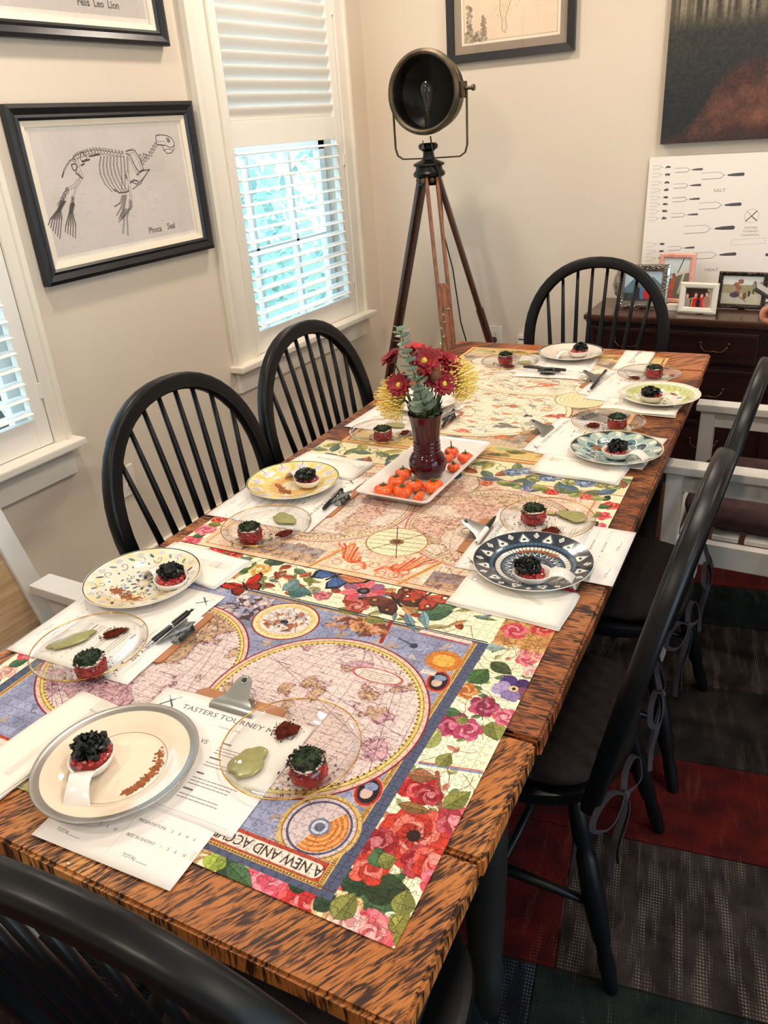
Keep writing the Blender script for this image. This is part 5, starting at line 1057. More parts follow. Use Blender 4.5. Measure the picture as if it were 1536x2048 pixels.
# --- tournament board, drawn in metres: x from its left edge, z from chest top
PBX, PBW, PBH, PBZ = -0.829, 0.90, 0.600, 0.752
def art_board():
    C = Canvas(0, 0, PBW, PBH, 1600, c8(244, 236, 228)); ink = c8(70, 66, 74); gr = c8(150, 140, 138); rs = random.Random(12)
    def K(x, y): p = wall_y(1280+x/6.0, 300+y/6.0, 3.815); return (p[0]-PBX-0.006, p[2]-PBZ)
    def fork(x0, x1, y, h, al=1.0, flip=False):
        # two-prong carving fork lying on its side: prongs, shoulder, dark handle (pixel frame of the survey)
        a = (x1-x0); c_ = 0.42 if a > 300 else 0.42
        sl_ = -0.05*a
        yy = lambda t: y+sl_*(t-0.5)
        P = lambda t, d: K(x0+a*t, yy(t)+d)
        wd = 0.0016 if a > 300 else 0.0012
        C.line([P(0, -h/2), P(c_, -h/2), P(c_+0.06, -h*0.3), P(c_+0.09, 0), P(c_+0.14, 0)], wd, gr, al); C.line([P(0, h/2), P(c_*0.95, h/2), P(c_+0.04, h*0.35), P(c_+0.09, 0)], wd*1.3, c8(120, 112, 112), al)
        hd = h*0.27; C.poly([P(0.60, -hd*0.25), P(0.75, -hd*0.8), P(0.97, -hd), P(1.0, 0), P(0.97, hd), P(0.75, hd*0.9), P(0.60, hd*0.5)], ink); C.line([P(0.68, 0), P(0.95, -hd*0.1)], 0.0014, c8(140, 136, 150), 0.8)
    for x0, x1, y, h in ((430, 765, 240, 50), (750, 1270, 305, 75), (410, 745, 430, 50), (400, 730, 595, 46), (720, 1235, 665, 75), (385, 710, 782, 44), (540, 1155, 948, 88), (350, 670, 1180, 44), (660, 1175, 1262, 72)): fork(x0, x1, y, h)
    for k, y in enumerate((215, 305, 400, 490, 580, 660, 745, 830, 1140, 1225, 1310, 1400, 1490)):
        x0 = 165-0.075*y*1.0+10; C.line([K(x0, y-18), K(x0+90, y-22), K(x0+105, y-5)], 0.0011, gr); C.line([K(x0, y+20), K(x0+90, y+14), K(x0+105, y-5)], 0.0011, gr); C.line([K(x0, y+38), K(x0+80, y+34)], 0.0008, gr, 0.6); C.line([K(x0+105, y-5), K(x0+125, y-7)], 0.0016, gr)
        q = K(x0+185, y-8)   # name scribbled in black marker over the small handle
        C.poly(blob(q[0], q[1], 0.0105, 12, rs, 0.3, ry=0.0042), ink, 0.9)
        P = [(q[0]-0.010+0.0026*i, q[1]+rs.uniform(-0.0055, 0.0065)) for i in range(9)]; C.line(P, 0.0016, c8(40, 38, 44))
    C.line([K(400, 580), K(555, 570)], 0.002, c8(120, 112, 112))
    def T(s_, x, y, h, col=gr, align='l', sx=1.0): q = K(x, y); C.text(s_, q[0], q[1], h, col, al=0.95, align=align, sx=sx, boldw=0.0001)
    T('SALT', 892, 508, 0.0125, sx=1.25); T('HEAT', 790, 1455, 0.0125, sx=1.3)
    q = K(1355, 795); C.ell(q[0], q[1], 0.0275, col=gr, ring=0.0010); C.line([K(1280, 860), K(1420, 735)], 0.0034, c8(50, 46, 50)); C.line([K(1350, 795), K(1415, 850)], 0.0038, c8(80, 76, 80)); C.line([K(1300, 735), K(1350, 795)], 0.0018, gr)
    T('TASTERS', 1340, 948, 0.0085, align='c', sx=1.15); T('TOURNEY', 1340, 990, 0.0085, align='c', sx=1.15); T('CHAMPION', 1330, 1036, 0.0085, align='c', sx=1.2)
    C.line([K(1112, 1082), K(1515, 1058), K(1518, 1122), K(1110, 1148)], 0.0009, gr, 0.8, True)
    # right half mirrors the left
    cx = K(1355, 795)[0]; i0 = int(cx*C.k); L_ = C.a[:, :i0-int(0.075*C.k)].copy(); L_ = L_[:, ::-1]; j0 = i0+int(0.075*C.k); wv = min(L_.shape[1], C.W-j0)
    if wv > 0: C.a[:, j0:j0+wv] = L_[:, :wv]
    for ys in (508, 1455):
        q = K(892, ys); xx = 2*cx-q[0]; C.rect(xx-0.055, q[1]-0.006, xx+0.01, q[1]+0.020, c8(244, 236, 228))
    return C.a
t = thing('tournament_board', 'white tasting tournament board with fork bracket, leaning on the wall above the chest', 'poster', (PBX, 3.815, PBZ), 0)
M = Matrix.Rotation(math.radians(-2.0), 4, 'X'); mb = MB(); V = [M @ Vector(p) for p in ((0, 0, 0), (PBW, 0, 0), (PBW, 0, PBH), (0, 0, PBH))]
mb.add([tuple(v) for v in V], [[0, 1, 2, 3]], [(0, 0), (1, 0), (1, 1), (0, 1)]); mb.build('printed_face', image_mat('print_board', art_board(), 0.5), t)
mb = MB(); V2 = [Vector((p[0], p[1]+0.006, p[2])) for p in ((0, 0, 0), (PBW, 0, 0), (PBW, 0, PBH), (0, 0, PBH))]; V2 = [M @ v for v in V2]+[v+Vector((0, 0.0004, 0)) for v in V]
mb.add([tuple(v) for v in V2], [[0, 3, 2, 1], [4, 5, 6, 7], [0, 1, 5, 4], [1, 2, 6, 5], [2, 3, 7, 6], [3, 0, 4, 7]]); mb.build('foam_board', mat('foam_board_white', rgb(240, 234, 226), 0.7), t)

# ================================================================== OUTLETS
m_plate = mat('outlet_plastic', rgb(236, 228, 214), 0.35); m_slot = mat('outlet_slot', rgb(40, 36, 32), 0.6); m_plug = mat('black_rubber', rgb(22, 22, 24), 0.5)
def outlet(label, loc, rz):
    t = thing('wall_outlet', label, 'outlet', loc, rz, 'wall outlets')
    MB().box((0.003, 0, 0), (0.006, 0.072, 0.116), bev=0.003).build('cover_plate', m_plate, t)
    for s_ in (-1, 1):
        so = MB().lathe([(0.0005, 0.0), (0.0155, 0.0), (0.0165, -0.0012), (0.0165, -0.003)], 20, M=Matrix.Rotation(PI/2, 4, 'Y'), c=(0.0078, 0, s_*0.02)).build('socket', m_plate, t, smooth=40)
        for y_ in (-0.006, 0.006): MB().box((0.0081, y_, s_*0.02+0.004), (0.0008, 0.0022, 0.008)).build('slot', m_slot, so)
        MB().box((0.0081, 0, s_*0.02-0.008), (0.0008, 0.004, 0.004)).build('slot', m_slot, so)
    return t
outlet('cream double outlet low on the left wall behind the near left chair', (XL, 1.853, 0.413), 0)
o2 = outlet('cream outlet low on the back wall with a black plug in it', (-1.559, YB, 0.515), RB)
tp = thing('power_plug', 'round black plug pushed into the back wall outlet', 'plug', (-1.563, YB-0.0095, 0.503), RB)
MB().lathe([(0.014, 0), (0.016, 0.004), (0.0155, 0.02), (0.009, 0.026), (0.001, 0.027)], 16, M=Matrix.Rotation(PI/2, 4, 'Y'), cap=True).build('plug_body', m_plug, tp, smooth=40)
MB().tube([(0.026, 0, 0), (0.034, 0.002, -0.01), (0.03, 0.004, -0.06), (0.012, 0.01, -0.2), (0.014, 0.03, -0.485)], 0.003, 6).build('cable', m_plug, tp, smooth=True)
tp = thing('plug_adapter', 'white boxy plug adapter on the back wall beside the far chair', 'adapter', (-1.398, YB-0.001, 0.50), RB)
MB().box((0.02, 0, 0), (0.036, 0.056, 0.085), bev=0.006).build('adapter_body', m_plate, tp); MB().tube([(0.02, 0.0, 0.042), (0.02, 0.008, 0.06), (0.02, 0.024, 0.06), (0.02, 0.028, 0.042)], 0.004, 8).build('loop', m_plate, tp, smooth=True)
MB().box((0.0385, -0.006, 0.02), (0.001, 0.03, 0.006)).build('slot', m_slot, tp)

# ================================================================== CHEST
m_mahog = mat('mahogany', rgb(42, 14, 11), 0.34, col2=rgb(24, 8, 7), vscale=5, stretch=(1, 1, 10), coat=0.2)
m_mtop = mat('mahogany_top', rgb(80, 46, 32), 0.26, col2=rgb(54, 28, 20), vscale=6, stretch=(1, 10, 1), coat=0.25)
m_brass = mat('dark_brass', rgb(70, 54, 42), 0.35, metal=1.0)
CX0, CX1, CY0, CY1, CZ = -0.965, 0.50, 3.455, 3.795, 0.750
chest = thing('chest_of_drawers', 'dark mahogany chest of drawers against the back wall', 'chest', ((CX0+CX1)/2, (CY0+CY1)/2, 0)); W_, D_ = CX1-CX0, CY1-CY0
MB().box((0, 0.006, 0.39), (W_, D_-0.012, 0.66), bev=0.004).build('body', m_mahog, chest)
MB().box((0, -0.002, CZ-0.012), (W_+0.03, D_+0.022, 0.024), bev=0.007).build('top', m_mtop, chest)
MB().box((0, -0.001, CZ-0.030), (W_+0.012, D_+0.008, 0.012), bev=0.004).build('moulding', m_mahog, chest)
MB().box((0, 0, 0.045), (W_+0.01, D_+0.006, 0.07), bev=0.006).build('plinth', m_mahog, chest)
for sx in (-1, 1):
    for sy in (-1, 1): MB().box((sx*(W_/2-0.05), sy*(D_/2-0.04), 0.006), (0.09, 0.07, 0.012), bev=0.002).build('foot', m_mahog, chest)
for r_, (z0, z1) in enumerate(((0.56, 0.705), (0.33, 0.55), (0.09, 0.32))):
    for c_ in range(2):
        dw = W_/2-0.05; xc = -W_/4-0.005 if c_ == 0 else W_/4+0.005; yf = -D_/2-0.001
        d_ = MB().box((xc, yf, (z0+z1)/2), (dw, 0.018, z1-z0-0.014), bev=0.004).build('drawer', m_mahog, chest)
        fr = MB(); 
        for zz in (z0+0.020, z1-0.020): fr.box((xc, yf-0.0105, zz), (dw-0.03, 0.005, 0.005))
        for xx in (xc-dw/2+0.016, xc+dw/2-0.016): fr.box((xx, yf-0.0105, (z0+z1)/2), (0.005, 0.005, z1-z0-0.04))
        fr.build('drawer_beading', m_mahog, d_)
        for q in (-0.5, 0.5):
            if dw < 0.3 and q > 0: continue
            xq = xc+q*dw*0.52; zc = (z0+z1)/2+0.012; hb = MB()
            hb.tube([(xq-0.055, yf-0.012, zc+0.008), (xq-0.05, yf-0.028, zc-0.004), (xq-0.035, yf-0.034, zc-0.020), (xq-0.012, yf-0.034, zc-0.022), (xq, yf-0.034, zc-0.018), (xq+0.012, yf-0.034, zc-0.022), (xq+0.035, yf-0.034, zc-0.020), (xq+0.05, yf-0.028, zc-0.004), (xq+0.055, yf-0.012, zc+0.008)], [0.004, 0.0035, 0.003, 0.0035, 0.0045, 0.0035, 0.003, 0.0035, 0.004], 8)
            for s_ in (-1, 1): hb.ico((xq+s_*0.055, yf-0.012, zc+0.008), 0.009, 1)
            hb.build('handle', m_brass, d_, smooth=True)
# fluted corner posts
for sx in (-1, 1):
    for k in range(4): MB().tube([(sx*(W_/2-0.012-0.011*k), -D_/2-0.002, 0.10), (sx*(W_/2-0.012-0.011*k), -D_/2-0.002, 0.70)], 0.0045, 8).build('flute', m_mahog, chest, smooth=True)
# ------------------------------------------------------------------ photo frames on the chest
m_silver = mat('silver_ornate', rgb(170, 165, 158), 0.18, metal=1.0, bump=0.4, bscale=120); m_pewter = mat('dark_pewter', rgb(74, 66, 60), 0.3, metal=0.9, bump=0.5, bscale=90)
m_rose = mat('pink_marble_frame', rgb(232, 176, 158), 0.4, col2=rgb(222, 150, 132), vscale=40); m_wfr = mat('white_frame_paint', rgb(226, 220, 206), 0.45)
def snap(kind):
    C = Canvas(0, 0, 1, 0.72 if kind != 1 else 1.3, 130, c8(150, 170, 180)); rs = random.Random(kind*7+1); H = C.y1
    if kind == 0:     # two figures in dark and red, blue-grey mountains
        C.rect(0, 0.35, 1, H, c8(176, 196, 206)); C.poly([(0, 0.3), (0.25, 0.55), (0.5, 0.42), (0.75, 0.6), (1, 0.4), (1, 0), (0, 0)], c8(90, 120, 136)); C.rect(0, 0, 1, 0.2, c8(60, 66, 70))
        for x, cc in ((0.36, c8(40, 46, 58)), (0.5, c8(90, 110, 136)), (0.62, c8(196, 40, 44)), (0.85, c8(190, 60, 60))): C.ell(x, 0.2, 0.08, 0.16, 0, cc); C.ell(x, 0.38, 0.04, col=c8(120, 90, 76))
    elif kind == 1:   # boat deck, figure in coral
        C.rect(0, 0.8, 1, H, c8(206, 214, 212)); C.poly([(0, 0.7), (1, 0.85), (1, 0), (0, 0)], c8(120, 116, 100)); C.line([(0.5, 0.7), (0.75, 1.3)], 0.03, c8(60, 60, 60)); C.line([(0.2, 0.65), (1, 0.95)], 0.09, c8(214, 204, 188)); C.line([(0.65, 0.2), (0.8, 0.85)], 0.08, c8(206, 196, 180))
        C.ell(0.38, 0.4, 0.10, 0.3, -0.2, c8(206, 110, 84)); C.ell(0.42, 0.75, 0.06, 0.07, 0, c8(150, 84, 66)); C.ell(0.36, 0.12, 0.10, 0.2, 0.3, c8(190, 100, 80))
    elif kind == 2:   # group of four smiling, dark and red clothes
        C.rect(0, 0, 1, H, c8(50, 30, 28)); C.rect(0.8, 0, 1, H, c8(170, 160, 140))
        for x, y, cc in ((0.08, 0.42, c8(150, 140, 130)), (0.40, 0.46, c8(196, 44, 36)), (0.62, 0.44, c8(190, 50, 44)), (0.80, 0.5, c8(170, 120, 110))):
            C.ell(x, y-0.28, 0.13, 0.24, 0, cc); C.ell(x, y+0.03, 0.075, 0.10, 0, c8(70, 40, 34)); C.ell(x, y, 0.055, 0.075, 0, c8(214, 160, 130)); C.line([(x-0.02, y-0.025), (x+0.02, y-0.025)], 0.012, c8(250, 240, 235))
        C.line([(0.2, 0.3), (0.4, 0.38)], 0.05, c8(206, 150, 120)); C.line([(0.25, 0), (0.28, 0.25)], 0.05, c8(206, 150, 120)); C.ell(0.51, 0.14, 0.08, 0.2, 0, c8(40, 34, 50))
    else:             # beach group with driftwood
        C.rect(0, 0, 1, 0.28, c8(190, 184, 164)); C.rect(0, 0.28, 1, 0.5, c8(160, 150, 120)); C.rect(0, 0.5, 1, H, c8(220, 222, 214)); C.poly([(0.5, 0.4), (0.8, 0.55), (1, 0.6), (1, 0.3), (0.5, 0.3)], c8(150, 146, 110))
        for x, y in ((0.35, 0.5), (0.42, 0.42), (0.45, 0.58), (0.38, 0.3)): C.ell(x, y, 0.07, 0.06, 0, c8(150, 100, 86))
        C.ell(0.33, 0.24, 0.12, 0.07, 0, c8(80, 64, 84)); C.ell(0.58, 0.22, 0.05, 0.09, 0, c8(110, 84, 60)); C.ell(0.68, 0.28, 0.03, 0.08, 0, c8(70, 60, 50)); C.ell(0.78, 0.34, 0.02, 0.07, 0, c8(70, 60, 50)); C.line([(0.45, 0.2), (0.62, 0.08)], 0.03, c8(150, 120, 100))
    C.mottle(1.0, 0.03, kind+2, 0.04); return C.a
def photo_frame(label, x, y, w_, h_, fw, m, kind, rz=0.0, tilt=-0.12, beads=0, img_w=None):
    t = thing('photo_frame', label, 'photo frame', (x, y, CZ+0.0005), rz, 'photo frames on the chest')
    M = Matrix.Rotation(tilt, 4, 'X') @ Matrix.Rotation(-PI/2, 4, 'Z')      # local +x -> front (-y)
    def xf(mb):
        mb.v = [tuple(M @ Vector((p[0], p[1], p[2]+h_/2))) for p in mb.v]; mb.v = [(p[0], p[1], p[2]+0.002) for p in mb.v]; return mb
    mb = MB(); frame_ring(mb, w_, h_, fw, 0.014, 0.0, [(0, 0), (0, 0.010), (fw*0.3, 0.014), (fw*0.8, 0.012), (fw, 0.006), (fw, 0)]); xf(mb).build('frame', m, t)
    iw, ih = w_-2*fw+0.002, h_-2*fw+0.002
    mb = MB(); mb.add([(0.004, -iw/2, -ih/2), (0.004, iw/2, -ih/2), (0.004, iw/2, ih/2), (0.004, -iw/2, ih/2)], [[0, 1, 2, 3]], [(0, 0), (1, 0), (1, 1), (0, 1)]); xf(mb).build('photograph', image_mat('snapshot_%s' % 'abcd'[kind], snap(kind), 0.25), t)
    xf(MB().box((-0.001, 0, 0), (0.002, w_-0.006, h_-0.006))).build('backing_board', m_slot, t)
    MB().box((0, 0.045, h_*0.3), (0.03, 0.003, h_*0.66), rot=(0.28, 0, 0)).build('easel_strut', m_slot, t)
    if beads:
        rs = random.Random(kind); b = MB(); per = [(-w_/2+fw*0.5, z) for z in np.linspace(-h_/2+fw*0.4, h_/2-fw*0.4, max(3, int(h_/beads)))]+[(w_/2-fw*0.5, z) for z in np.linspace(-h_/2+fw*0.4, h_/2-fw*0.4, max(3, int(h_/beads)))]+[(q, z) for z in (-h_/2+fw*0.4, h_/2-fw*0.4) for q in np.linspace(-w_/2+fw*0.5, w_/2-fw*0.5, max(3, int(w_/beads)))]
        for (q, z) in per:
            for r2 in range(2): b.ico((0.0145, q+rs.uniform(-fw*0.25, fw*0.25), z+rs.uniform(-fw*0.25, fw*0.25)), beads*0.50, 1, sc=(0.7, 1.2, 0.7), jit=0.2, rng=rs)
        o = xf(b).build('raised_ornament', m, t, smooth=True); o['kind'] = 'stuff'
    return t
photo_frame('ornate silver photo frame with a blue mountain snapshot, seen through the far chair', -0.768, 3.60, 0.215, 0.185, 0.030, m_silver, 0, 0.10, beads=0.012)
photo_frame('upright pink photo frame behind the silver and white ones', -0.655, 3.715, 0.155, 0.215, 0.022, m_rose, 1, -0.05)
photo_frame('small white photo frame with a group in red, in front', -0.525, 3.545, 0.155, 0.125, 0.024, m_wfr, 2, -0.10)
photo_frame('dark pewter photo frame with a beach snapshot', -0.372, 3.665, 0.195, 0.150, 0.018, m_pewter, 3, -0.04, beads=0.010)
t = thing('silver_bowl', 'round polished silver bowl at the back left corner of the chest', 'bowl', (-0.86, 3.70, CZ+0.0005)); MB().lathe([(0.001, 0.0), (0.028, 0.0), (0.03, 0.006), (0.02, 0.012), (0.05, 0.04), (0.062, 0.08), (0.055, 0.12), (0.045, 0.135), (0.048, 0.14), (0.043, 0.138), (0.052, 0.115), (0.058, 0.08), (0.046, 0.042), (0.001, 0.016)], 28).build('bowl', m_silver, t, smooth=True)
t = thing('white_card_box', 'small flat white box lying on the chest behind the small white frame', 'box', (-0.628, 3.60, CZ+0.0005), -0.05); MB().box((0, 0, 0.012), (0.06, 0.04, 0.024), bev=0.002).build('box', m_wfr, t)

# ================================================================== TRIPOD LAMP
m_tw = mat('tripod_dark_wood', rgb(74, 38, 24), 0.3, col2=rgb(48, 24, 16), vscale=6, stretch=(10, 10, 1), coat=0.3)
m_tw2 = mat('tripod_light_wood', rgb(150, 88, 52), 0.4, col2=rgb(104, 58, 34), vscale=8, stretch=(10, 10, 1))
m_bronze = mat('aged_bronze', rgb(104, 92, 74), 0.42, metal=0.75, col2=rgb(66, 60, 52), vscale=14, bump=0.2)
m_lens = glass_mat('lamp_lens_glass', (0.55, 0.56, 0.56), 0.0, 1.25, gloss=0.5)
LX, LY = -1.70, 3.42
lamp = thing('tripod_spotlight', 'vintage round spotlight on a wooden tripod in the room corner', 'lamp', (LX, LY, 0))
def plankleg(foot, m, slot=False, w_=0.052):
    a = Vector((foot[0]*0.09, foot[1]*0.09, 1.335)); b = Vector(foot); d = (b-a).normalized(); rad = Vector((foot[0], foot[1], 0)).normalized(); side = Vector((0, 0, 1)).cross(rad).normalized(); out = side.cross(d).normalized()
    mb = MB()
    def bar(off, wd, s0, s1, th=0.026):
        p0, p1 = a.lerp(b, s0)+side*off, a.lerp(b, s1)+side*off
        R_ = [[p+side*q[0]+out*q[1] for q in rsec(wd, th, 0.2, 2)] for p in (p0, p1)]; mb.rings(R_)
    if slot:
        bar(-0.024, 0.014, 0, 0.34); bar(0.024, 0.014, 0, 0.34); bar(0, 0.062, 0.33, 0.995); bar(0, 0.03, 0.34, 0.99, 0.036)
    else:
        bar(0, w_, 0, 0.995); bar(0, w_*0.5, 0.45, 0.98, 0.036)
    return mb.build('leg', m, lamp, smooth=50)
plankleg((-0.435, 0.13, 0.012), m_tw); plankleg((0.40, 0.16, 0.012), m_tw); lg = plankleg((0.315, -0.40, 0.012), m_tw2, True)
for f in ((-0.435, 0.13), (0.40, 0.16), (0.315, -0.40)): MB().lathe([(0.018, 0.0), (0.016, 0.02), (0.013, 0.024), (0.012, 0.05)], 12, c=(f[0], f[1], 0.0), cap=True).build('foot', m_bronze, lamp, smooth=40)
MB().lathe([(0.0, 1.300), (0.05, 1.302), (0.056, 1.318), (0.05, 1.330), (0.07, 1.340), (0.072, 1.352), (0.06, 1.366), (0.058, 1.378), (0.07, 1.384), (0.068, 1.392), (0.03, 1.408), (0.024, 1.425), (0.024, 1.440), (0.042, 1.452), (0.044, 1.466), (0.034, 1.474), (0.0, 1.474)], 28).build('hub', m_black, lamp, smooth=40)
for s_ in (-1, 0, 1): MB().lathe([(0.0, 0), (0.011, 0), (0.011, 0.012), (0.0, 0.014)], 12, M=Matrix.Rotation(PI/2, 4, 'X'), c=(s_*0.034+0.004, -0.062+0.02*abs(s_), 1.325), cap=False).build('bolt', m_bronze, lamp, smooth=40)
# chain ring between the legs
MB().tube([(-0.28, 0.08, 0.50), (-0.1, -0.07, 0.485), (0.12, -0.20, 0.49)], 0.0018, 6).build('chain', m_bronze, lamp)
MB().tube([(0.26, 0.10, 0.50), (0.25, -0.05, 0.495), (0.22, -0.22, 0.49)], 0.0018, 6).build('chain', m_bronze, lamp)
MB().tube([(0.135+0.03*math.cos(a), -0.215+0.012*math.sin(a), 0.50+0.006*math.sin(a)) for a in [2*PI*k/16 for k in range(16)]], 0.003, 6, closed=True).build('chain_ring', m_black, lamp)
# head: drum facing the near side of the room (-y), slightly tilted up
HZ = 1.668; HR = 0.185; HX = 0.012
M = Matrix.Translation((HX, 0, HZ)) @ Matrix.Rotation(0.06, 4, 'Z') @ Matrix.Rotation(PI/2-0.03, 4, 'X')      # lathe +z -> -y
def hl(prof, name, m, sm=40, n=48): return MB().lathe([(r*0.86, z*0.86) for r, z in prof], n, M=M).build(name, m, lamp, smooth=sm)
hl([(0.0, -0.11), (0.07, -0.105), (0.13, -0.085), (0.172, -0.05), (0.178, 0.04), (0.178, 0.05)], 'lamp_drum', m_bronze)
hl([(0.0, -0.095), (0.07, -0.09), (0.125, -0.07), (0.160, -0.035), (0.166, 0.05)], 'reflector', mat('lamp_inner_black', rgb(20, 19, 18), 0.35), 40)
hl([(0.178, 0.035), (0.188, 0.038), (0.191, 0.05), (0.186, 0.056), (0.191, 0.062), (0.189, 0.074), (0.176, 0.080), (0.166, 0.074), (0.163, 0.064), (0.163, 0.045)], 'front_rim', m_bronze)
hl([(0.0005, 0.068), (0.08, 0.070), (0.163, 0.064)], 'lens', m_lens)
hb = [(0.012, -0.09), (0.013, -0.05), (0.014, -0.045), (0.018, -0.03), (0.030, -0.005), (0.032, 0.012), (0.026, 0.032), (0.012, 0.042), (0.0005, 0.044)]
Mb = Matrix.Translation((HX-0.005, -0.005, HZ-0.035)); MB().lathe([(0.011, -0.12), (0.012, -0.05), (0.013, -0.02), (0.020, 0.0), (0.034, 0.035), (0.036, 0.055), (0.028, 0.078), (0.012, 0.09), (0.0005, 0.091)], 24, M=Mb).build('bulb', glass_mat('bulb_glass', (0.8, 0.8, 0.8), 0.02, 2.4), lamp, smooth=True)
MB().lathe([(0.0145, -0.115), (0.0145, -0.04), (0.012, -0.03)], 16, M=Mb, cap=True).build('bulb_socket', m_bronze, lamp, smooth=40)
# yoke
hw = 0.180; yk = [(HX-hw, 0, HZ), (HX-hw+0.006, 0, HZ-0.20)]
yk = [(HX-hw+0.002, 0, HZ), (HX-hw+0.004, 0, HZ-0.21), (HX-hw+0.014, 0, HZ-0.24), (HX-hw+0.04, 0, HZ-0.255), (-0.05, 0, 1.412), (0.05, 0, 1.412), (HX+hw-0.04, 0, HZ-0.255), (HX+hw-0.014, 0, HZ-0.24), (HX+hw-0.004, 0, HZ-0.21), (HX+hw-0.002, 0, HZ)]
MB().tube(yk, 1.0, sec=rsec(0.006, 0.012, 0.2, 1)).build('yoke', m_bronze, lamp, smooth=50)
for s_ in (-1, 1): MB().box((HX+s_*(hw-0.012), -0.012, HZ), (0.016, 0.05, 0.062), bev=0.003).build('pivot_block', m_bronze, lamp)
MB().lathe([(0.007, 0), (0.007, 0.028), (0.012, 0.032), (0.012, 0.042), (0.001, 0.044)], 14, M=Matrix.Translation((HX+hw-0.004, -0.01, HZ+0.004)) @ Matrix.Rotation(PI/2, 4, 'Y')).build('thumb_screw', m_bronze, lamp, smooth=40)
MB().lathe([(0.0005, 1.448), (0.010, 1.450), (0.004, 1.462), (0.0025, 1.466), (0.0025, 1.486)], 12, c=(0.0, -0.05, 0.0)).build('pull_knob', m_bronze, lamp, smooth=True)
MB().tube([(0.03, -0.035, 1.50), (0.038, -0.04, 1.46), (0.05, -0.045, 1.405), (0.066, -0.035, 1.36), (0.075, -0.04, 1.30), (0.085, -0.05, 1.1), (0.13, -0.06, 0.95), (0.16, -0.05, 0.7), (0.20, -0.04, 0.55), (0.17, 0.1, 0.03), (0.14, 0.30, 0.012), (0.14, 0.36, 0.012)], 0.0035, 6).build('cable', m_plug, lamp, smooth=True)
# ================================================================== PAPERS, CLIPBOARDS, PENS
PAPER = 0.93
m_paper = mat('white_paper', rgb(246, 240, 234), 0.7)
def logo(C, x, y, r, ink):
    C.ell(x, y, r, col=c8(214, 206, 204), ring=0.0008); C.line([(x-r*0.72, y-r*0.72), (x+r*0.25, y+r*0.25)], 0.0030, ink); C.line([(x+r*0.2, y+r*0.2), (x+r*0.75, y+r*0.75)], 0.0016, ink, 0.7); C.line([(x+r*0.72, y-r*0.72), (x-r*0.2, y+r*0.2)], 0.0030, ink); C.line([(x-r*0.3, y+r*0.35), (x-r*0.72, y+r*0.70)], 0.0012, ink, 0.7)
def art_menu():
    C = Canvas(-0.1375, -0.214, 0.1375, 0, 2400, c8(248, 242, 236)); ink = c8(74, 68, 72); rs = random.Random(4)
    logo(C, -0.108, -0.026, 0.0165, c8(90, 84, 88)); C.text('TASTERS TOURNEY MENU', -0.080, -0.036, 0.0098, ink, sx=1.24); C.text('November 2, 2024', 0.02, -0.052, 0.0036, c8(150, 144, 144), align='c')
    def para(x, y, n, wd=0.085):
        C.line([(x, y+0.0018), (x+0.010+0.004*(n % 3), y+0.0018)], 0.0028, ink, 0.8); yy = y-0.0075
        for k in range(2+n % 2):
            xx = x
            while xx < x+wd-rs.uniform(0, 0.03): l = rs.uniform(0.003, 0.009); C.line([(xx, yy), (min(xx+l, x+wd), yy)], 0.0017, c8(120, 112, 114), 0.75); xx += l+0.0022
            yy -= 0.0055
    C.text('VS', 0.0, -0.088, 0.0078, ink, align='c', sx=1.1)
    for k in range(4): para(-0.122, -0.102-0.027*k, k); para(0.028, -0.080-0.030*k, k+1)
    C.line([(-0.125, -0.205), (0.125, -0.205)], 0.0004, c8(170, 160, 160)); return C.a
def art_score():
    C = Canvas(-0.1125, -0.2825, 0.1125, 0, 2200, c8(248, 242, 236)); ink = c8(96, 90, 94)
    C.text('VS', -0.002, -0.165, 0.0062, ink, align='c')
    for ox in (-0.100, 0.010):
        for k, s_ in enumerate(('TASTE (X2)', 'AUTHENTICITY', 'CREATIVITY', 'EXECUTION', 'PRESENTATION', 'BEST IN SHOW')):
            y = -0.120-0.0235*k
            C.text(s_, ox-0.004, y, 0.0042, ink, sx=1.05)
            for q in range(5): C.text(('2', '4', '6', '8', '10')[q] if k == 0 else (('0', '1', '2', '5', '10')[q] if k == 5 else str(q+1)), ox+0.038+0.0115*q, y, 0.0040, ink)
        C.text('TOTAL', ox+0.012, -0.2645, 0.0050, ink); C.line([(ox+0.036, -0.2645), (ox+0.052, -0.2645)], 0.0006, ink)
    C.line([(0.0, -0.185), (0.0, -0.268)], 0.0004, c8(190, 180, 180)); return C.a
m_menu = image_mat('print_menu', art_menu()*PAPER, 0.6); m_score = image_mat('print_score', art_score()*PAPER, 0.6)
m_brown = mat('brown_hardboard', rgb(176, 118, 76), 0.5, col2=rgb(156, 100, 62), vscale=20)
m_steel = mat('clip_steel', rgb(168, 170, 168), 0.30, metal=0.9)
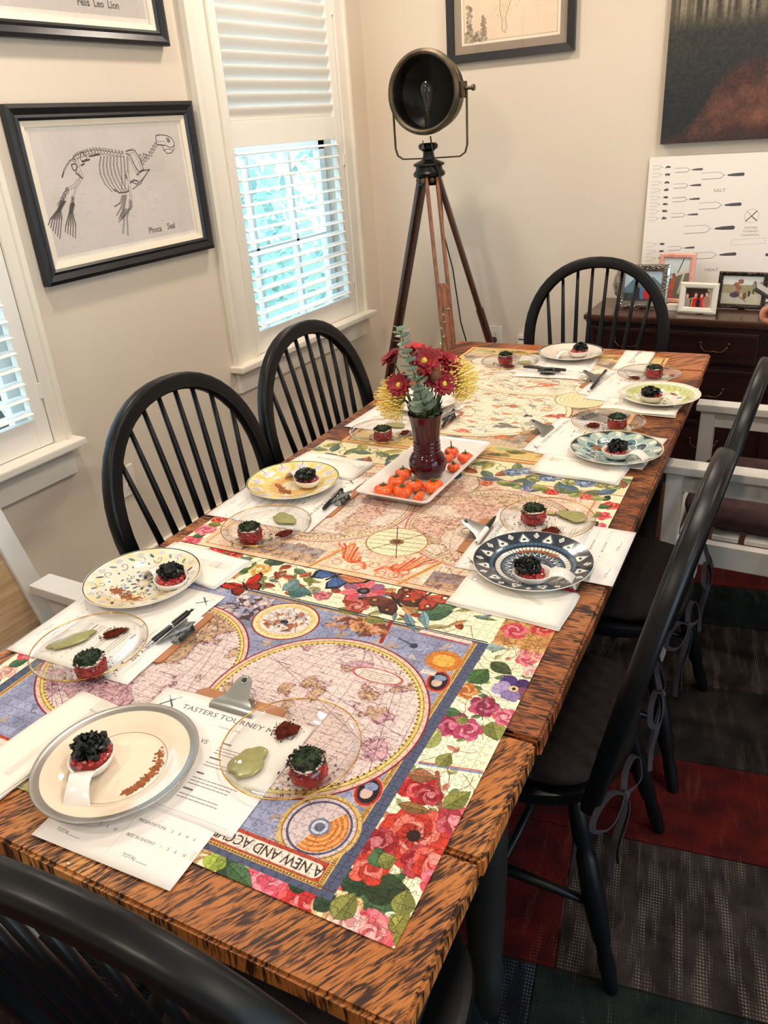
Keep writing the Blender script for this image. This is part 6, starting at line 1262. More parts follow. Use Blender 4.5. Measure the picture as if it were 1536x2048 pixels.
def sheet(x0, x1, y0, y1, zhi, zlo, nx=16, ny=14):
    """paper sheet: flat on the board, easing down to the table outside it"""
    mb = MB(); V = []; U = []; F = []
    for j in range(ny+1):
        for i in range(nx+1):
            x, y = x0+(x1-x0)*i/nx, y0+(y1-y0)*j/ny; d = max(0.0, abs(x)-0.080, -y-0.205); t = min(1.0, d/0.045); t = t*t*(3-2*t)
            V.append((x, y, zhi+(zlo-zhi)*t)); U.append((i/nx, j/ny))
    for j in range(ny):
        for i in range(nx): a = j*(nx+1)+i; F.append([a, a+1, a+nx+2, a+nx+1])
    n = len(V); V += [(p[0], p[1], p[2]-0.0002) for p in V]; F += [[f[3]+n, f[2]+n, f[1]+n, f[0]+n] for f in F]; U += U
    bd = [i for i in range(nx+1)]+[(nx+1)*j+nx for j in range(1, ny+1)]+[(nx+1)*ny+i for i in range(nx-1, -1, -1)]+[(nx+1)*j for j in range(ny-1, 0, -1)]
    F += [[bd[k], bd[k]+n, bd[(k+1) % len(bd)]+n, bd[(k+1) % len(bd)]] for k in range(len(bd))]
    mb.add(V, F, U); return mb
SET = dict(S1=((-0.7095, 0.6915), 4.5, 0.0, -0.022), S2=((-0.926, 0.7985), -86.2, 0.030, 0.006), S3=((-0.952, 1.3745), -87.1, 0.046, 0.010), S4=((-0.953, 1.975), -90.0, 0.036, 0.014),
           S5=((-0.823, 2.495), 187.0, 0.0, 0.05), S6=((-0.6575, 2.457), 84.9, -0.062, -0.036), S7=((-0.659, 1.9625), 86.4, -0.030, -0.034), S8=((-0.585, 1.3425), 92.5, 0.010, -0.018))
SW = dict(S1='under the silver-rimmed plate at the near end', S2='under the blue scrollwork plate on the left', S3='under the yellow sunburst plate on the left', S4='on the left side behind the vase',
          S5='at the far end before the white dark-rimmed plate', S6='at the far right corner beside the lime plate', S7='on the right under the teal scallop plate', S8='under the navy and white plate on the right')
def _menu0():
    t = thing('menu_sheet', '', 'menu', (0, 0, 0), 0); m = sheet(-0.1375, 0.1375, -0.214, 0, 0.7667, 0.7640).build('sheet', m_menu, t, smooth=True); return t
def _score0():
    t = thing('score_sheet', '', 'score sheet', (0, 0, 0), 0); sheet(-0.1125, 0.1125, -0.2825, 0, 0.7662, 0.7634).build('sheet', m_score, t, smooth=True); return t
def _clip0():
    t = thing('clipboard', '', 'clipboard', (0, 0, 0), 0)
    mb = MB(); P = []
    for cx, cy, a0 in ((0.0785-0.010, 0.020-0.010, 0), (-0.0785+0.010, 0.020-0.010, PI/2), (-0.0785+0.010, -0.205+0.010, PI), (0.0785-0.010, -0.205+0.010, 3*PI/2)):
        for k in range(5): a = a0+PI/2*k/4; P.append((cx+0.010*math.cos(a), cy+0.010*math.sin(a)))
    mb.prism(P, 0.7628, 0.7656); mb.build('board', m_brown, t)
    z0 = 0.7672; mb = MB()      # sprung clip: flared jaw, neck and eyelet lever
    prof = [(-0.020, 0.0004, 0.039), (-0.017, 0.0050, 0.0395), (-0.012, 0.0085, 0.038), (-0.005, 0.0105, 0.030), (0.002, 0.0135, 0.022), (0.012, 0.0185, 0.0175), (0.022, 0.0235, 0.0150), (0.030, 0.0272, 0.0125), (0.0345, 0.0293, 0.0075)]
    R_ = []
    for y, z, hw_ in prof:
        row = [(hw_*(-1+2*i/8), y, z0+z+0.0012*(1-abs(-1+2*i/8)**2)) for i in range(9)]; R_.append(row+[(p[0], p[1]+0.0006, p[2]-0.0011) for p in row[::-1]])
    mb.rings(R_); mb.build('clip_lever', m_steel, t, smooth=40)
    MB().lathe([(0.0042, 0.0), (0.0062, 0.0010), (0.0068, 0.0), (0.0062, -0.0006)], 16, M=Matrix.Translation((0, 0.027, z0+0.0272)) @ Matrix.Rotation(0.46, 4, 'X')).build('eyelet', m_steel, t, smooth=True)
    MB().lathe([(0.0005, 0.0006), (0.0042, 0.0006)], 16, M=Matrix.Translation((0, 0.027, z0+0.0272)) @ Matrix.Rotation(0.46, 4, 'X')).build('eyelet_hole', m_slot, t)
    sp = MB()
    for s_ in (-1, 1):
        sp.tube([(s_*(0.004+0.0011*k/4), 0.0105+0.0045*math.cos(2*PI*k/8), z0+0.0075+0.0045*math.sin(2*PI*k/8)) for k in range(40)], 0.0007, 5)
    sp.tube([(-0.022, 0.0105, z0+0.0075), (0.022, 0.0105, z0+0.0075)], 0.0014, 6)
    sp.build('spring', m_steel, t, smooth=True)
    b = MB(); b.box((0, 0.006, z0-0.0014), (0.050, 0.024, 0.0012), bev=0.0004)
    for s_ in (-1, 1): b.add([(s_*0.021, 0.0, z0-0.001), (s_*0.021, 0.018, z0-0.001), (s_*0.021, 0.014, z0+0.012), (s_*0.021, 0.006, z0+0.013), (s_*0.022, 0.0, z0-0.001), (s_*0.022, 0.018, z0-0.001), (s_*0.022, 0.014, z0+0.012), (s_*0.022, 0.006, z0+0.013)], [[0, 1, 2, 3], [7, 6, 5, 4], [0, 4, 5, 1], [1, 5, 6, 2], [2, 6, 7, 3], [3, 7, 4, 0]])
    b.tube([(-0.012, 0.018, z0+0.001), (-0.014, 0.030, z0+0.003), (-0.006, 0.037, z0+0.004), (0.006, 0.037, z0+0.004), (0.014, 0.030, z0+0.003), (0.012, 0.018, z0+0.001)], 0.0011, 6)
    b.build('clip_base', m_steel, t, smooth=40); return t
_m0 = _s0 = _c0 = None
for k, ((px, py), an, sx_, sy_) in SET.items():
    a = math.radians(an); lx = lambda x, y: (px+x*math.cos(a)-y*math.sin(a), py+x*math.sin(a)+y*math.cos(a), 0)
    lm, ls, lc = 'tasting menu sheet headed in capitals, '+SW[k], 'score sheet with columns of numbers, '+SW[k], 'small brown clipboard with a steel clip, '+SW[k]
    so = lx(sx_, sy_)
    if _m0 is None:
        _m0, _s0, _c0 = _menu0(), _score0(), _clip0()
        for o, l, g, p in ((_m0, lm, 'tasting menu sheets', lx(0, 0)), (_s0, ls, 'score sheets', so), (_c0, lc, 'clipboards at the place settings', lx(0, 0))): o['label'] = l; o['group'] = g; o.location = p; o.rotation_euler.z = a
    else: dup(_m0, lx(0, 0), a, lm); dup(_s0, so, a, ls); dup(_c0, lx(0, 0), a, lc)
m_pen = mat('pen_black', rgb(22, 22, 25), 0.25); m_chrome = mat('pen_chrome', rgb(200, 200, 200), 0.15, metal=1.0); m_pwhite = mat('marker_white', rgb(236, 234, 228), 0.3)
def pen(label, p0, p1, z, kind=0, lift=0.0):
    """p0 = writing tip end, p1 = other end"""
    d = math.hypot(p1[0]-p0[0], p1[1]-p0[1]); a = math.atan2(p1[1]-p0[1], p1[0]-p0[0]); t = thing('pen', label, 'pen', (p0[0], p0[1], z+0.0048), a, 'pens on the clipboards'); t.rotation_euler = (0, -math.atan2(lift, d), a)
    if kind == 0:
        MB().lathe([(0.0006, 0), (0.0016, 0.004), (0.0034, 0.016)], 14, M=Matrix.Rotation(PI/2, 4, 'Y')).build('tip', m_chrome, t, smooth=True)
        MB().lathe([(0.0036, 0.016), (0.0046, 0.020), (0.0048, 0.06), (0.0046, d-0.016), (0.0036, d-0.010), (0.001, d-0.009)], 16, M=Matrix.Rotation(PI/2, 4, 'Y')).build('barrel', m_pen, t, smooth=40)
        MB().lathe([(0.0021, d-0.011), (0.0023, d-0.002), (0.001, d)], 12, M=Matrix.Rotation(PI/2, 4, 'Y')).build('push_button', m_pen, t, smooth=True); MB().box((d-0.030, 0, 0.0062), (0.036, 0.0032, 0.0012), bev=0.0004).build('pocket_clip', m_pen, t)
        MB().lathe([(0.0049, 0.058), (0.0050, 0.060), (0.0049, 0.062)], 16, M=Matrix.Rotation(PI/2, 4, 'Y')).build('ring', m_chrome, t)
    elif kind == 1:
        MB().lathe([(0.0006, 0), (0.003, 0.0015), (0.0048, 0.006), (0.0050, d*0.98), (0.003, d)], 16, M=Matrix.Rotation(PI/2, 4, 'Y')).build('barrel', m_pen, t, smooth=40); MB().box((d*0.25, 0, 0.0058), (d*0.3, 0.0035, 0.0014), bev=0.0005).build('pocket_clip', m_pen, t)
        for k_ in range(3): MB().box((d*0.5+0.016*k_, -0.0047, 0.0012), (0.010, 0.0005, 0.0018)).build('lettering', m_pwhite, t)
    else:
        MB().lathe([(0.002, 0), (0.0052, 0.002), (0.0056, d*0.52)], 18, M=Matrix.Rotation(PI/2, 4, 'Y')).build('barrel', m_pwhite, t, smooth=40); MB().lathe([(0.0058, d*0.52), (0.0060, d*0.56), (0.0050, d*0.85), (0.002, d)], 18, M=Matrix.Rotation(PI/2, 4, 'Y')).build('cap', m_pen, t, smooth=40)
    return t
P2 = lambda x, y, z=0.775: tuple(at(x, y, z)[:2])
pen('black push-button pen with chrome tip on the left near clipboard', P2(291, 1297, 0.768), P2(388, 1220, 0.785), 0.767, 0, 0.016)
pen('black pen beside the clip of the clipboard under the sunburst plate', P2(646, 1018), P2(684, 978, 0.78), 0.769, 1, 0.006)
pen('dark pen on the clipboard behind the vase', P2(884, 853), P2(908, 820, 0.78), 0.769, 1, 0.008)
pen('long black pen lying across the far clipboard', P2(1046, 737), P2(1132, 744), 0.777, 1, 0.0)
pen('black pen on the menu at the far right corner', P2(1182, 776), P2(1212, 743), 0.768, 1, 0.006)
pen('white marker with black cap by the navy plate clipboard', P2(953, 1084), P2(991, 1035), 0.769, 2, 0.004)

# ================================================================== NAPKINS AND FORKS
m_nap = mat('napkin_paper', rgb(234, 228, 218), 0.85, bump=0.15, bscale=150)
m_fork = glass_mat('clear_plastic', (0.965, 0.96, 0.955), 0.05, 1.42)
def napkin(label, c, w_, l_, an, sd):
    rs = random.Random(sd); t = thing('napkin', label, 'napkin', (c[0], c[1], 0.7626), math.radians(an), 'folded paper napkins')
    for k in range(3):
        o = [rs.uniform(-0.0025, 0.0025) for _ in range(4)]; bm = bmesh.new(); bmesh.ops.create_cube(bm, size=1.0)
        for v in bm.verts: v.co = Vector((v.co.x*(w_-0.002*k)+o[0], v.co.y*(l_-0.002*k)+o[1], (0.0012+0.0021*k)+v.co.z*0.0019))
        bmesh.ops.subdivide_edges(bm, edges=[e for e in bm.edges if e.calc_length() > 0.02], cuts=8, use_grid_fill=True)
        bmesh.ops.bevel(bm, geom=[e for e in bm.edges if e.calc_face_angle(0) > 0.6], offset=0.0008, segments=2, affect='EDGES')
        for v in bm.verts:
            q = 0.0010*math.sin(v.co.x*37+sd)+0.0008*math.sin(v.co.y*43+sd*2); v.co.z += max(0, q*k*0.5); v.co.x += 0.0012*math.sin(v.co.y*50+k+sd); v.co.y += 0.0012*math.sin(v.co.x*45+k)
        me = bpy.data.meshes.new('fold_layer'); bm.to_mesh(me); bm.free(); me.materials.append(m_nap); me.polygons.foreach_set('use_smooth', [True]*len(me.polygons)); ob = bpy.data.objects.new('fold_layer', me); COL.objects.link(ob); ob.parent = t
    return t
def fork_mesh():
    sec = lambda w_, h_: [(w_*0.5*math.cos(q), h_*0.5*math.sin(q)) for q in [2*PI*k/10 for k in range(10)]]
    mb = MB(); R_ = []
    for x, w_, z in ((-0.09, 0.009, 0.002), (-0.088, 0.0125, 0.002), (-0.05, 0.0115, 0.0045), (-0.01, 0.007, 0.0075), (0.02, 0.0062, 0.0082), (0.034, 0.010, 0.0062), (0.044, 0.020, 0.0040), (0.056, 0.0235, 0.0030), (0.060, 0.0235, 0.0032)): R_.append([(x, q[0], z+q[1]) for q in sec(w_, 0.0022)])
    mb.rings(R_); h = MB()
    for k in range(4):
        y = -0.0096+0.0064*k; h.tube([(0.058, y, 0.0032), (0.075, y, 0.0042), (0.092, y*0.96, 0.0068)], [0.0017, 0.0014, 0.0006], 6)
    return mb, h
_f0 = None
def fork(label, c, an):
    global _f0
    if _f0 is None:
        _f0 = thing('plastic_fork', label, 'fork', (c[0], c[1], 0.7700), math.radians(an), 'clear plastic forks'); a_, b_ = fork_mesh(); a_.build('handle', m_fork, _f0, smooth=True); b_.build('tines', m_fork, _f0, smooth=True); return _f0
    return dup(_f0, (c[0], c[1], 0.7700), math.radians(an), label)
NP = [('long folded white napkin at the left photo edge, beside the silver-rimmed plate', (-0.927, 0.487), 0.095, 0.25, -4.3, 1, (-0.905, 0.520), 84),
      ('folded white napkin beside the blue scrollwork plate', (-1.080, 1.005), 0.213, 0.116, -1, 2, (-1.075, 1.01), 4),
      ('folded white napkin behind the yellow sunburst plate', (-1.098, 1.553), 0.220, 0.116, -2, 3, (-1.06, 1.565), -8),
      ('folded white napkin standing off the far end, right of the white plate', (-0.588, 2.718), 0.105, 0.24, 3.4, 4, (-0.59, 2.73), -88),
      ('folded white napkin under the edge of the lime plate', (-0.462, 2.245), 0.215, 0.118, 2, 5, (-0.47, 2.235), 176),
      ('folded white napkin in front of the teal scallop plate', (-0.492, 1.752), 0.216, 0.122, 0, 6, (-0.51, 1.765), 172),
      ('folded white napkin in front of the navy plate', (-0.430, 1.141), 0.214, 0.120, 0, 7, (-0.462, 1.158), 166)]
for lb, c, w_, l_, an, sd, fc, fa in NP:
    napkin(lb, c, w_, l_, an, sd); fork('clear plastic fork on the '+lb.replace('folded white ', '').replace('long ', ''), fc, fa)

# ================================================================== PLATES
def plate_art(kind):
    R_ = 0.118; C = Canvas(-R_, -R_, R_, R_, 2100 if kind in (1, 2, 7) else 1500, c8(246, 236, 220)); rs = random.Random(kind*13)
    def pol(r, a): return (r*math.cos(a), r*math.sin(a))
    if kind == 1:
        C.ell(0, 0, 0.116, col=c8(150, 146, 140)); sl, X, Y = C.win(-R_, -R_, R_, R_); n = fbm(C.H, C.W, 8, 3, 4)
        mk = (np.hypot(X, Y)[...] > 0.101)*1.0; C.a += ((n-0.5)*0.35*mk)[..., None]
        C.ell(0, 0, 0.1025, col=c8(120, 112, 104)); C.ell(0, 0, 0.1018, col=c8(240, 222, 198)); C.ell(0, 0, 0.068, col=c8(140, 112, 90), ring=0.0009)
    elif kind == 2:
        C.ell(0, 0, 0.116, col=c8(26, 30, 44)); C.ell(0, 0, 0.1115, col=c8(240, 232, 214)); C.mottle(1.0, 0.02, 5, 0.0)
        n = fbm(C.H, C.W, 60, 9, 3); m_ = np.clip((n-0.5)*8, 0, 1)[..., None]*0.75; sl, X, Y = C.win(-R_, -R_, R_, R_); m_ = m_*((np.hypot(X, Y) < 0.111)[..., None]); C.a += (c8(246, 218, 160)-C.a)*m_
        ink = c8(56, 80, 112)
        def curl(x, y, s_, a, f=1): C.line([(x+s_*(1-q/14)*math.cos(a+f*q*0.5), y+s_*(1-q/14)*math.sin(a+f*q*0.5)) for q in range(14)], 0.0012, ink, 0.85)
        for k in range(8):
            a = 2*PI*k/8; C.ell(*pol(0.020, a), 0.006, 0.003, a, ink); C.ell(*pol(0.033, a+0.39), 0.005, 0.0035, a+0.39, c8(90, 130, 160)); curl(*pol(0.042, a), 0.009, a+1, 1); curl(*pol(0.042, a+0.2), 0.008, a-1, -1); C.ell(*pol(0.050, a+0.39), 0.004, 0.0022, a+1.9, ink); C.line([pol(0.010, a), pol(0.016, a+0.3), pol(0.010, a+0.6)], 0.0010, ink)
            C.ell(*pol(0.052, a), 0.0016, col=ink)
        for k in range(14):
            a = 2*PI*k/14; curl(*pol(0.082, a), 0.011, a+rs.uniform(0, 3), 1 if k % 2 else -1); C.ell(*pol(0.092, a+0.2), 0.0075, 0.003, a+0.9, [ink, c8(70, 120, 130), c8(110, 140, 160)][k % 3], 0.9); C.poly([pol(0.098, a-0.10), pol(0.108, a), pol(0.098, a+0.10), pol(0.092, a)], c8(196, 200, 206), 0.8); C.ell(*pol(0.072, a+0.25), 0.002, col=ink)
    elif kind == 3:
        C.ell(0, 0, 0.116, col=c8(48, 66, 66)); C.ell(0, 0, 0.1115, col=c8(246, 222, 140)); 
        for k in range(12):
            a = 2*PI*k/12; C.ell(*pol(0.092, a), 0.017, 0.015, a, c8(244, 234, 214)); C.ell(*pol(0.092, a+0.07), 0.0075, 0.008, a, c8(214, 206, 214)); C.ell(*pol(0.092, a-0.07), 0.0075, 0.008, a, c8(222, 214, 218)); C.line([pol(0.098, a), pol(0.111, a)], 0.0018, c8(190, 84, 60)); C.line([pol(0.080, a+0.26), pol(0.105, a+0.26)], 0.0020, c8(222, 160, 70), 0.8); C.line([pol(0.086, a+0.2), pol(0.1, a+0.2)], 0.0014, c8(214, 150, 60), 0.7)
        for k in range(40):
            a = 2*PI*k/40; C.line([pol(0.030, a), pol(0.068 if k % 2 else 0.054, a+0.03)], 0.0030, c8(240, 170, 110), 0.8); C.line([pol(0.036, a+0.08), pol(0.062, a+0.08)], 0.0013, c8(222, 96, 60), 0.8)
        C.ell(0, 0, 0.026, col=c8(240, 238, 224)); 
        for k in range(12): a = 2*PI*k/12; C.line([pol(0.004, a), pol(0.022, a)], 0.0022, c8(236, 190, 90), 0.8)
        C.ell(0.016, 0.004, 0.0012, col=c8(90, 90, 80)); C.ell(-0.012, -0.014, 0.0012, col=c8(90, 90, 80))
    elif kind == 4:
        C.ell(0, 0, 0.116, col=c8(66, 64, 66)); C.ell(0, 0, 0.108, col=c8(240, 230, 214)); C.ell(0, 0, 0.070, col=c8(226, 212, 194), ring=0.0008)
    elif kind == 5:
        C.ell(0, 0, 0.116, col=c8(240, 226, 200)); C.ell(0, 0, 0.106, col=c8(240, 238, 226)); C.ell(0, 0, 0.096, col=c8(206, 214, 140)); C.ell(0, 0, 0.096, col=c8(170, 180, 90), ring=0.0016); C.ell(0, 0, 0.066, col=c8(240, 236, 214))
        for k in range(26): a = 2*PI*k/26; leaf(C, *pol(0.081, a), 0.022, 0.006, a+0.5, c8(228, 228, 150)); C.ell(*pol(0.101, a), 0.003, col=c8(214, 220, 200))
        for k in range(9):
            a = 2*PI*k/9+0.2; C.poly(blob(*pol(0.055, a), 0.022, 16, rs, 0.1, ry=0.014, ang=a), c8(244, 240, 222)); C.line(blob(*pol(0.055, a), 0.022, 16, rs, 0.1, ry=0.014, ang=a), 0.0010, c8(206, 180, 90), 0.8, True); C.ell(*pol(0.055, a), 0.0105, 0.0048, a+0.4, c8(60, 96, 110)); leaf(C, *pol(0.028, a+0.3), 0.02, 0.005, a, c8(190, 186, 90))
    elif kind == 6:
        C.ell(0, 0, 0.116, col=c8(226, 196, 164)); C.ell(0, 0, 0.111, col=c8(44, 58, 62)); n_ = 12
        for k in range(n_):
            a = 2*PI*k/n_; C.ell(*pol(0.082, a), 0.0285, 0.026, a, c8(166, 190, 184)); C.poly([pol(0.108, a-0.10), pol(0.108, a+0.02), pol(0.090, a+0.02), pol(0.090, a-0.12)], c8(232, 228, 206)); C.line([pol(0.070, a-0.22), pol(0.104, a-0.2)], 0.0014, c8(96, 130, 130), 0.8); C.line([pol(0.070, a-0.26), pol(0.100, a-0.26)], 0.0014, c8(96, 130, 130), 0.8)
        C.ell(0, 0, 0.075, col=c8(166, 190, 184))
        for ring_, (r, rr, nn, off) in enumerate(((0.066, 0.019, 12, 0.0), (0.050, 0.016, 12, 0.26), (0.036, 0.014, 10, 0), (0.022, 0.012, 8, 0.3), (0.008, 0.012, 4, 0))):
            for k in range(nn):
                a = 2*PI*k/nn+off; C.ell(*pol(r, a), rr*1.06, rr*0.9, a, c8(226, 234, 226)); C.ell(*pol(r, a), rr*0.93, rr*0.76, a, [c8(120, 160, 162), c8(52, 74, 84), c8(84, 130, 140)][(k+ring_) % 3]); C.ell(*pol(r-0.002, a), rr*0.45, rr*0.38, a, [c8(76, 112, 120), c8(96, 120, 124), c8(44, 70, 84)][k % 3])
    elif kind == 7:
        nv, wt, sb, gy = c8(30, 44, 58), c8(244, 238, 228), c8(70, 104, 132), c8(92, 104, 116)
        C.ell(0, 0, 0.1165, col=c8(54, 80, 84)); C.ell(0, 0, 0.1125, col=nv); n_ = 24
        for k in range(n_):
            a = 2*PI*k/n_
            if k % 2 == 0:
                C.poly([pol(0.111, a), pol(0.090, a-0.145), pol(0.083, a-0.12), pol(0.083, a+0.12), pol(0.090, a+0.145)], gy); C.poly([pol(0.1065, a), pol(0.089, a-0.105), pol(0.0845, a-0.09), pol(0.0845, a+0.09), pol(0.089, a+0.105)], wt); C.ell(*pol(0.0915, a), 0.0028, 0.0038, a, nv)
            else:
                C.poly([pol(0.1105, a), pol(0.101, a-0.062), pol(0.0935, a), pol(0.101, a+0.062)], wt); C.ell(*pol(0.1015, a), 0.0026, col=nv, ring=0.0010)
        C.ell(0, 0, 0.0820, col=sb); 
        for k in range(60): a = 2*PI*k/60; C.line([pol(0.0765, a), pol(0.0815, a)], 0.0012, nv)
        C.ell(0, 0, 0.0760, col=nv); C.ell(0, 0, 0.0715, col=wt)
        for k in range(56): a = 2*PI*k/56; C.line([pol(0.0620, a), pol(0.0715, a)], 0.0013, nv)
        C.ell(0, 0, 0.0620, col=nv); C.ell(0, 0, 0.0585, col=sb); C.ell(0, 0, 0.0555, col=c8(40, 60, 82))
        for k in range(22):
            a = 2*PI*k/22; C.line([pol(0.053, a-0.09), pol(0.0415, a), pol(0.053, a+0.09)], 0.0020, wt); C.line([pol(0.055, a+0.143), pol(0.044, a+0.143)], 0.0030, sb)
        C.ell(0, 0, 0.0385, col=c8(96, 130, 156)); C.ell(0, 0, 0.036, col=nv)
        for k in range(12): a = 2*PI*k/12; C.ell(*pol(0.024, a), 0.006, 0.004, a, sb)
        C.ell(0, 0, 0.014, col=wt); C.ell(0, 0, 0.010, col=nv)
    else: C.ell(0, 0, 0.1165, col=c8(246, 240, 230))
    return C.a
m_china = mat('white_china', rgb(232, 226, 217), 0.18, coat=0.5)
m_silverrim = mat('platinum_rim', rgb(150, 146, 140), 0.25, metal=0.7)
ZP = 0.7672
def plate(label, c, kind, rim_metal=False, z=ZP):
    t = thing('dinner_plate', label, 'plate', (c[0], c[1], z), 0.3*kind, 'dinner plates'); R_ = 0.114
    top = [(0.0005, 0.0042), (0.03, 0.0042), (0.060, 0.0046), (0.070, 0.0062), (0.076, 0.0100), (0.084, 0.0130), (0.096, 0.0160), (0.108, 0.0195), (0.1135, 0.0212)]
    MB().lathe(top, 72, uvr=0.118).build('plate_face', image_mat('plate_print_%s' % 'abcdefgh'[kind], plate_art(kind)*0.94, 0.14, coat=0.6), t, smooth=True)
    MB().lathe([(0.1135, 0.0212), (0.1145, 0.0212), (0.1146, 0.0200), (0.108, 0.0165), (0.090, 0.0115), (0.075, 0.0070), (0.066, 0.0030), (0.064, 0.0002), (0.0605, 0.0), (0.0600, 0.0018), (0.03, 0.0020), (0.0005, 0.0020)], 72).build('plate_underside', m_china, t, smooth=True)
    if rim_metal:
        MB().lathe([(0.1022, 0.0178), (0.108, 0.01965), (0.1137, 0.0215), (0.1148, 0.0212), (0.1148, 0.0203)], 72).build('metal_rim_band', m_silverrim, t, smooth=True)
    return t
PL = dict(P1=((-0.776, 0.511), 1, 'cream dinner plate with a wide silver rim, nearest the viewer'), P2=((-1.114, 0.900), 2, 'cream dinner plate with blue scrollwork and black edge, left side'),
          P3=((-1.105, 1.404), 3, 'yellow sunburst dinner plate with dark green edge, left side'), P4=((-0.812, 2.712), 4, 'white dinner plate with dark rim at the far end'),
          P5=((-0.423, 2.328), 5, 'lime and cream dinner plate with blue almond shapes, far right'), P6=((-0.434, 1.869), 6, 'teal scallop mosaic dinner plate with tan edge, right side'),
          P7=((-0.434, 1.253), 7, 'navy and white geometric dinner plate, nearest on the right side'), P8=((-1.085, 2.065), 0, 'plain white dinner plate half hidden behind the flowers'))
for k, (c, kd, lb) in PL.items(): plate(lb, c, kd, kd == 1)
# glass dessert plates with gilt edge
m_clear = glass_mat('clear_plate_glass', (0.985, 0.985, 0.98), 0.0, 1.38)
m_gilt = mat('gilt_edge', rgb(206, 160, 80), 0.22, metal=1.0); m_gilt2 = mat('glass_edge_shine', rgb(200, 180, 160), 0.2, metal=0.8)
GL = dict(G1=((-0.574, 0.646), 'near end'), G2=((-1.042, 0.698), 'left near'), G3=((-1.030, 1.193), 'left middle'), G4=((-1.072, 1.803), 'left behind the vase'),
          G5=((-0.988, 2.568), 'far end'), G6=((-0.502, 2.555), 'far right corner'), G7=((-0.508, 2.077), 'right, before the lime plate'), G8=((-0.472, 1.451), 'right, behind the navy plate'))
_g0 = None; GZ = 0.7673
for k, (c, lb) in GL.items():
    lab = 'round clear glass plate with gilt edge, '+lb
    if _g0 is None:
        _g0 = thing('glass_plate', lab, 'plate', (c[0], c[1], GZ), 0, 'clear glass plates')
        MB().lathe([(0.0005, 0.0024), (0.058, 0.0024), (0.064, 0.0034), (0.078, 0.0080), (0.099, 0.0105), (0.100, 0.0098), (0.079, 0.0062), (0.066, 0.0016), (0.060, 0.0), (0.0005, 0.0)], 64).build('glass_dish', m_clear, _g0, smooth=True)
        MB().tube([(0.0998*math.cos(2*PI*q/72), 0.0998*math.sin(2*PI*q/72), 0.0104) for q in range(72)], 0.0010, 6, closed=True).build('gilt_edge', m_gilt, _g0, smooth=True)
    else: dup(_g0, (c[0], c[1], GZ), 0, lab)

# ================================================================== FOOD
m_red = mat('raw_beef', rgb(160, 34, 30), 0.25, col2=rgb(96, 12, 14), vscale=60, coat=0.4, sss=0.15); m_red2 = mat('diced_tuna', rgb(196, 72, 66), 0.3, col2=rgb(150, 40, 40), vscale=80, coat=0.4, sss=0.15)
m_herb = mat('chopped_herbs', rgb(38, 54, 26), 0.55, col2=rgb(14, 24, 12), vscale=90, spec=0.3); m_dark = mat('dark_greens', rgb(12, 21, 17), 0.34, col2=rgb(4, 7, 7), vscale=70, coat=0.12, spec=0.3); m_cream = mat('cream_sauce', rgb(230, 200, 180), 0.3)
m_puree = mat('olive_puree', rgb(146, 142, 84), 0.3, col2=rgb(134, 130, 74), vscale=120, coat=0.3); m_spice = mat('brown_spice', rgb(92, 36, 22), 0.9, col2=rgb(60, 22, 14), vscale=200, spec=0.1); m_smear = mat('amber_spice_smear', rgb(158, 94, 46), 0.8, col2=rgb(132, 72, 34), vscale=150)
def flakes(mb, c, r, h, n, s_, rs, top=0.0):
    for k in range(n):
        a, q = rs.uniform(0, 6.28), math.sqrt(rs.uniform(0, 1)); z = c[2]+h*math.sqrt(max(0, 1-q*q))*rs.uniform(0.7, 1.05)+top
        p = Vector((c[0]+r*q*math.cos(a), c[1]+r*q*math.sin(a), z)); d = Vector((rs.uniform(-1, 1), rs.uniform(-1, 1), rs.uniform(-0.5, 0.7))).normalized(); e = Vector((rs.uniform(-1, 1), rs.uniform(-1, 1), rs.uniform(-1, 1))).cross(d).normalized(); f = d.cross(e)*0.18; l = s_*rs.uniform(0.6, 1.3)
        mb.add([p-d*l, p+e*l*0.45, p+d*l, p-e*l*0.45, p+f*l], [[0, 1, 4], [1, 2, 4], [2, 3, 4], [3, 0, 4], [0, 3, 2, 1]])
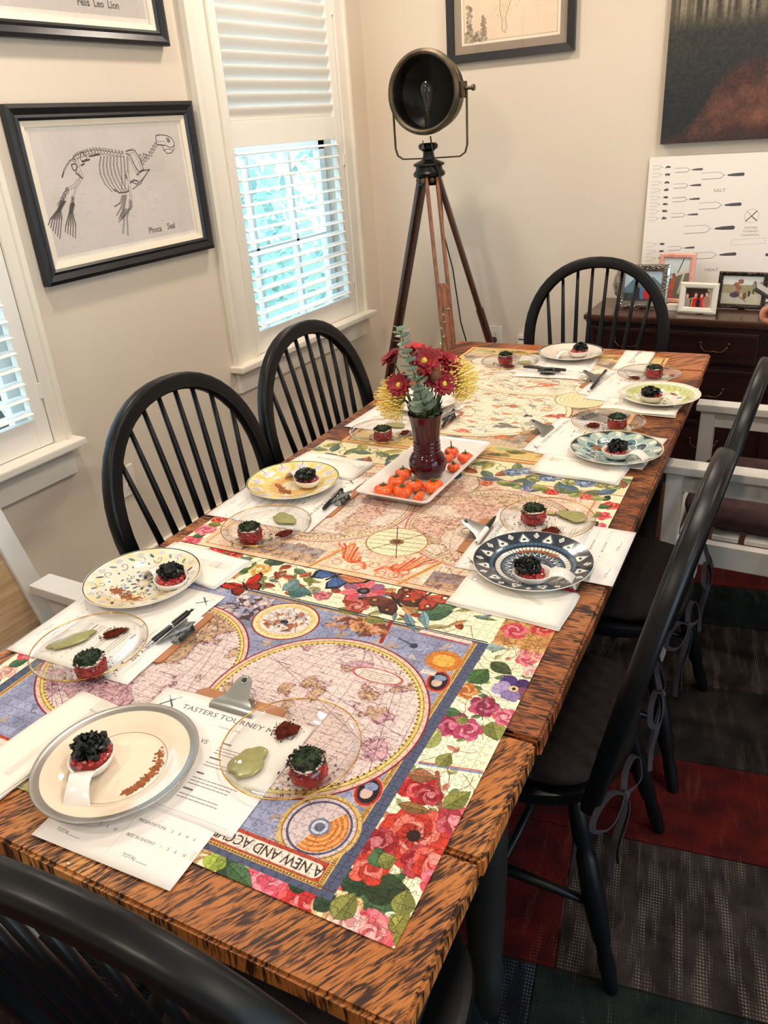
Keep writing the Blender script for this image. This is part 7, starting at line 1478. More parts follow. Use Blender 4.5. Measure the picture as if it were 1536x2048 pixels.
def tower(label, c, z, sd, r=0.0245, h=0.025):
    rs = random.Random(sd); t = thing('beef_tartare', label, 'food', (c[0], c[1], z), rs.uniform(0, 6), 'towers of tartare topped with herbs')
    mb = MB(); R_ = []
    for (f, zz) in ((0.85, 0.0), (1.0, 0.003), (1.04, h*0.4), (1.0, h*0.8), (0.85, h*0.98), (0.4, h*1.02), (0.02, h*1.02)): R_.append([(r*f*math.cos(a)*(1+0.06*math.sin(5*a+zz*400)), r*f*math.sin(a)*(1+0.06*math.sin(5*a+zz*400)), zz) for a in [2*PI*k/26 for k in range(26)]])
    mb.rings(R_)
    for k in range(46): a = rs.uniform(0, 6.28); mb.ico((r*0.95*math.cos(a), r*0.95*math.sin(a), rs.uniform(0.003, h*0.95)), rs.uniform(0.003, 0.005), 1, jit=0.2, rng=rs)
    o = mb.build('meat', m_red, t, smooth=True); o['kind'] = 'stuff'
    MB().rings([[(r*f*math.cos(a), r*f*math.sin(a), zz+0.001*math.sin(3*a)) for a in [2*PI*k/24 for k in range(24)]] for f, zz in ((0.5, h), (0.93, h+0.0005), (0.95, h+0.003), (0.6, h+0.004), (0.02, h+0.004))]).build('onion_slice', m_cream, t, smooth=True)
    mb = MB(); mb.ico((0, 0, h+0.004), r*0.86, 2, sc=(1, 1, 0.42), jit=0.12, rng=rs); flakes(mb, (0, 0, h+0.002), r*1.02, 0.011, 210, 0.0042, rs); o = mb.build('herb_topping', m_herb, t); o['kind'] = 'stuff'
    mb = MB()
    for k in range(46): a, q = rs.uniform(0, 6.28), rs.uniform(1.05, 2.0); flakes(mb, (r*q*math.cos(a), r*q*math.sin(a), 0.0012), 0.002, 0.001, 2, 0.0028, rs)
    o = mb.build('fallen_herbs', m_herb, t); o['kind'] = 'stuff'; return t
def puree(label, c, z, rx, ry, ang, sd):
    rs = random.Random(sd); t = thing('green_puree', label, 'food', (c[0], c[1], z), math.radians(ang), 'pools of olive green puree'); O_ = blob(0, 0, rx, 40, rs, 0.18, ry=ry); R_ = [[(x*f, y*f, zz) for x, y in O_] for f, zz in ((0.98, 0.0), (1.0, 0.0012), (0.96, 0.0024), (0.85, 0.0030), (0.4, 0.0032), (0.02, 0.0032))]
    MB().rings(R_).build('puree', m_puree, t, smooth=True); return t
def spice(label, c, z, r, sd, ry=None, ang=0):
    rs = random.Random(sd); t = thing('spice_pile', label, 'food', (c[0], c[1], z), math.radians(ang), 'piles of brown spice'); mb = MB(); ry = ry or r
    O_ = blob(0, 0, r*0.9, 24, rs, 0.3, ry=ry*0.9); mb.rings([[(x*f, y*f, zz) for x, y in O_] for f, zz in ((1.0, 0.0), (0.8, 0.0022), (0.5, 0.0042), (0.05, 0.005))])
    for k in range(330): a, q = rs.uniform(0, 6.28), abs(rs.gauss(0, 0.55)); x, y = r*q*math.cos(a), ry*q*math.sin(a); mb.ico((x, y, 0.0005+max(0, 0.0045*(1-q))), rs.uniform(0.0006, 0.0014), 0 if k % 2 else 1, jit=0.3, rng=rs) if q < 1.7 else None
    o = mb.build('spice_grains', m_spice, t); o['kind'] = 'stuff'; return t
GT = GZ+0.0026
F_ = lambda x, y, z=0.772: tuple(at(x, y, z)[:2])
FD = dict(G1=((496, 1523), (573, 1458), (617, 1546)), G2=((143, 1279), (229, 1264), (184, 1340)), G3=((569, 1036), (570, 1066), (501, 1074)), G4=((792, 849), (812, 864), (766, 874)), G5=((1050, 724), (1019, 732), (1011, 722)),
          G6=(None, (1269, 755), (1308, 750)), G7=((1238, 853), (1187, 849), (1234, 851)), G8=((1146, 1031), (1103, 1060), (1067, 1037)))
wh = {k: v[1] for k, v in GL.items()}
for i, (k, (pp, sp_, tw)) in enumerate(FD.items()):
    d_ = ' on the glass plate, '+wh[k]
    if k == 'G7': pp = (1246, 862)
    if pp:
        rx, ry, an = dict(G1=(0.024, 0.031, 0), G2=(0.042, 0.017, 62), G3=(0.034, 0.021, -20), G4=(0.030, 0.020, 0), G5=(0.026, 0.018, 10), G7=(0.036, 0.012, -15), G8=(0.034, 0.022, -15)).get(k, (0.026, 0.02, 0)); puree('pool of olive green puree'+d_, F_(*pp), GT, rx, ry, an, 30+i)
    if sp_: spice('pile of dark brown spice'+d_, F_(*sp_), GT, 0.0205 if k != 'G2' else 0.025, 50+i, ry=0.014 if k == 'G2' else 0.019, ang=60)
    tower('red tartare tower topped with herbs'+d_, F_(*tw, 0.775), GT, 70+i)
def spoon(label, c, z, ang, sd, group='white tasting spoons'):
    t = thing('tasting_spoon', label, 'spoon', (c[0], c[1], z), math.radians(ang), group); t.scale = (1.28, 1.28, 1.28); n = 28
    def ring(f, zz): return [(f*0.0285*math.cos(2*PI*k/n)*(1.06 if math.cos(2*PI*k/n) > 0 else 1), f*0.0245*math.sin(2*PI*k/n), zz) for k in range(n)]
    R_ = [ring(f, zz) for f, zz in ((0.02, 0.0), (0.5, 0.0), (0.74, 0.003), (0.9, 0.008), (1.0, 0.0155), (1.0, 0.0165), (0.93, 0.0162), (0.84, 0.010), (0.68, 0.0055), (0.45, 0.0026), (0.02, 0.002))]
    MB().rings(R_).build('spoon_bowl', m_china, t, smooth=True); R_ = []
    for x, zz, w_ in ((0.0235, 0.0145, 0.030), (0.030, 0.0180, 0.027), (0.038, 0.0195, 0.0245), (0.046, 0.0180, 0.024), (0.054, 0.0130, 0.0255), (0.0605, 0.0060, 0.028), (0.063, 0.0015, 0.029)): R_.append([(x+q[1]*0.6, q[0], zz+q[1]) for q in rsec(w_, 0.0030, 0.45, 2)])
    MB().rings(R_).build('spoon_handle', m_china, t, smooth=True); return t
def bite(label, c, z, sd):
    rs = random.Random(sd); t = thing('tartare_bite', label, 'food', (c[0], c[1], z), rs.uniform(0, 6), 'bites of tartare in the spoons'); t.scale = (1.33, 1.33, 1.28); mb = MB()
    mb.ico((0, 0, 0.010), 0.019, 2, sc=(1, 0.95, 0.42), jit=0.06, rng=rs)
    for k in range(64): a, q = rs.uniform(0, 6.28), 0.0205*math.sqrt(rs.uniform(0.2, 1)); mb.ico((q*math.cos(a), q*math.sin(a)*0.9, 0.0105+0.009*(1-(q/0.022)**2)+rs.uniform(0, 0.002)), rs.uniform(0.0028, 0.0042), 1, sc=(1, 0.8, 0.8), jit=0.2, rng=rs)
    o = mb.build('diced_meat', m_red2, t, smooth=40); o['kind'] = 'stuff'; mb = MB(); ox, oy = rs.uniform(-0.003, 0.003), rs.uniform(0, 0.006)
    mb.ico((ox, oy, 0.024), 0.0145, 2, sc=(1, 1, 0.75), jit=0.22, rng=rs)
    flakes(mb, (ox, oy, 0.019), 0.0175, 0.016, 230, 0.0046, rs)
    for k in range(20): a = rs.uniform(0, 6.28); mb.ico((ox+0.016*math.cos(a), oy+0.016*math.sin(a), rs.uniform(0.018, 0.028)), 0.0045, 1, jit=0.35, rng=rs)
    o = mb.build('dark_greens', m_dark, t); o['kind'] = 'stuff'; return t
m_smz = ZP+0.0047
def smear(label, pts, sd, r=0.0032, n=240, m=None, z=None):
    rs = random.Random(sd); P = [F_(*p, 0.773) for p in pts]; c = P[0]; t = thing('spice_smear', label, 'food', (c[0], c[1], (z or m_smz)), 0, 'spice smears on the dinner plates'); mb = MB()
    for k in range(n):
        i = rs.randrange(len(P)-1); q = rs.random(); x, y = P[i][0]*(1-q)+P[i+1][0]*q-c[0]+rs.gauss(0, r), P[i][1]*(1-q)+P[i+1][1]*q-c[1]+rs.gauss(0, r); s_ = rs.uniform(0.0010, 0.0026); mb.ico((x, y, 0.0004), s_, 1, sc=(1, 1, 0.3), jit=0.3, rng=rs)
    o = mb.build('spice_grains', m or m_smear, t); o['kind'] = 'stuff'; return t
SP = [('P1', (186, 1520), (160, 1585), 'silver-rimmed plate'), ('P2', (343, 1165), (305, 1142), 'blue scrollwork plate'), ('P3', (615, 964), (585, 948), 'yellow sunburst plate'), ('P4', (1157, 707), (1135, 709), 'white dark-rimmed far plate'),
      ('P5', (1302, 796), (1342, 803), 'lime plate'), ('P6', (1232, 908), (1282, 917), 'teal scallop plate'), ('P7', (1064, 1152), (1122, 1158), 'navy plate')]
for i, (k, pb, ph, nm) in enumerate(SP):
    c = F_(*pb, 0.782); h = F_(*ph, 0.782); an = math.degrees(math.atan2(h[1]-c[1], h[0]-c[0])); spoon('white porcelain tasting spoon on the '+nm, c, ZP+0.0046, an, i); bite('red diced tartare under dark greens on the '+nm, c, ZP+0.0068, 90+i)
_rb = random.Random(2)
smear('long amber spice smear on the silver-rimmed plate', [(322, 1498), (316, 1530), (300, 1548), (276, 1572), (252, 1585)], 1, 0.0030, 330); smear('amber spice smear on the blue scrollwork plate', [(212, 1178), (240, 1182), (262, 1198), (278, 1202)], 2, 0.0055, 330); smear('amber spice smear on the yellow sunburst plate', [(553, 968), (566, 980), (578, 986)], 3, 0.0050, 160)
smear('amber spice smear on the white far plate', [(1108, 702), (1122, 698), (1116, 706)], 4, 0.0045, 90); smear('amber spice smear on the teal plate', [(1186, 893), (1208, 897)], 5, 0.0055, 170); smear('amber spice smear on the navy plate', [(1038, 1103), (1080, 1100), (1112, 1112), (1128, 1104)], 6, 0.0040, 260); smear('amber spice smear on the lime plate', [(1342, 786), (1352, 790)], 7, 0.0035, 50)

# ================================================================== TRAY, PUMPKINS, VASE AND FLOWERS
m_tray = mat('white_melamine', rgb(230, 222, 216), 0.25, coat=0.3)
tray = thing('serving_tray', 'long rectangular white serving tray in the middle of the table', 'tray', (-0.829, 1.590, 0.7626), math.radians(0.8))
def rr(w_, l_, r, z, n=6):
    P = []
    for cx, cy, a0 in ((w_/2-r, l_/2-r, 0), (-w_/2+r, l_/2-r, PI/2), (-w_/2+r, -l_/2+r, PI), (w_/2-r, -l_/2+r, 3*PI/2)):
        for k in range(n): a = a0+PI/2*k/(n-1); P.append((cx+r*math.cos(a), cy+r*math.sin(a), z))
    return P
MB().rings([rr(0.02, 0.02, 0.002, 0.0), rr(0.120, 0.325, 0.010, 0.0), rr(0.126, 0.331, 0.012, 0.002), rr(0.166, 0.371, 0.012, 0.022), rr(0.190, 0.393, 0.014, 0.0258), rr(0.190, 0.393, 0.014, 0.0278), rr(0.166, 0.371, 0.012, 0.0255), rr(0.128, 0.333, 0.012, 0.0055), rr(0.120, 0.325, 0.010, 0.0038), rr(0.02, 0.02, 0.002, 0.0038)]).build('tray', m_tray, tray, smooth=50)
TZ = 0.7626+0.0040
m_pump = mat('pumpkin_skin', rgb(242, 104, 26), 0.25, col2=rgb(222, 76, 16), vscale=25, coat=0.4, sss=0.1); m_stem = mat('pumpkin_stem', rgb(112, 122, 66), 0.7, col2=rgb(70, 66, 40), vscale=60)
def pumpkin(label, c, r, sd, tip=0.0, stem=0.012, hz=0.72):
    rs = random.Random(sd); t = thing('mini_pumpkin', label, 'pumpkin', (c[0], c[1], TZ+r*hz*0.5*0 + (r*0.15 if tip else 0)), rs.uniform(0, 6), 'mini orange pumpkins on the tray'); t.rotation_euler.x = tip
    n = 48; R_ = []; lob = 7
    for k in range(13):
        ph = -PI/2+PI*k/12; rad = math.cos(ph); z = (math.sin(ph)*hz+hz)*r*0.98; z -= r*0.16*math.exp(-(rad/0.35)**2)*(1 if ph > 0 else -1)
        R_.append([(max(rad, 0.03)*r*(1+0.07*abs(math.cos(lob*a/2))-0.10*math.exp(-(math.sin(lob*a/2+PI/2)/0.25)**2)*rad)*math.cos(a), max(rad, 0.03)*r*(1+0.07*abs(math.cos(lob*a/2))-0.10*math.exp(-(math.sin(lob*a/2+PI/2)/0.25)**2)*rad)*math.sin(a), z) for a in [2*PI*q/n for q in range(n)]])
    MB().rings(R_).build('pumpkin_body', m_pump, t, smooth=True); zt_ = hz*2*r*0.98-r*0.16; mb = MB()
    for k in range(5):
        a = 2*PI*k/5+0.3; p = [(0, 0, zt_), (r*0.26*math.cos(a-0.4), r*0.26*math.sin(a-0.4), zt_+0.0035), (r*0.52*math.cos(a), r*0.52*math.sin(a), zt_+0.0030), (r*0.26*math.cos(a+0.4), r*0.26*math.sin(a+0.4), zt_+0.0035)]; mb.add(p+[(q[0], q[1], q[2]-0.0008) for q in p], [[0, 1, 2, 3], [7, 6, 5, 4], [0, 4, 5, 1], [1, 5, 6, 2], [2, 6, 7, 3], [3, 7, 4, 0]])
    mb.tube([(0, 0, zt_-0.001), (0.0006, 0, zt_+stem*0.5), (0.0022, 0.001, zt_+stem)], [0.0028, 0.0018, 0.0015], 6); mb.build('stem', m_stem, t); return t
PK = [(405, 1676, 0.0228, 'front left corner of the tray', 0), (582, 1686, 0.0222, 'front row, second from the left', 0), (525, 1590, 0.0205, 'second row on the left, behind the front two', 0), (588, 1520, 0.0200, 'left of the vase foot, furthest of the left cluster', 0), (695, 1628, 0.0205, 'between the vase and the front row, bright green calyx', 0), (872, 1638, 0.0238, 'largest, in front of the vase on the right', 0),
      (766, 1738, 0.0160, 'smallest, tipped on its side at the tray front', 0.9), (1038, 1318, 0.0188, 'right of the vase with a tall dark stem', 0), (1166, 1372, 0.0198, 'right of the vase by the far tray edge', 0), (1058, 1462, 0.0155, 'small squarish one right of the vase foot', 0), (998, 1368, 0.0165, 'half hidden against the right side of the vase', 0)]
for i, (x, y, r, w_, tip) in enumerate(PK):
    p = at(680+x/4.655, 620+y/4.655, TZ+r*0.75); pumpkin('mini orange pumpkin, '+w_, (p[0], p[1]), r, i, tip, 0.020 if i == 7 else 0.010)
VX, VY = -0.8225, 1.5835; m_vase = None
m_vase = bpy.data.materials.new('ruby_glass'); m_vase.use_nodes = True; _b = m_vase.node_tree.nodes['Principled BSDF']
_b.inputs['Base Color'].default_value = (0.045, 0.002, 0.006, 1); _b.inputs['Roughness'].default_value = 0.05; _b.inputs['Transmission Weight'].default_value = 0.0; _b.inputs['Specular IOR Level'].default_value = 0.35; _b.inputs['Coat Weight'].default_value = 0.25; _b.inputs['Coat Roughness'].default_value = 0.02
vase = thing('flower_vase', 'dark ruby glass vase with a round foot bulb and ribbed flaring neck on the tray', 'vase', (VX, VY, TZ))
pr = [(0.0005, 0.0), (0.026, 0.0), (0.032, 0.003), (0.0425, 0.016), (0.0472, 0.032), (0.0455, 0.047), (0.038, 0.060), (0.0325, 0.066), (0.0315, 0.069), (0.0345, 0.072), (0.0325, 0.0755), (0.0312, 0.078), (0.0342, 0.081), (0.0322, 0.0845), (0.0310, 0.087), (0.0338, 0.090), (0.0318, 0.0935), (0.0315, 0.098), (0.0330, 0.115), (0.0360, 0.138), (0.0405, 0.158), (0.0435, 0.164), (0.0440, 0.1655), (0.0420, 0.165), (0.0385, 0.158), (0.033, 0.135), (0.030, 0.115), (0.0285, 0.095), (0.0285, 0.075), (0.030, 0.066), (0.040, 0.05), (0.042, 0.032), (0.036, 0.014), (0.0005, 0.006)]
n = 64; R_ = []
for (r, z) in pr:
    f = 1 if (z > 0.096 and z < 0.160) else 0; R_.append([(r*(1+0.022*f*math.cos(16*a))*math.cos(a), r*(1+0.022*f*math.cos(16*a))*math.sin(a), z) for a in [2*PI*k/n for k in range(n)]])
MB().rings(R_, cap=False).build('vase_body', m_vase, vase, smooth=True)
_d = Vector((VX, VY, 0)).normalized(); _sd = Vector((_d.y, -_d.x, 0))
def VB(s_, h, dep=0.0): return Vector((VX, VY, 0.768+h))+_sd*s_+_d*dep
def px3(x, y, dep=0.0):
    b = Vector((VX, VY, 0))+_d*dep; r = _ray(x, y); k = (b.x*_d.x+b.y*_d.y)/(r[0]*_d.x+r[1]*_d.y); return Vector((r[0]*k, r[1]*k, 1.55+r[2]*k))
m_stemg = mat('flower_stem', rgb(74, 88, 52), 0.6); m_euc = mat('eucalyptus_leaf', rgb(166, 182, 160), 0.55, col2=rgb(112, 136, 122), vscale=30); m_euc2 = mat('eucalyptus_tip_leaf', rgb(176, 192, 170), 0.55)
m_mum = mat('crimson_petals', rgb(168, 22, 36), 0.6, col2=rgb(116, 10, 26), vscale=60); m_mumb = mat('bright_red_petals', rgb(214, 46, 42), 0.6, col2=rgb(180, 26, 32), vscale=60); m_prot = mat('pincushion_yellow', rgb(255, 234, 140), 0.5, col2=rgb(242, 206, 96), vscale=50); m_yel = mat('flower_centre_yellow', rgb(214, 190, 80), 0.7)
mouth = Vector((VX, VY, TZ+0.150)); foot = Vector((VX, VY, TZ+0.02))
def stem(t, top, off=(0, 0)):
    m0 = mouth+_sd*off[0]+_d*off[1]; o = Vector(t.location); MB().tube([foot+(m0-foot)*0.3-o, m0-o, m0.lerp(top, 0.55)+Vector((0, 0, 0.012))-o, top-o], [0.0022, 0.0024, 0.0022, 0.0018], 6).build('stem', m_stemg, t, smooth=True)
def basis(nrm):
    nrm = Vector(nrm).normalized(); a = nrm.orthogonal().normalized(); return nrm, a, nrm.cross(a)
def mum(label, pos, nrm, r, sd, bright=False, centre=True, off=(0, 0)):
    rs = random.Random(sd); t = thing('chrysanthemum', label, 'flower', tuple(pos), 0, 'crimson chrysanthemums in the vase'); nz, a, b = basis(nrm); mb = MB()
    for ly, (nn, el, ln) in enumerate(((14, 0.25, 1.0), (12, 0.6, 0.85), (8, 1.0, 0.6))):
        for k in range(nn):
            q = 2*PI*(k+0.5*ly)/nn+rs.uniform(-0.1, 0.1); d = a*math.cos(q)+b*math.sin(q); e = el+rs.uniform(-0.12, 0.12); L_ = r*ln*rs.uniform(0.9, 1.08); w_ = r*0.17; sdv = nz.cross(d)
            P = []
            for f, wf in ((0.1, 0.5), (0.45, 1.0), (0.8, 1.0), (1.0, 0.45)):
                c = d*(L_*f*math.cos(e*0.7))+nz*(L_*f*math.sin(e)*0.75-L_*0.12*f*f); P += [c-sdv*w_*wf+nz*w_*0.25, c, c+sdv*w_*wf+nz*w_*0.25]
            F = []
            for i in range(3):
                for j in range(2): F.append([3*i+j, 3*i+j+1, 3*i+j+4, 3*i+j+3])
            mb.add(P, F)
    mb.build('petals', m_mumb if bright else m_mum, t, smooth=True, kind='stuff')
    if centre: mb = MB(); mb.ico(nz*r*0.12, r*0.2, 2, jit=0.15, rng=rs); mb.build('flower_centre', m_yel, t)
    MB().rings([[(a*math.cos(q)+b*math.sin(q))*rr_+nz*zz for q in [2*PI*k/10 for k in range(10)]] for rr_, zz in ((0.003, -0.012), (0.007, -0.006), (r*0.25, 0.0))]).build('calyx', m_stemg, t)
    stem(t, Vector(pos)-nz*0.010, off); return t
cam_dir = (Vector((0, 0, 1.55))-Vector((VX, VY, 1.0))).normalized()
def CD(s_, u, f=1.0): return cam_dir*f+_sd*s_+Vector((0, 0, u))
mum('crimson chrysanthemum facing upward, topmost of the bouquet', px3(833, 700), CD(0.3, 1.5, 0.2), 0.0324, 1, True, False, (-0.01, 0))
mum('crimson chrysanthemum on a bare stem at the left of the bouquet', px3(782, 717), CD(-0.8, 1.0, 0.2), 0.0300, 2, False, False, (-0.02, 0))
mum('crimson chrysanthemum with a yellow eye at the bouquet centre', px3(848, 722, -0.03), CD(0.05, 0.35), 0.0372, 3, False, True, (0, -0.01))
mum('crimson chrysanthemum behind and right of the centre one', px3(873, 716, 0.02), CD(0.2, 0.9, 0.6), 0.0324, 4, False, False, (0.01, 0.01))
mum('crimson chrysanthemum at the upper right beside the yellow pincushion', px3(900, 724, 0.01), CD(0.6, 0.8, 0.5), 0.0324, 5, False, False, (0.02, 0))
mum('crimson chrysanthemum low on the left over the yellow pincushion', px3(798, 770, -0.04), CD(-0.35, 0.25), 0.0312, 6, False, True, (-0.02, -0.01))
mum('dark crimson chrysanthemum low on the right', px3(888, 768, -0.03), CD(0.3, 0.2), 0.0312, 7, False, True, (0.015, -0.01))
mum('dark crimson chrysanthemum under the upper right one', px3(900, 748, -0.01), CD(0.7, 0.3, 0.6), 0.0264, 8, False, True, (0.02, 0))
mum('deep crimson chrysanthemum between the eucalyptus and the dried bud', px3(862, 752, -0.02), CD(0.0, 0.1), 0.0288, 9, False, False, (0, -0.01))
def pincushion(label, pos, nrm, r, sd, off):
    rs = random.Random(sd); t = thing('pincushion_flower', label, 'flower', tuple(pos), 0, 'yellow pincushion proteas in the vase'); nz, a, b = basis(nrm); mb = MB()
    for k in range(230):
        th = math.acos(1-1.15*((k+0.5)/230)); q = k*2.39996; d = (a*math.cos(q)+b*math.sin(q))*math.sin(th)+nz*math.cos(th); L_ = r*rs.uniform(0.88, 1.08)
        e_ = Vector((rs.uniform(-1, 1), rs.uniform(-1, 1), rs.uniform(-1, 1)))*r*0.07; p0, p1, p2 = d*r*0.22, d*L_*0.68-nz*r*0.06+e_*0.5, d*L_*0.98+nz*r*0.06+e_; p3 = p2+nz*r*0.13-d*r*0.06
        mb.tube([p0, p1, p2, p3], [0.0010, 0.0010, 0.0009, 0.0016], 4)
    mb.build('styles', m_prot, t, smooth=True, kind='stuff'); MB().ico((0, 0, 0), r*0.30, 2).build('flower_core', m_stemg, t, smooth=True); stem(t, Vector(pos)-nz*r*0.2, off)
pincushion('yellow pincushion flower drooping left of the vase', px3(798, 797, 0.0), CD(-1.3, 0.15, 0.25), 0.053, 1, (-0.022, 0)); pincushion('yellow pincushion flower on the right of the bouquet', px3(906, 762, 0.02), CD(1.3, 0.45, 0.2), 0.055, 2, (0.022, 0.01))
def eucalyptus(label, P, n, s0, s1, sd, small=False):
    rs = random.Random(sd); t = thing('eucalyptus_sprig', label, 'foliage', tuple(mouth), 0, 'eucalyptus sprigs in the vase'); P = [p-mouth for p in P]
    def cur(q): i = min(int(q*(len(P)-1)), len(P)-2); f = q*(len(P)-1)-i; return P[i].lerp(P[i+1], f)
    MB().tube([cur(k/14) for k in range(15)], [0.0018-0.0008*k/14 for k in range(15)], 6).build('stem', m_stemg, t, smooth=True)
    for k in range(n):
        q = (k+0.5)/n; c = cur(q); tg = (cur(min(1, q+0.02))-cur(max(0, q-0.02))).normalized(); a0 = tg.orthogonal().normalized(); b0 = tg.cross(a0); an = (k % 2)*PI/2+rs.uniform(-0.3, 0.3); s_ = s0+(s1-s0)*q
        for sg in (-1, 1):
            d = ((a0*math.cos(an)+b0*math.sin(an))*sg+tg*0.45).normalized(); sdv = tg.cross(d).normalized(); mb = MB()
            if small: V = [c, c+d*s_*0.5+sdv*s_*0.18, c+d*s_, c+d*s_*0.5-sdv*s_*0.18]; mb.add(V, [[0, 1, 2, 3]])
            else:
                m_ = c+d*s_*0.62; nn = 12; V = [m_+nrm_ for nrm_ in [d*math.cos(2*PI*j/nn)*s_*0.55+sdv*math.sin(2*PI*j/nn)*s_*0.55 for j in range(nn)]]; up = d.cross(sdv)*s_*0.10; V += [m_-up]; mb.add(V, [[j, (j+1) % nn, nn] for j in range(nn)]); mb.tube([c, m_], 0.0006, 4)
            mb.build('leaf', m_euc2 if q > 0.86 or small else m_euc, t, smooth=True)
eucalyptus('tall silver-green eucalyptus sprig rising from the front of the vase', [px3(850, 822, -0.045), px3(842, 795, -0.055), px3(830, 752, -0.05), px3(818, 715, -0.04), px3(806, 680, -0.03), px3(801, 652, -0.02)], 21, 0.031, 0.019, 1)
eucalyptus('thin sprig of small pale leaves above the bouquet', [px3(868, 800, 0.02), px3(884, 745, 0.03), px3(884, 690, 0.03), px3(884, 648, 0.03), px3(893, 612, 0.03)], 11, 0.010, 0.011, 2, True)
t = thing('dried_seed_pod', 'brown dried pod standing in the bouquet right of centre', 'seed pod', tuple(px3(870, 745, -0.03))); MB().lathe([(0.0005, -0.028), (0.010, -0.02), (0.014, -0.004), (0.012, 0.012), (0.004, 0.022), (0.0005, 0.024)], 14).build('pod', mat('dried_pod', rgb(122, 76, 50), 0.8, col2=rgb(84, 48, 34), vscale=40), t, smooth=True); stem(t, px3(868, 765, -0.03), (0.005, -0.01))
# dark stem leaves that spill over the rim
t = thing('stem_foliage', 'dark green leaves spilling over the vase rim', 'foliage', tuple(mouth), 0); rs = random.Random(9)
for k in range(16):
    q = 2*PI*k/16; d = Vector((math.cos(q), math.sin(q), 0)); c = d*0.03; tip = d*rs.uniform(0.045, 0.065)+Vector((0, 0, rs.uniform(0.01, 0.06))); sdv = Vector((-d.y, d.x, 0)); m_ = c.lerp(tip, 0.5)+Vector((0, 0, 0.012)); mb = MB(); mb.add([c, m_+sdv*0.008, tip, m_-sdv*0.008, m_+Vector((0, 0, 0.001))], [[0, 1, 4], [1, 2, 4], [2, 3, 4], [3, 0, 4]]); mb.build('leaf', mat('dark_leaf', rgb(44, 62, 40), 0.5), t)

# ================================================================== PERSON at the right edge: only the hand with a phone enters the picture
m_skin = mat('skin', rgb(206, 146, 120), 0.5, col2=rgb(196, 130, 106), vscale=10, sss=0.15); m_shirt = mat('grey_shirt', rgb(86, 92, 104), 0.9, bump=0.2, bscale=200); m_jean = mat('dark_trousers', rgb(38, 42, 54), 0.9, bump=0.2, bscale=220); m_hair = mat('brown_hair', rgb(62, 40, 28), 0.6, bump=0.4, bscale=160); m_shoe = mat('dark_shoe', rgb(34, 30, 30), 0.5)
def skin_mesh(name, pts, edges, rad, m, parent, root=0, sub=2):
    me = bpy.data.meshes.new(name); me.from_pydata([tuple(p) for p in pts], edges, []); o = bpy.data.objects.new(name, me); COL.objects.link(o)
    o.modifiers.new('skin', 'SKIN'); 
    for i, v in enumerate(me.skin_vertices[0].data): r = rad[i]; v.radius = (r, r) if not isinstance(r, tuple) else r; v.use_root = (i == root)
    s_ = o.modifiers.new('sub', 'SUBSURF'); s_.levels = sub; s_.render_levels = sub
    dg = bpy.context.evaluated_depsgraph_get(); dg.update(); nm = bpy.data.meshes.new_from_object(o.evaluated_get(dg)); bpy.data.objects.remove(o)
    nm.materials.clear(); nm.materials.append(m); nm.polygons.foreach_set('use_smooth', [True]*len(nm.polygons)); nm.name = name
    q = bpy.data.objects.new(name, nm); COL.objects.link(q); q.parent = parent; return q
# frame: person faces -x (towards the table), origin between the feet
per = thing('person', 'person in a grey shirt at the right edge, only fingers holding a phone visible', 'person', (0.33, 1.83, 0.0095), PI/2)
# local axes after rz=90deg: local +y -> world -x (forward), local +x -> world +y
HW = Vector((-0.134, 2.215, 1.044))                      # palm centre in the world
def W2L(p): q = Vector(p)-Vector((0.33, 1.83, 0.0095)); return Vector((q.y, -q.x, q.z))
wr_ = W2L(HW+Vector((0.085, -0.004, -0.012))); elb = Vector((0.26, 0.30, 1.02)); 
J = {'pel': (0, 0, 0.95), 'sp': (0, 0.0, 1.12), 'ch': (0, 0.0, 1.30), 'nk': (0, -0.005, 1.46), 'nk2': (0, 0.01, 1.53), 'hd': (0, 0.035, 1.645), 'hd2': (0, 0.02, 1.705),
     'sl': (0.175, 0, 1.40), 'sr': (-0.175, 0, 1.40), 'er': (-0.235, 0.02, 1.12), 'wr': (-0.24, 0.16, 0.93), 'hl': (0.095, 0, 0.92), 'hr': (-0.095, 0, 0.92), 'kl': (0.10, 0.02, 0.50), 'kr': (-0.10, 0.02, 0.50), 'al': (0.10, -0.02, 0.09), 'ar': (-0.10, -0.02, 0.09), 'tl': (0.11, 0.12, 0.03), 'tr': (-0.11, 0.12, 0.03)}
J['el'] = tuple(Vector((0.255, 0.13, 1.165))); J['wl'] = tuple(wr_)
ks = list(J); ix = {k: i for i, k in enumerate(ks)}
E_ = [('pel', 'sp'), ('sp', 'ch'), ('ch', 'nk'), ('nk', 'nk2'), ('nk2', 'hd'), ('hd', 'hd2'), ('ch', 'sl'), ('ch', 'sr'), ('sl', 'el'), ('el', 'wl'), ('sr', 'er'), ('er', 'wr'), ('pel', 'hl'), ('pel', 'hr'), ('hl', 'kl'), ('hr', 'kr'), ('kl', 'al'), ('kr', 'ar'), ('al', 'tl'), ('ar', 'tr')]
RD = dict(pel=(0.145, 0.10), sp=(0.13, 0.09), ch=(0.14, 0.09), nk=0.05, nk2=0.046, hd=0.098, hd2=0.092, sl=0.058, sr=0.058, el=0.040, er=0.040, wl=0.026, wr=0.026, hl=0.088, hr=0.088, kl=0.056, kr=0.056, al=0.036, ar=0.036, tl=0.03, tr=0.03)
skin_mesh('body', [J[k] for k in ks], [(ix[a], ix[b]) for a, b in E_], [(tuple(q*0.75 for q in RD[k]) if isinstance(RD[k], tuple) else RD[k]*(0.5 if k in ('hl', 'hr') else 0.75 if k in ('kl', 'kr', 'sl', 'sr') else 0.9 if k in ('nk', 'nk2') else 1)) for k in ks], m_skin, per)
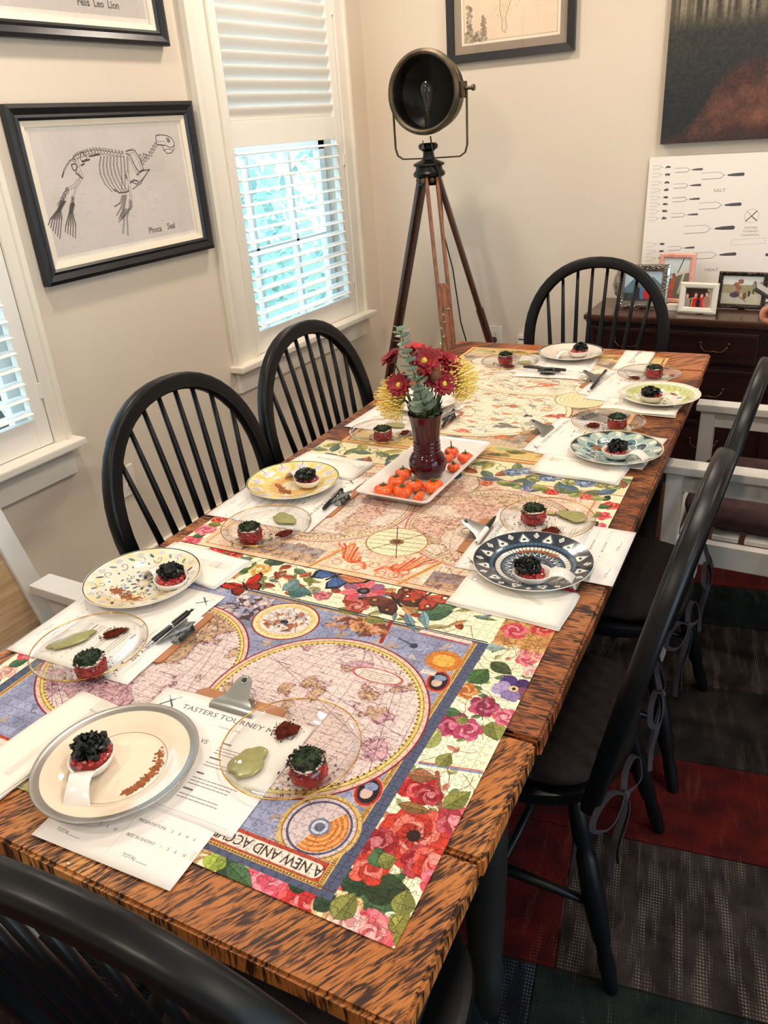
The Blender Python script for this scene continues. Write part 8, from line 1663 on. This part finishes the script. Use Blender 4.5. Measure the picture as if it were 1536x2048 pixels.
def cloth(name, keys, edges, grow, m):
    i2 = {k: i for i, k in enumerate(keys)}; rr_ = []
    for k in keys:
        r = RD[k]; rr_.append((r[0]+grow, r[1]+grow) if isinstance(r, tuple) else r+grow)
    skin_mesh(name, [J[k] for k in keys], [(i2[a], i2[b]) for a, b in edges], rr_, m, per)
J['e1'] = tuple(Vector(J['el']).lerp(Vector(J['wl']), 0.45)); RD['e1'] = 0.034; J['e2'] = tuple(Vector(J['er']).lerp(Vector(J['wr']), 0.5)); RD['e2'] = 0.034; J['wa'] = (0, 0, 0.87); RD['wa'] = (0.15, 0.11); J['wt'] = (0, 0, 1.04); RD['wt'] = (0.125, 0.09); J['bk'] = (0, 0, 1.22); RD['bk'] = (0.142, 0.105); J['nb'] = (0, -0.003, 1.44); RD['nb'] = 0.06
cloth('shirt', ['wa', 'sp', 'ch', 'nb', 'sl', 'sr', 'el', 'er', 'e1', 'e2', 'bk'], [('wa', 'sp'), ('sp', 'bk'), ('bk', 'ch'), ('ch', 'nb'), ('ch', 'sl'), ('ch', 'sr'), ('sl', 'el'), ('sr', 'er'), ('el', 'e1'), ('er', 'e2')], 0.024, m_shirt)
cloth('trousers', ['pel', 'hl', 'hr', 'kl', 'kr', 'al', 'ar', 'wt'], [('wt', 'pel'), ('pel', 'hl'), ('pel', 'hr'), ('hl', 'kl'), ('hr', 'kr'), ('kl', 'al'), ('kr', 'ar')], 0.020, m_jean)
for s_ in (-1, 1): MB().rings([[(s_*0.105+0.045*w_*math.cos(a), 0.05+0.135*l_*math.sin(a), z) for a in [2*PI*k/24 for k in range(24)]] for w_, l_, z in ((0.9, 0.95, 0.0), (1.0, 1.0, 0.012), (0.98, 0.98, 0.04), (0.8, 0.8, 0.075), (0.5, 0.5, 0.095))]).build('shoe', m_shoe, per, smooth=True)
MB().ico((0, -0.008, 1.705), 0.098, 3, sc=(0.92, 1.02, 0.95), jit=0.02, rng=random.Random(2)).build('hair', m_hair, per, smooth=True)
for s_ in (-1, 1): MB().ico((s_*0.032, 0.101, 1.662), 0.011, 2, sc=(1, 0.6, 0.7)).build('eye', m_pwhite, per, smooth=True); MB().ico((s_*0.088, 0.03, 1.65), 0.028, 2, sc=(0.35, 0.7, 1)).build('ear', m_skin, per, smooth=True)
MB().rings([[(w_*math.cos(a), 0.098+d_+0.8*w_*math.sin(a), z) for a in [2*PI*k/10 for k in range(10)]] for w_, d_, z in ((0.004, 0.0, 1.67), (0.009, 0.010, 1.645), (0.014, 0.018, 1.625), (0.008, 0.010, 1.615))]).build('nose', m_skin, per, smooth=True)
MB().ico((0, 0.104, 1.592), 0.022, 2, sc=(1, 0.35, 0.28)).build('mouth', mat('lips', rgb(160, 80, 76), 0.5), per, smooth=True)
# other hand hangs relaxed: palm, four unequal fingers and a thumb
_w = Vector(J['wr']); _dn = Vector((0.0, 0.30, -0.95)).normalized(); _ac = Vector((0, 0.95, 0.30)).normalized(); _in = Vector((1, 0, 0))
def RH(l, a, i): return _w+_dn*l+_ac*a+_in*i
skin_mesh('hand', [RH(0, 0, 0), RH(0.045, 0, 0), RH(0.085, 0, 0.004)], [(0, 1), (1, 2)], [0.025, (0.034, 0.018), (0.036, 0.015)], m_skin, per)
for a_, ln in ((0.030, 0.066), (0.010, 0.074), (-0.010, 0.069), (-0.028, 0.054)):
    skin_mesh('finger', [RH(0.075, a_, 0.002), RH(0.095, a_, 0.006), RH(0.095+ln*0.45, a_, 0.012), RH(0.095+ln*0.78, a_, 0.026), RH(0.095+ln*0.95, a_, 0.040)], [(0, 1), (1, 2), (2, 3), (3, 4)], [0.010, 0.0098, 0.009, 0.008, 0.007], m_skin, per)
skin_mesh('thumb', [RH(0.035, 0.022, 0.002), RH(0.055, 0.044, 0.010), RH(0.080, 0.056, 0.018), RH(0.100, 0.058, 0.026)], [(0, 1), (1, 2), (2, 3)], [0.014, 0.012, 0.0105, 0.0085], m_skin, per)
# hand: palm and five fingers curled round the phone, one skinned chain each, rooted inside the palm
hl_ = W2L(HW)
def HP(fx, fy, fz): return W2L(HW+Vector((-fx, fy, fz)))      # fx towards the table, fy along the table, fz up
skin_mesh('hand', [wr_, HP(-0.045, 0, -0.004), HP(0.0, 0.0, 0.0)], [(0, 1), (1, 2)], [0.026, (0.034, 0.022), (0.036, 0.018)], m_skin, per)
for k, (fy, ln, z) in enumerate(((-0.030, 0.062, 0.006), (-0.010, 0.072, 0.004), (0.010, 0.068, 0.0), (0.029, 0.056, -0.004))):
    skin_mesh('finger', [HP(-0.01, fy, z), HP(0.020, fy, z-0.004), HP(0.014+ln*0.28, fy, z+0.002), HP(0.012+ln*0.30, fy-0.003, z+0.022), HP(ln*0.22, fy-0.004, z+0.034)], [(0, 1), (1, 2), (2, 3), (3, 4)], [0.010, 0.0095, 0.0088, 0.0078, 0.0068], m_skin, per)
skin_mesh('thumb', [HP(-0.03, -0.022, 0.006), HP(-0.022, -0.042, 0.014), HP(0.0, -0.050, 0.030), HP(0.016, -0.044, 0.046)], [(0, 1), (1, 2), (2, 3)], [0.014, 0.012, 0.0105, 0.0085], m_skin, per)
ph = thing('phone', 'dark grey phone held in the hand at the right photo edge', 'phone', (HW.x+0.0, HW.y-0.002, HW.z+0.046), 0); ph.rotation_euler = (math.radians(4), math.radians(32), math.radians(10))
MB().box((0, 0, 0), (0.150, 0.072, 0.009), bev=0.004).build('phone_body', mat('phone_grey', rgb(84, 86, 88), 0.3, metal=0.5), ph); MB().box((0, 0, 0.0047), (0.142, 0.066, 0.0006)).build('screen', mat('phone_glass', rgb(40, 42, 46), 0.08, coat=1.0), ph); MB().box((-0.052, 0.016, -0.0055), (0.026, 0.026, 0.003), bev=0.001).build('camera_block', m_pen, ph)
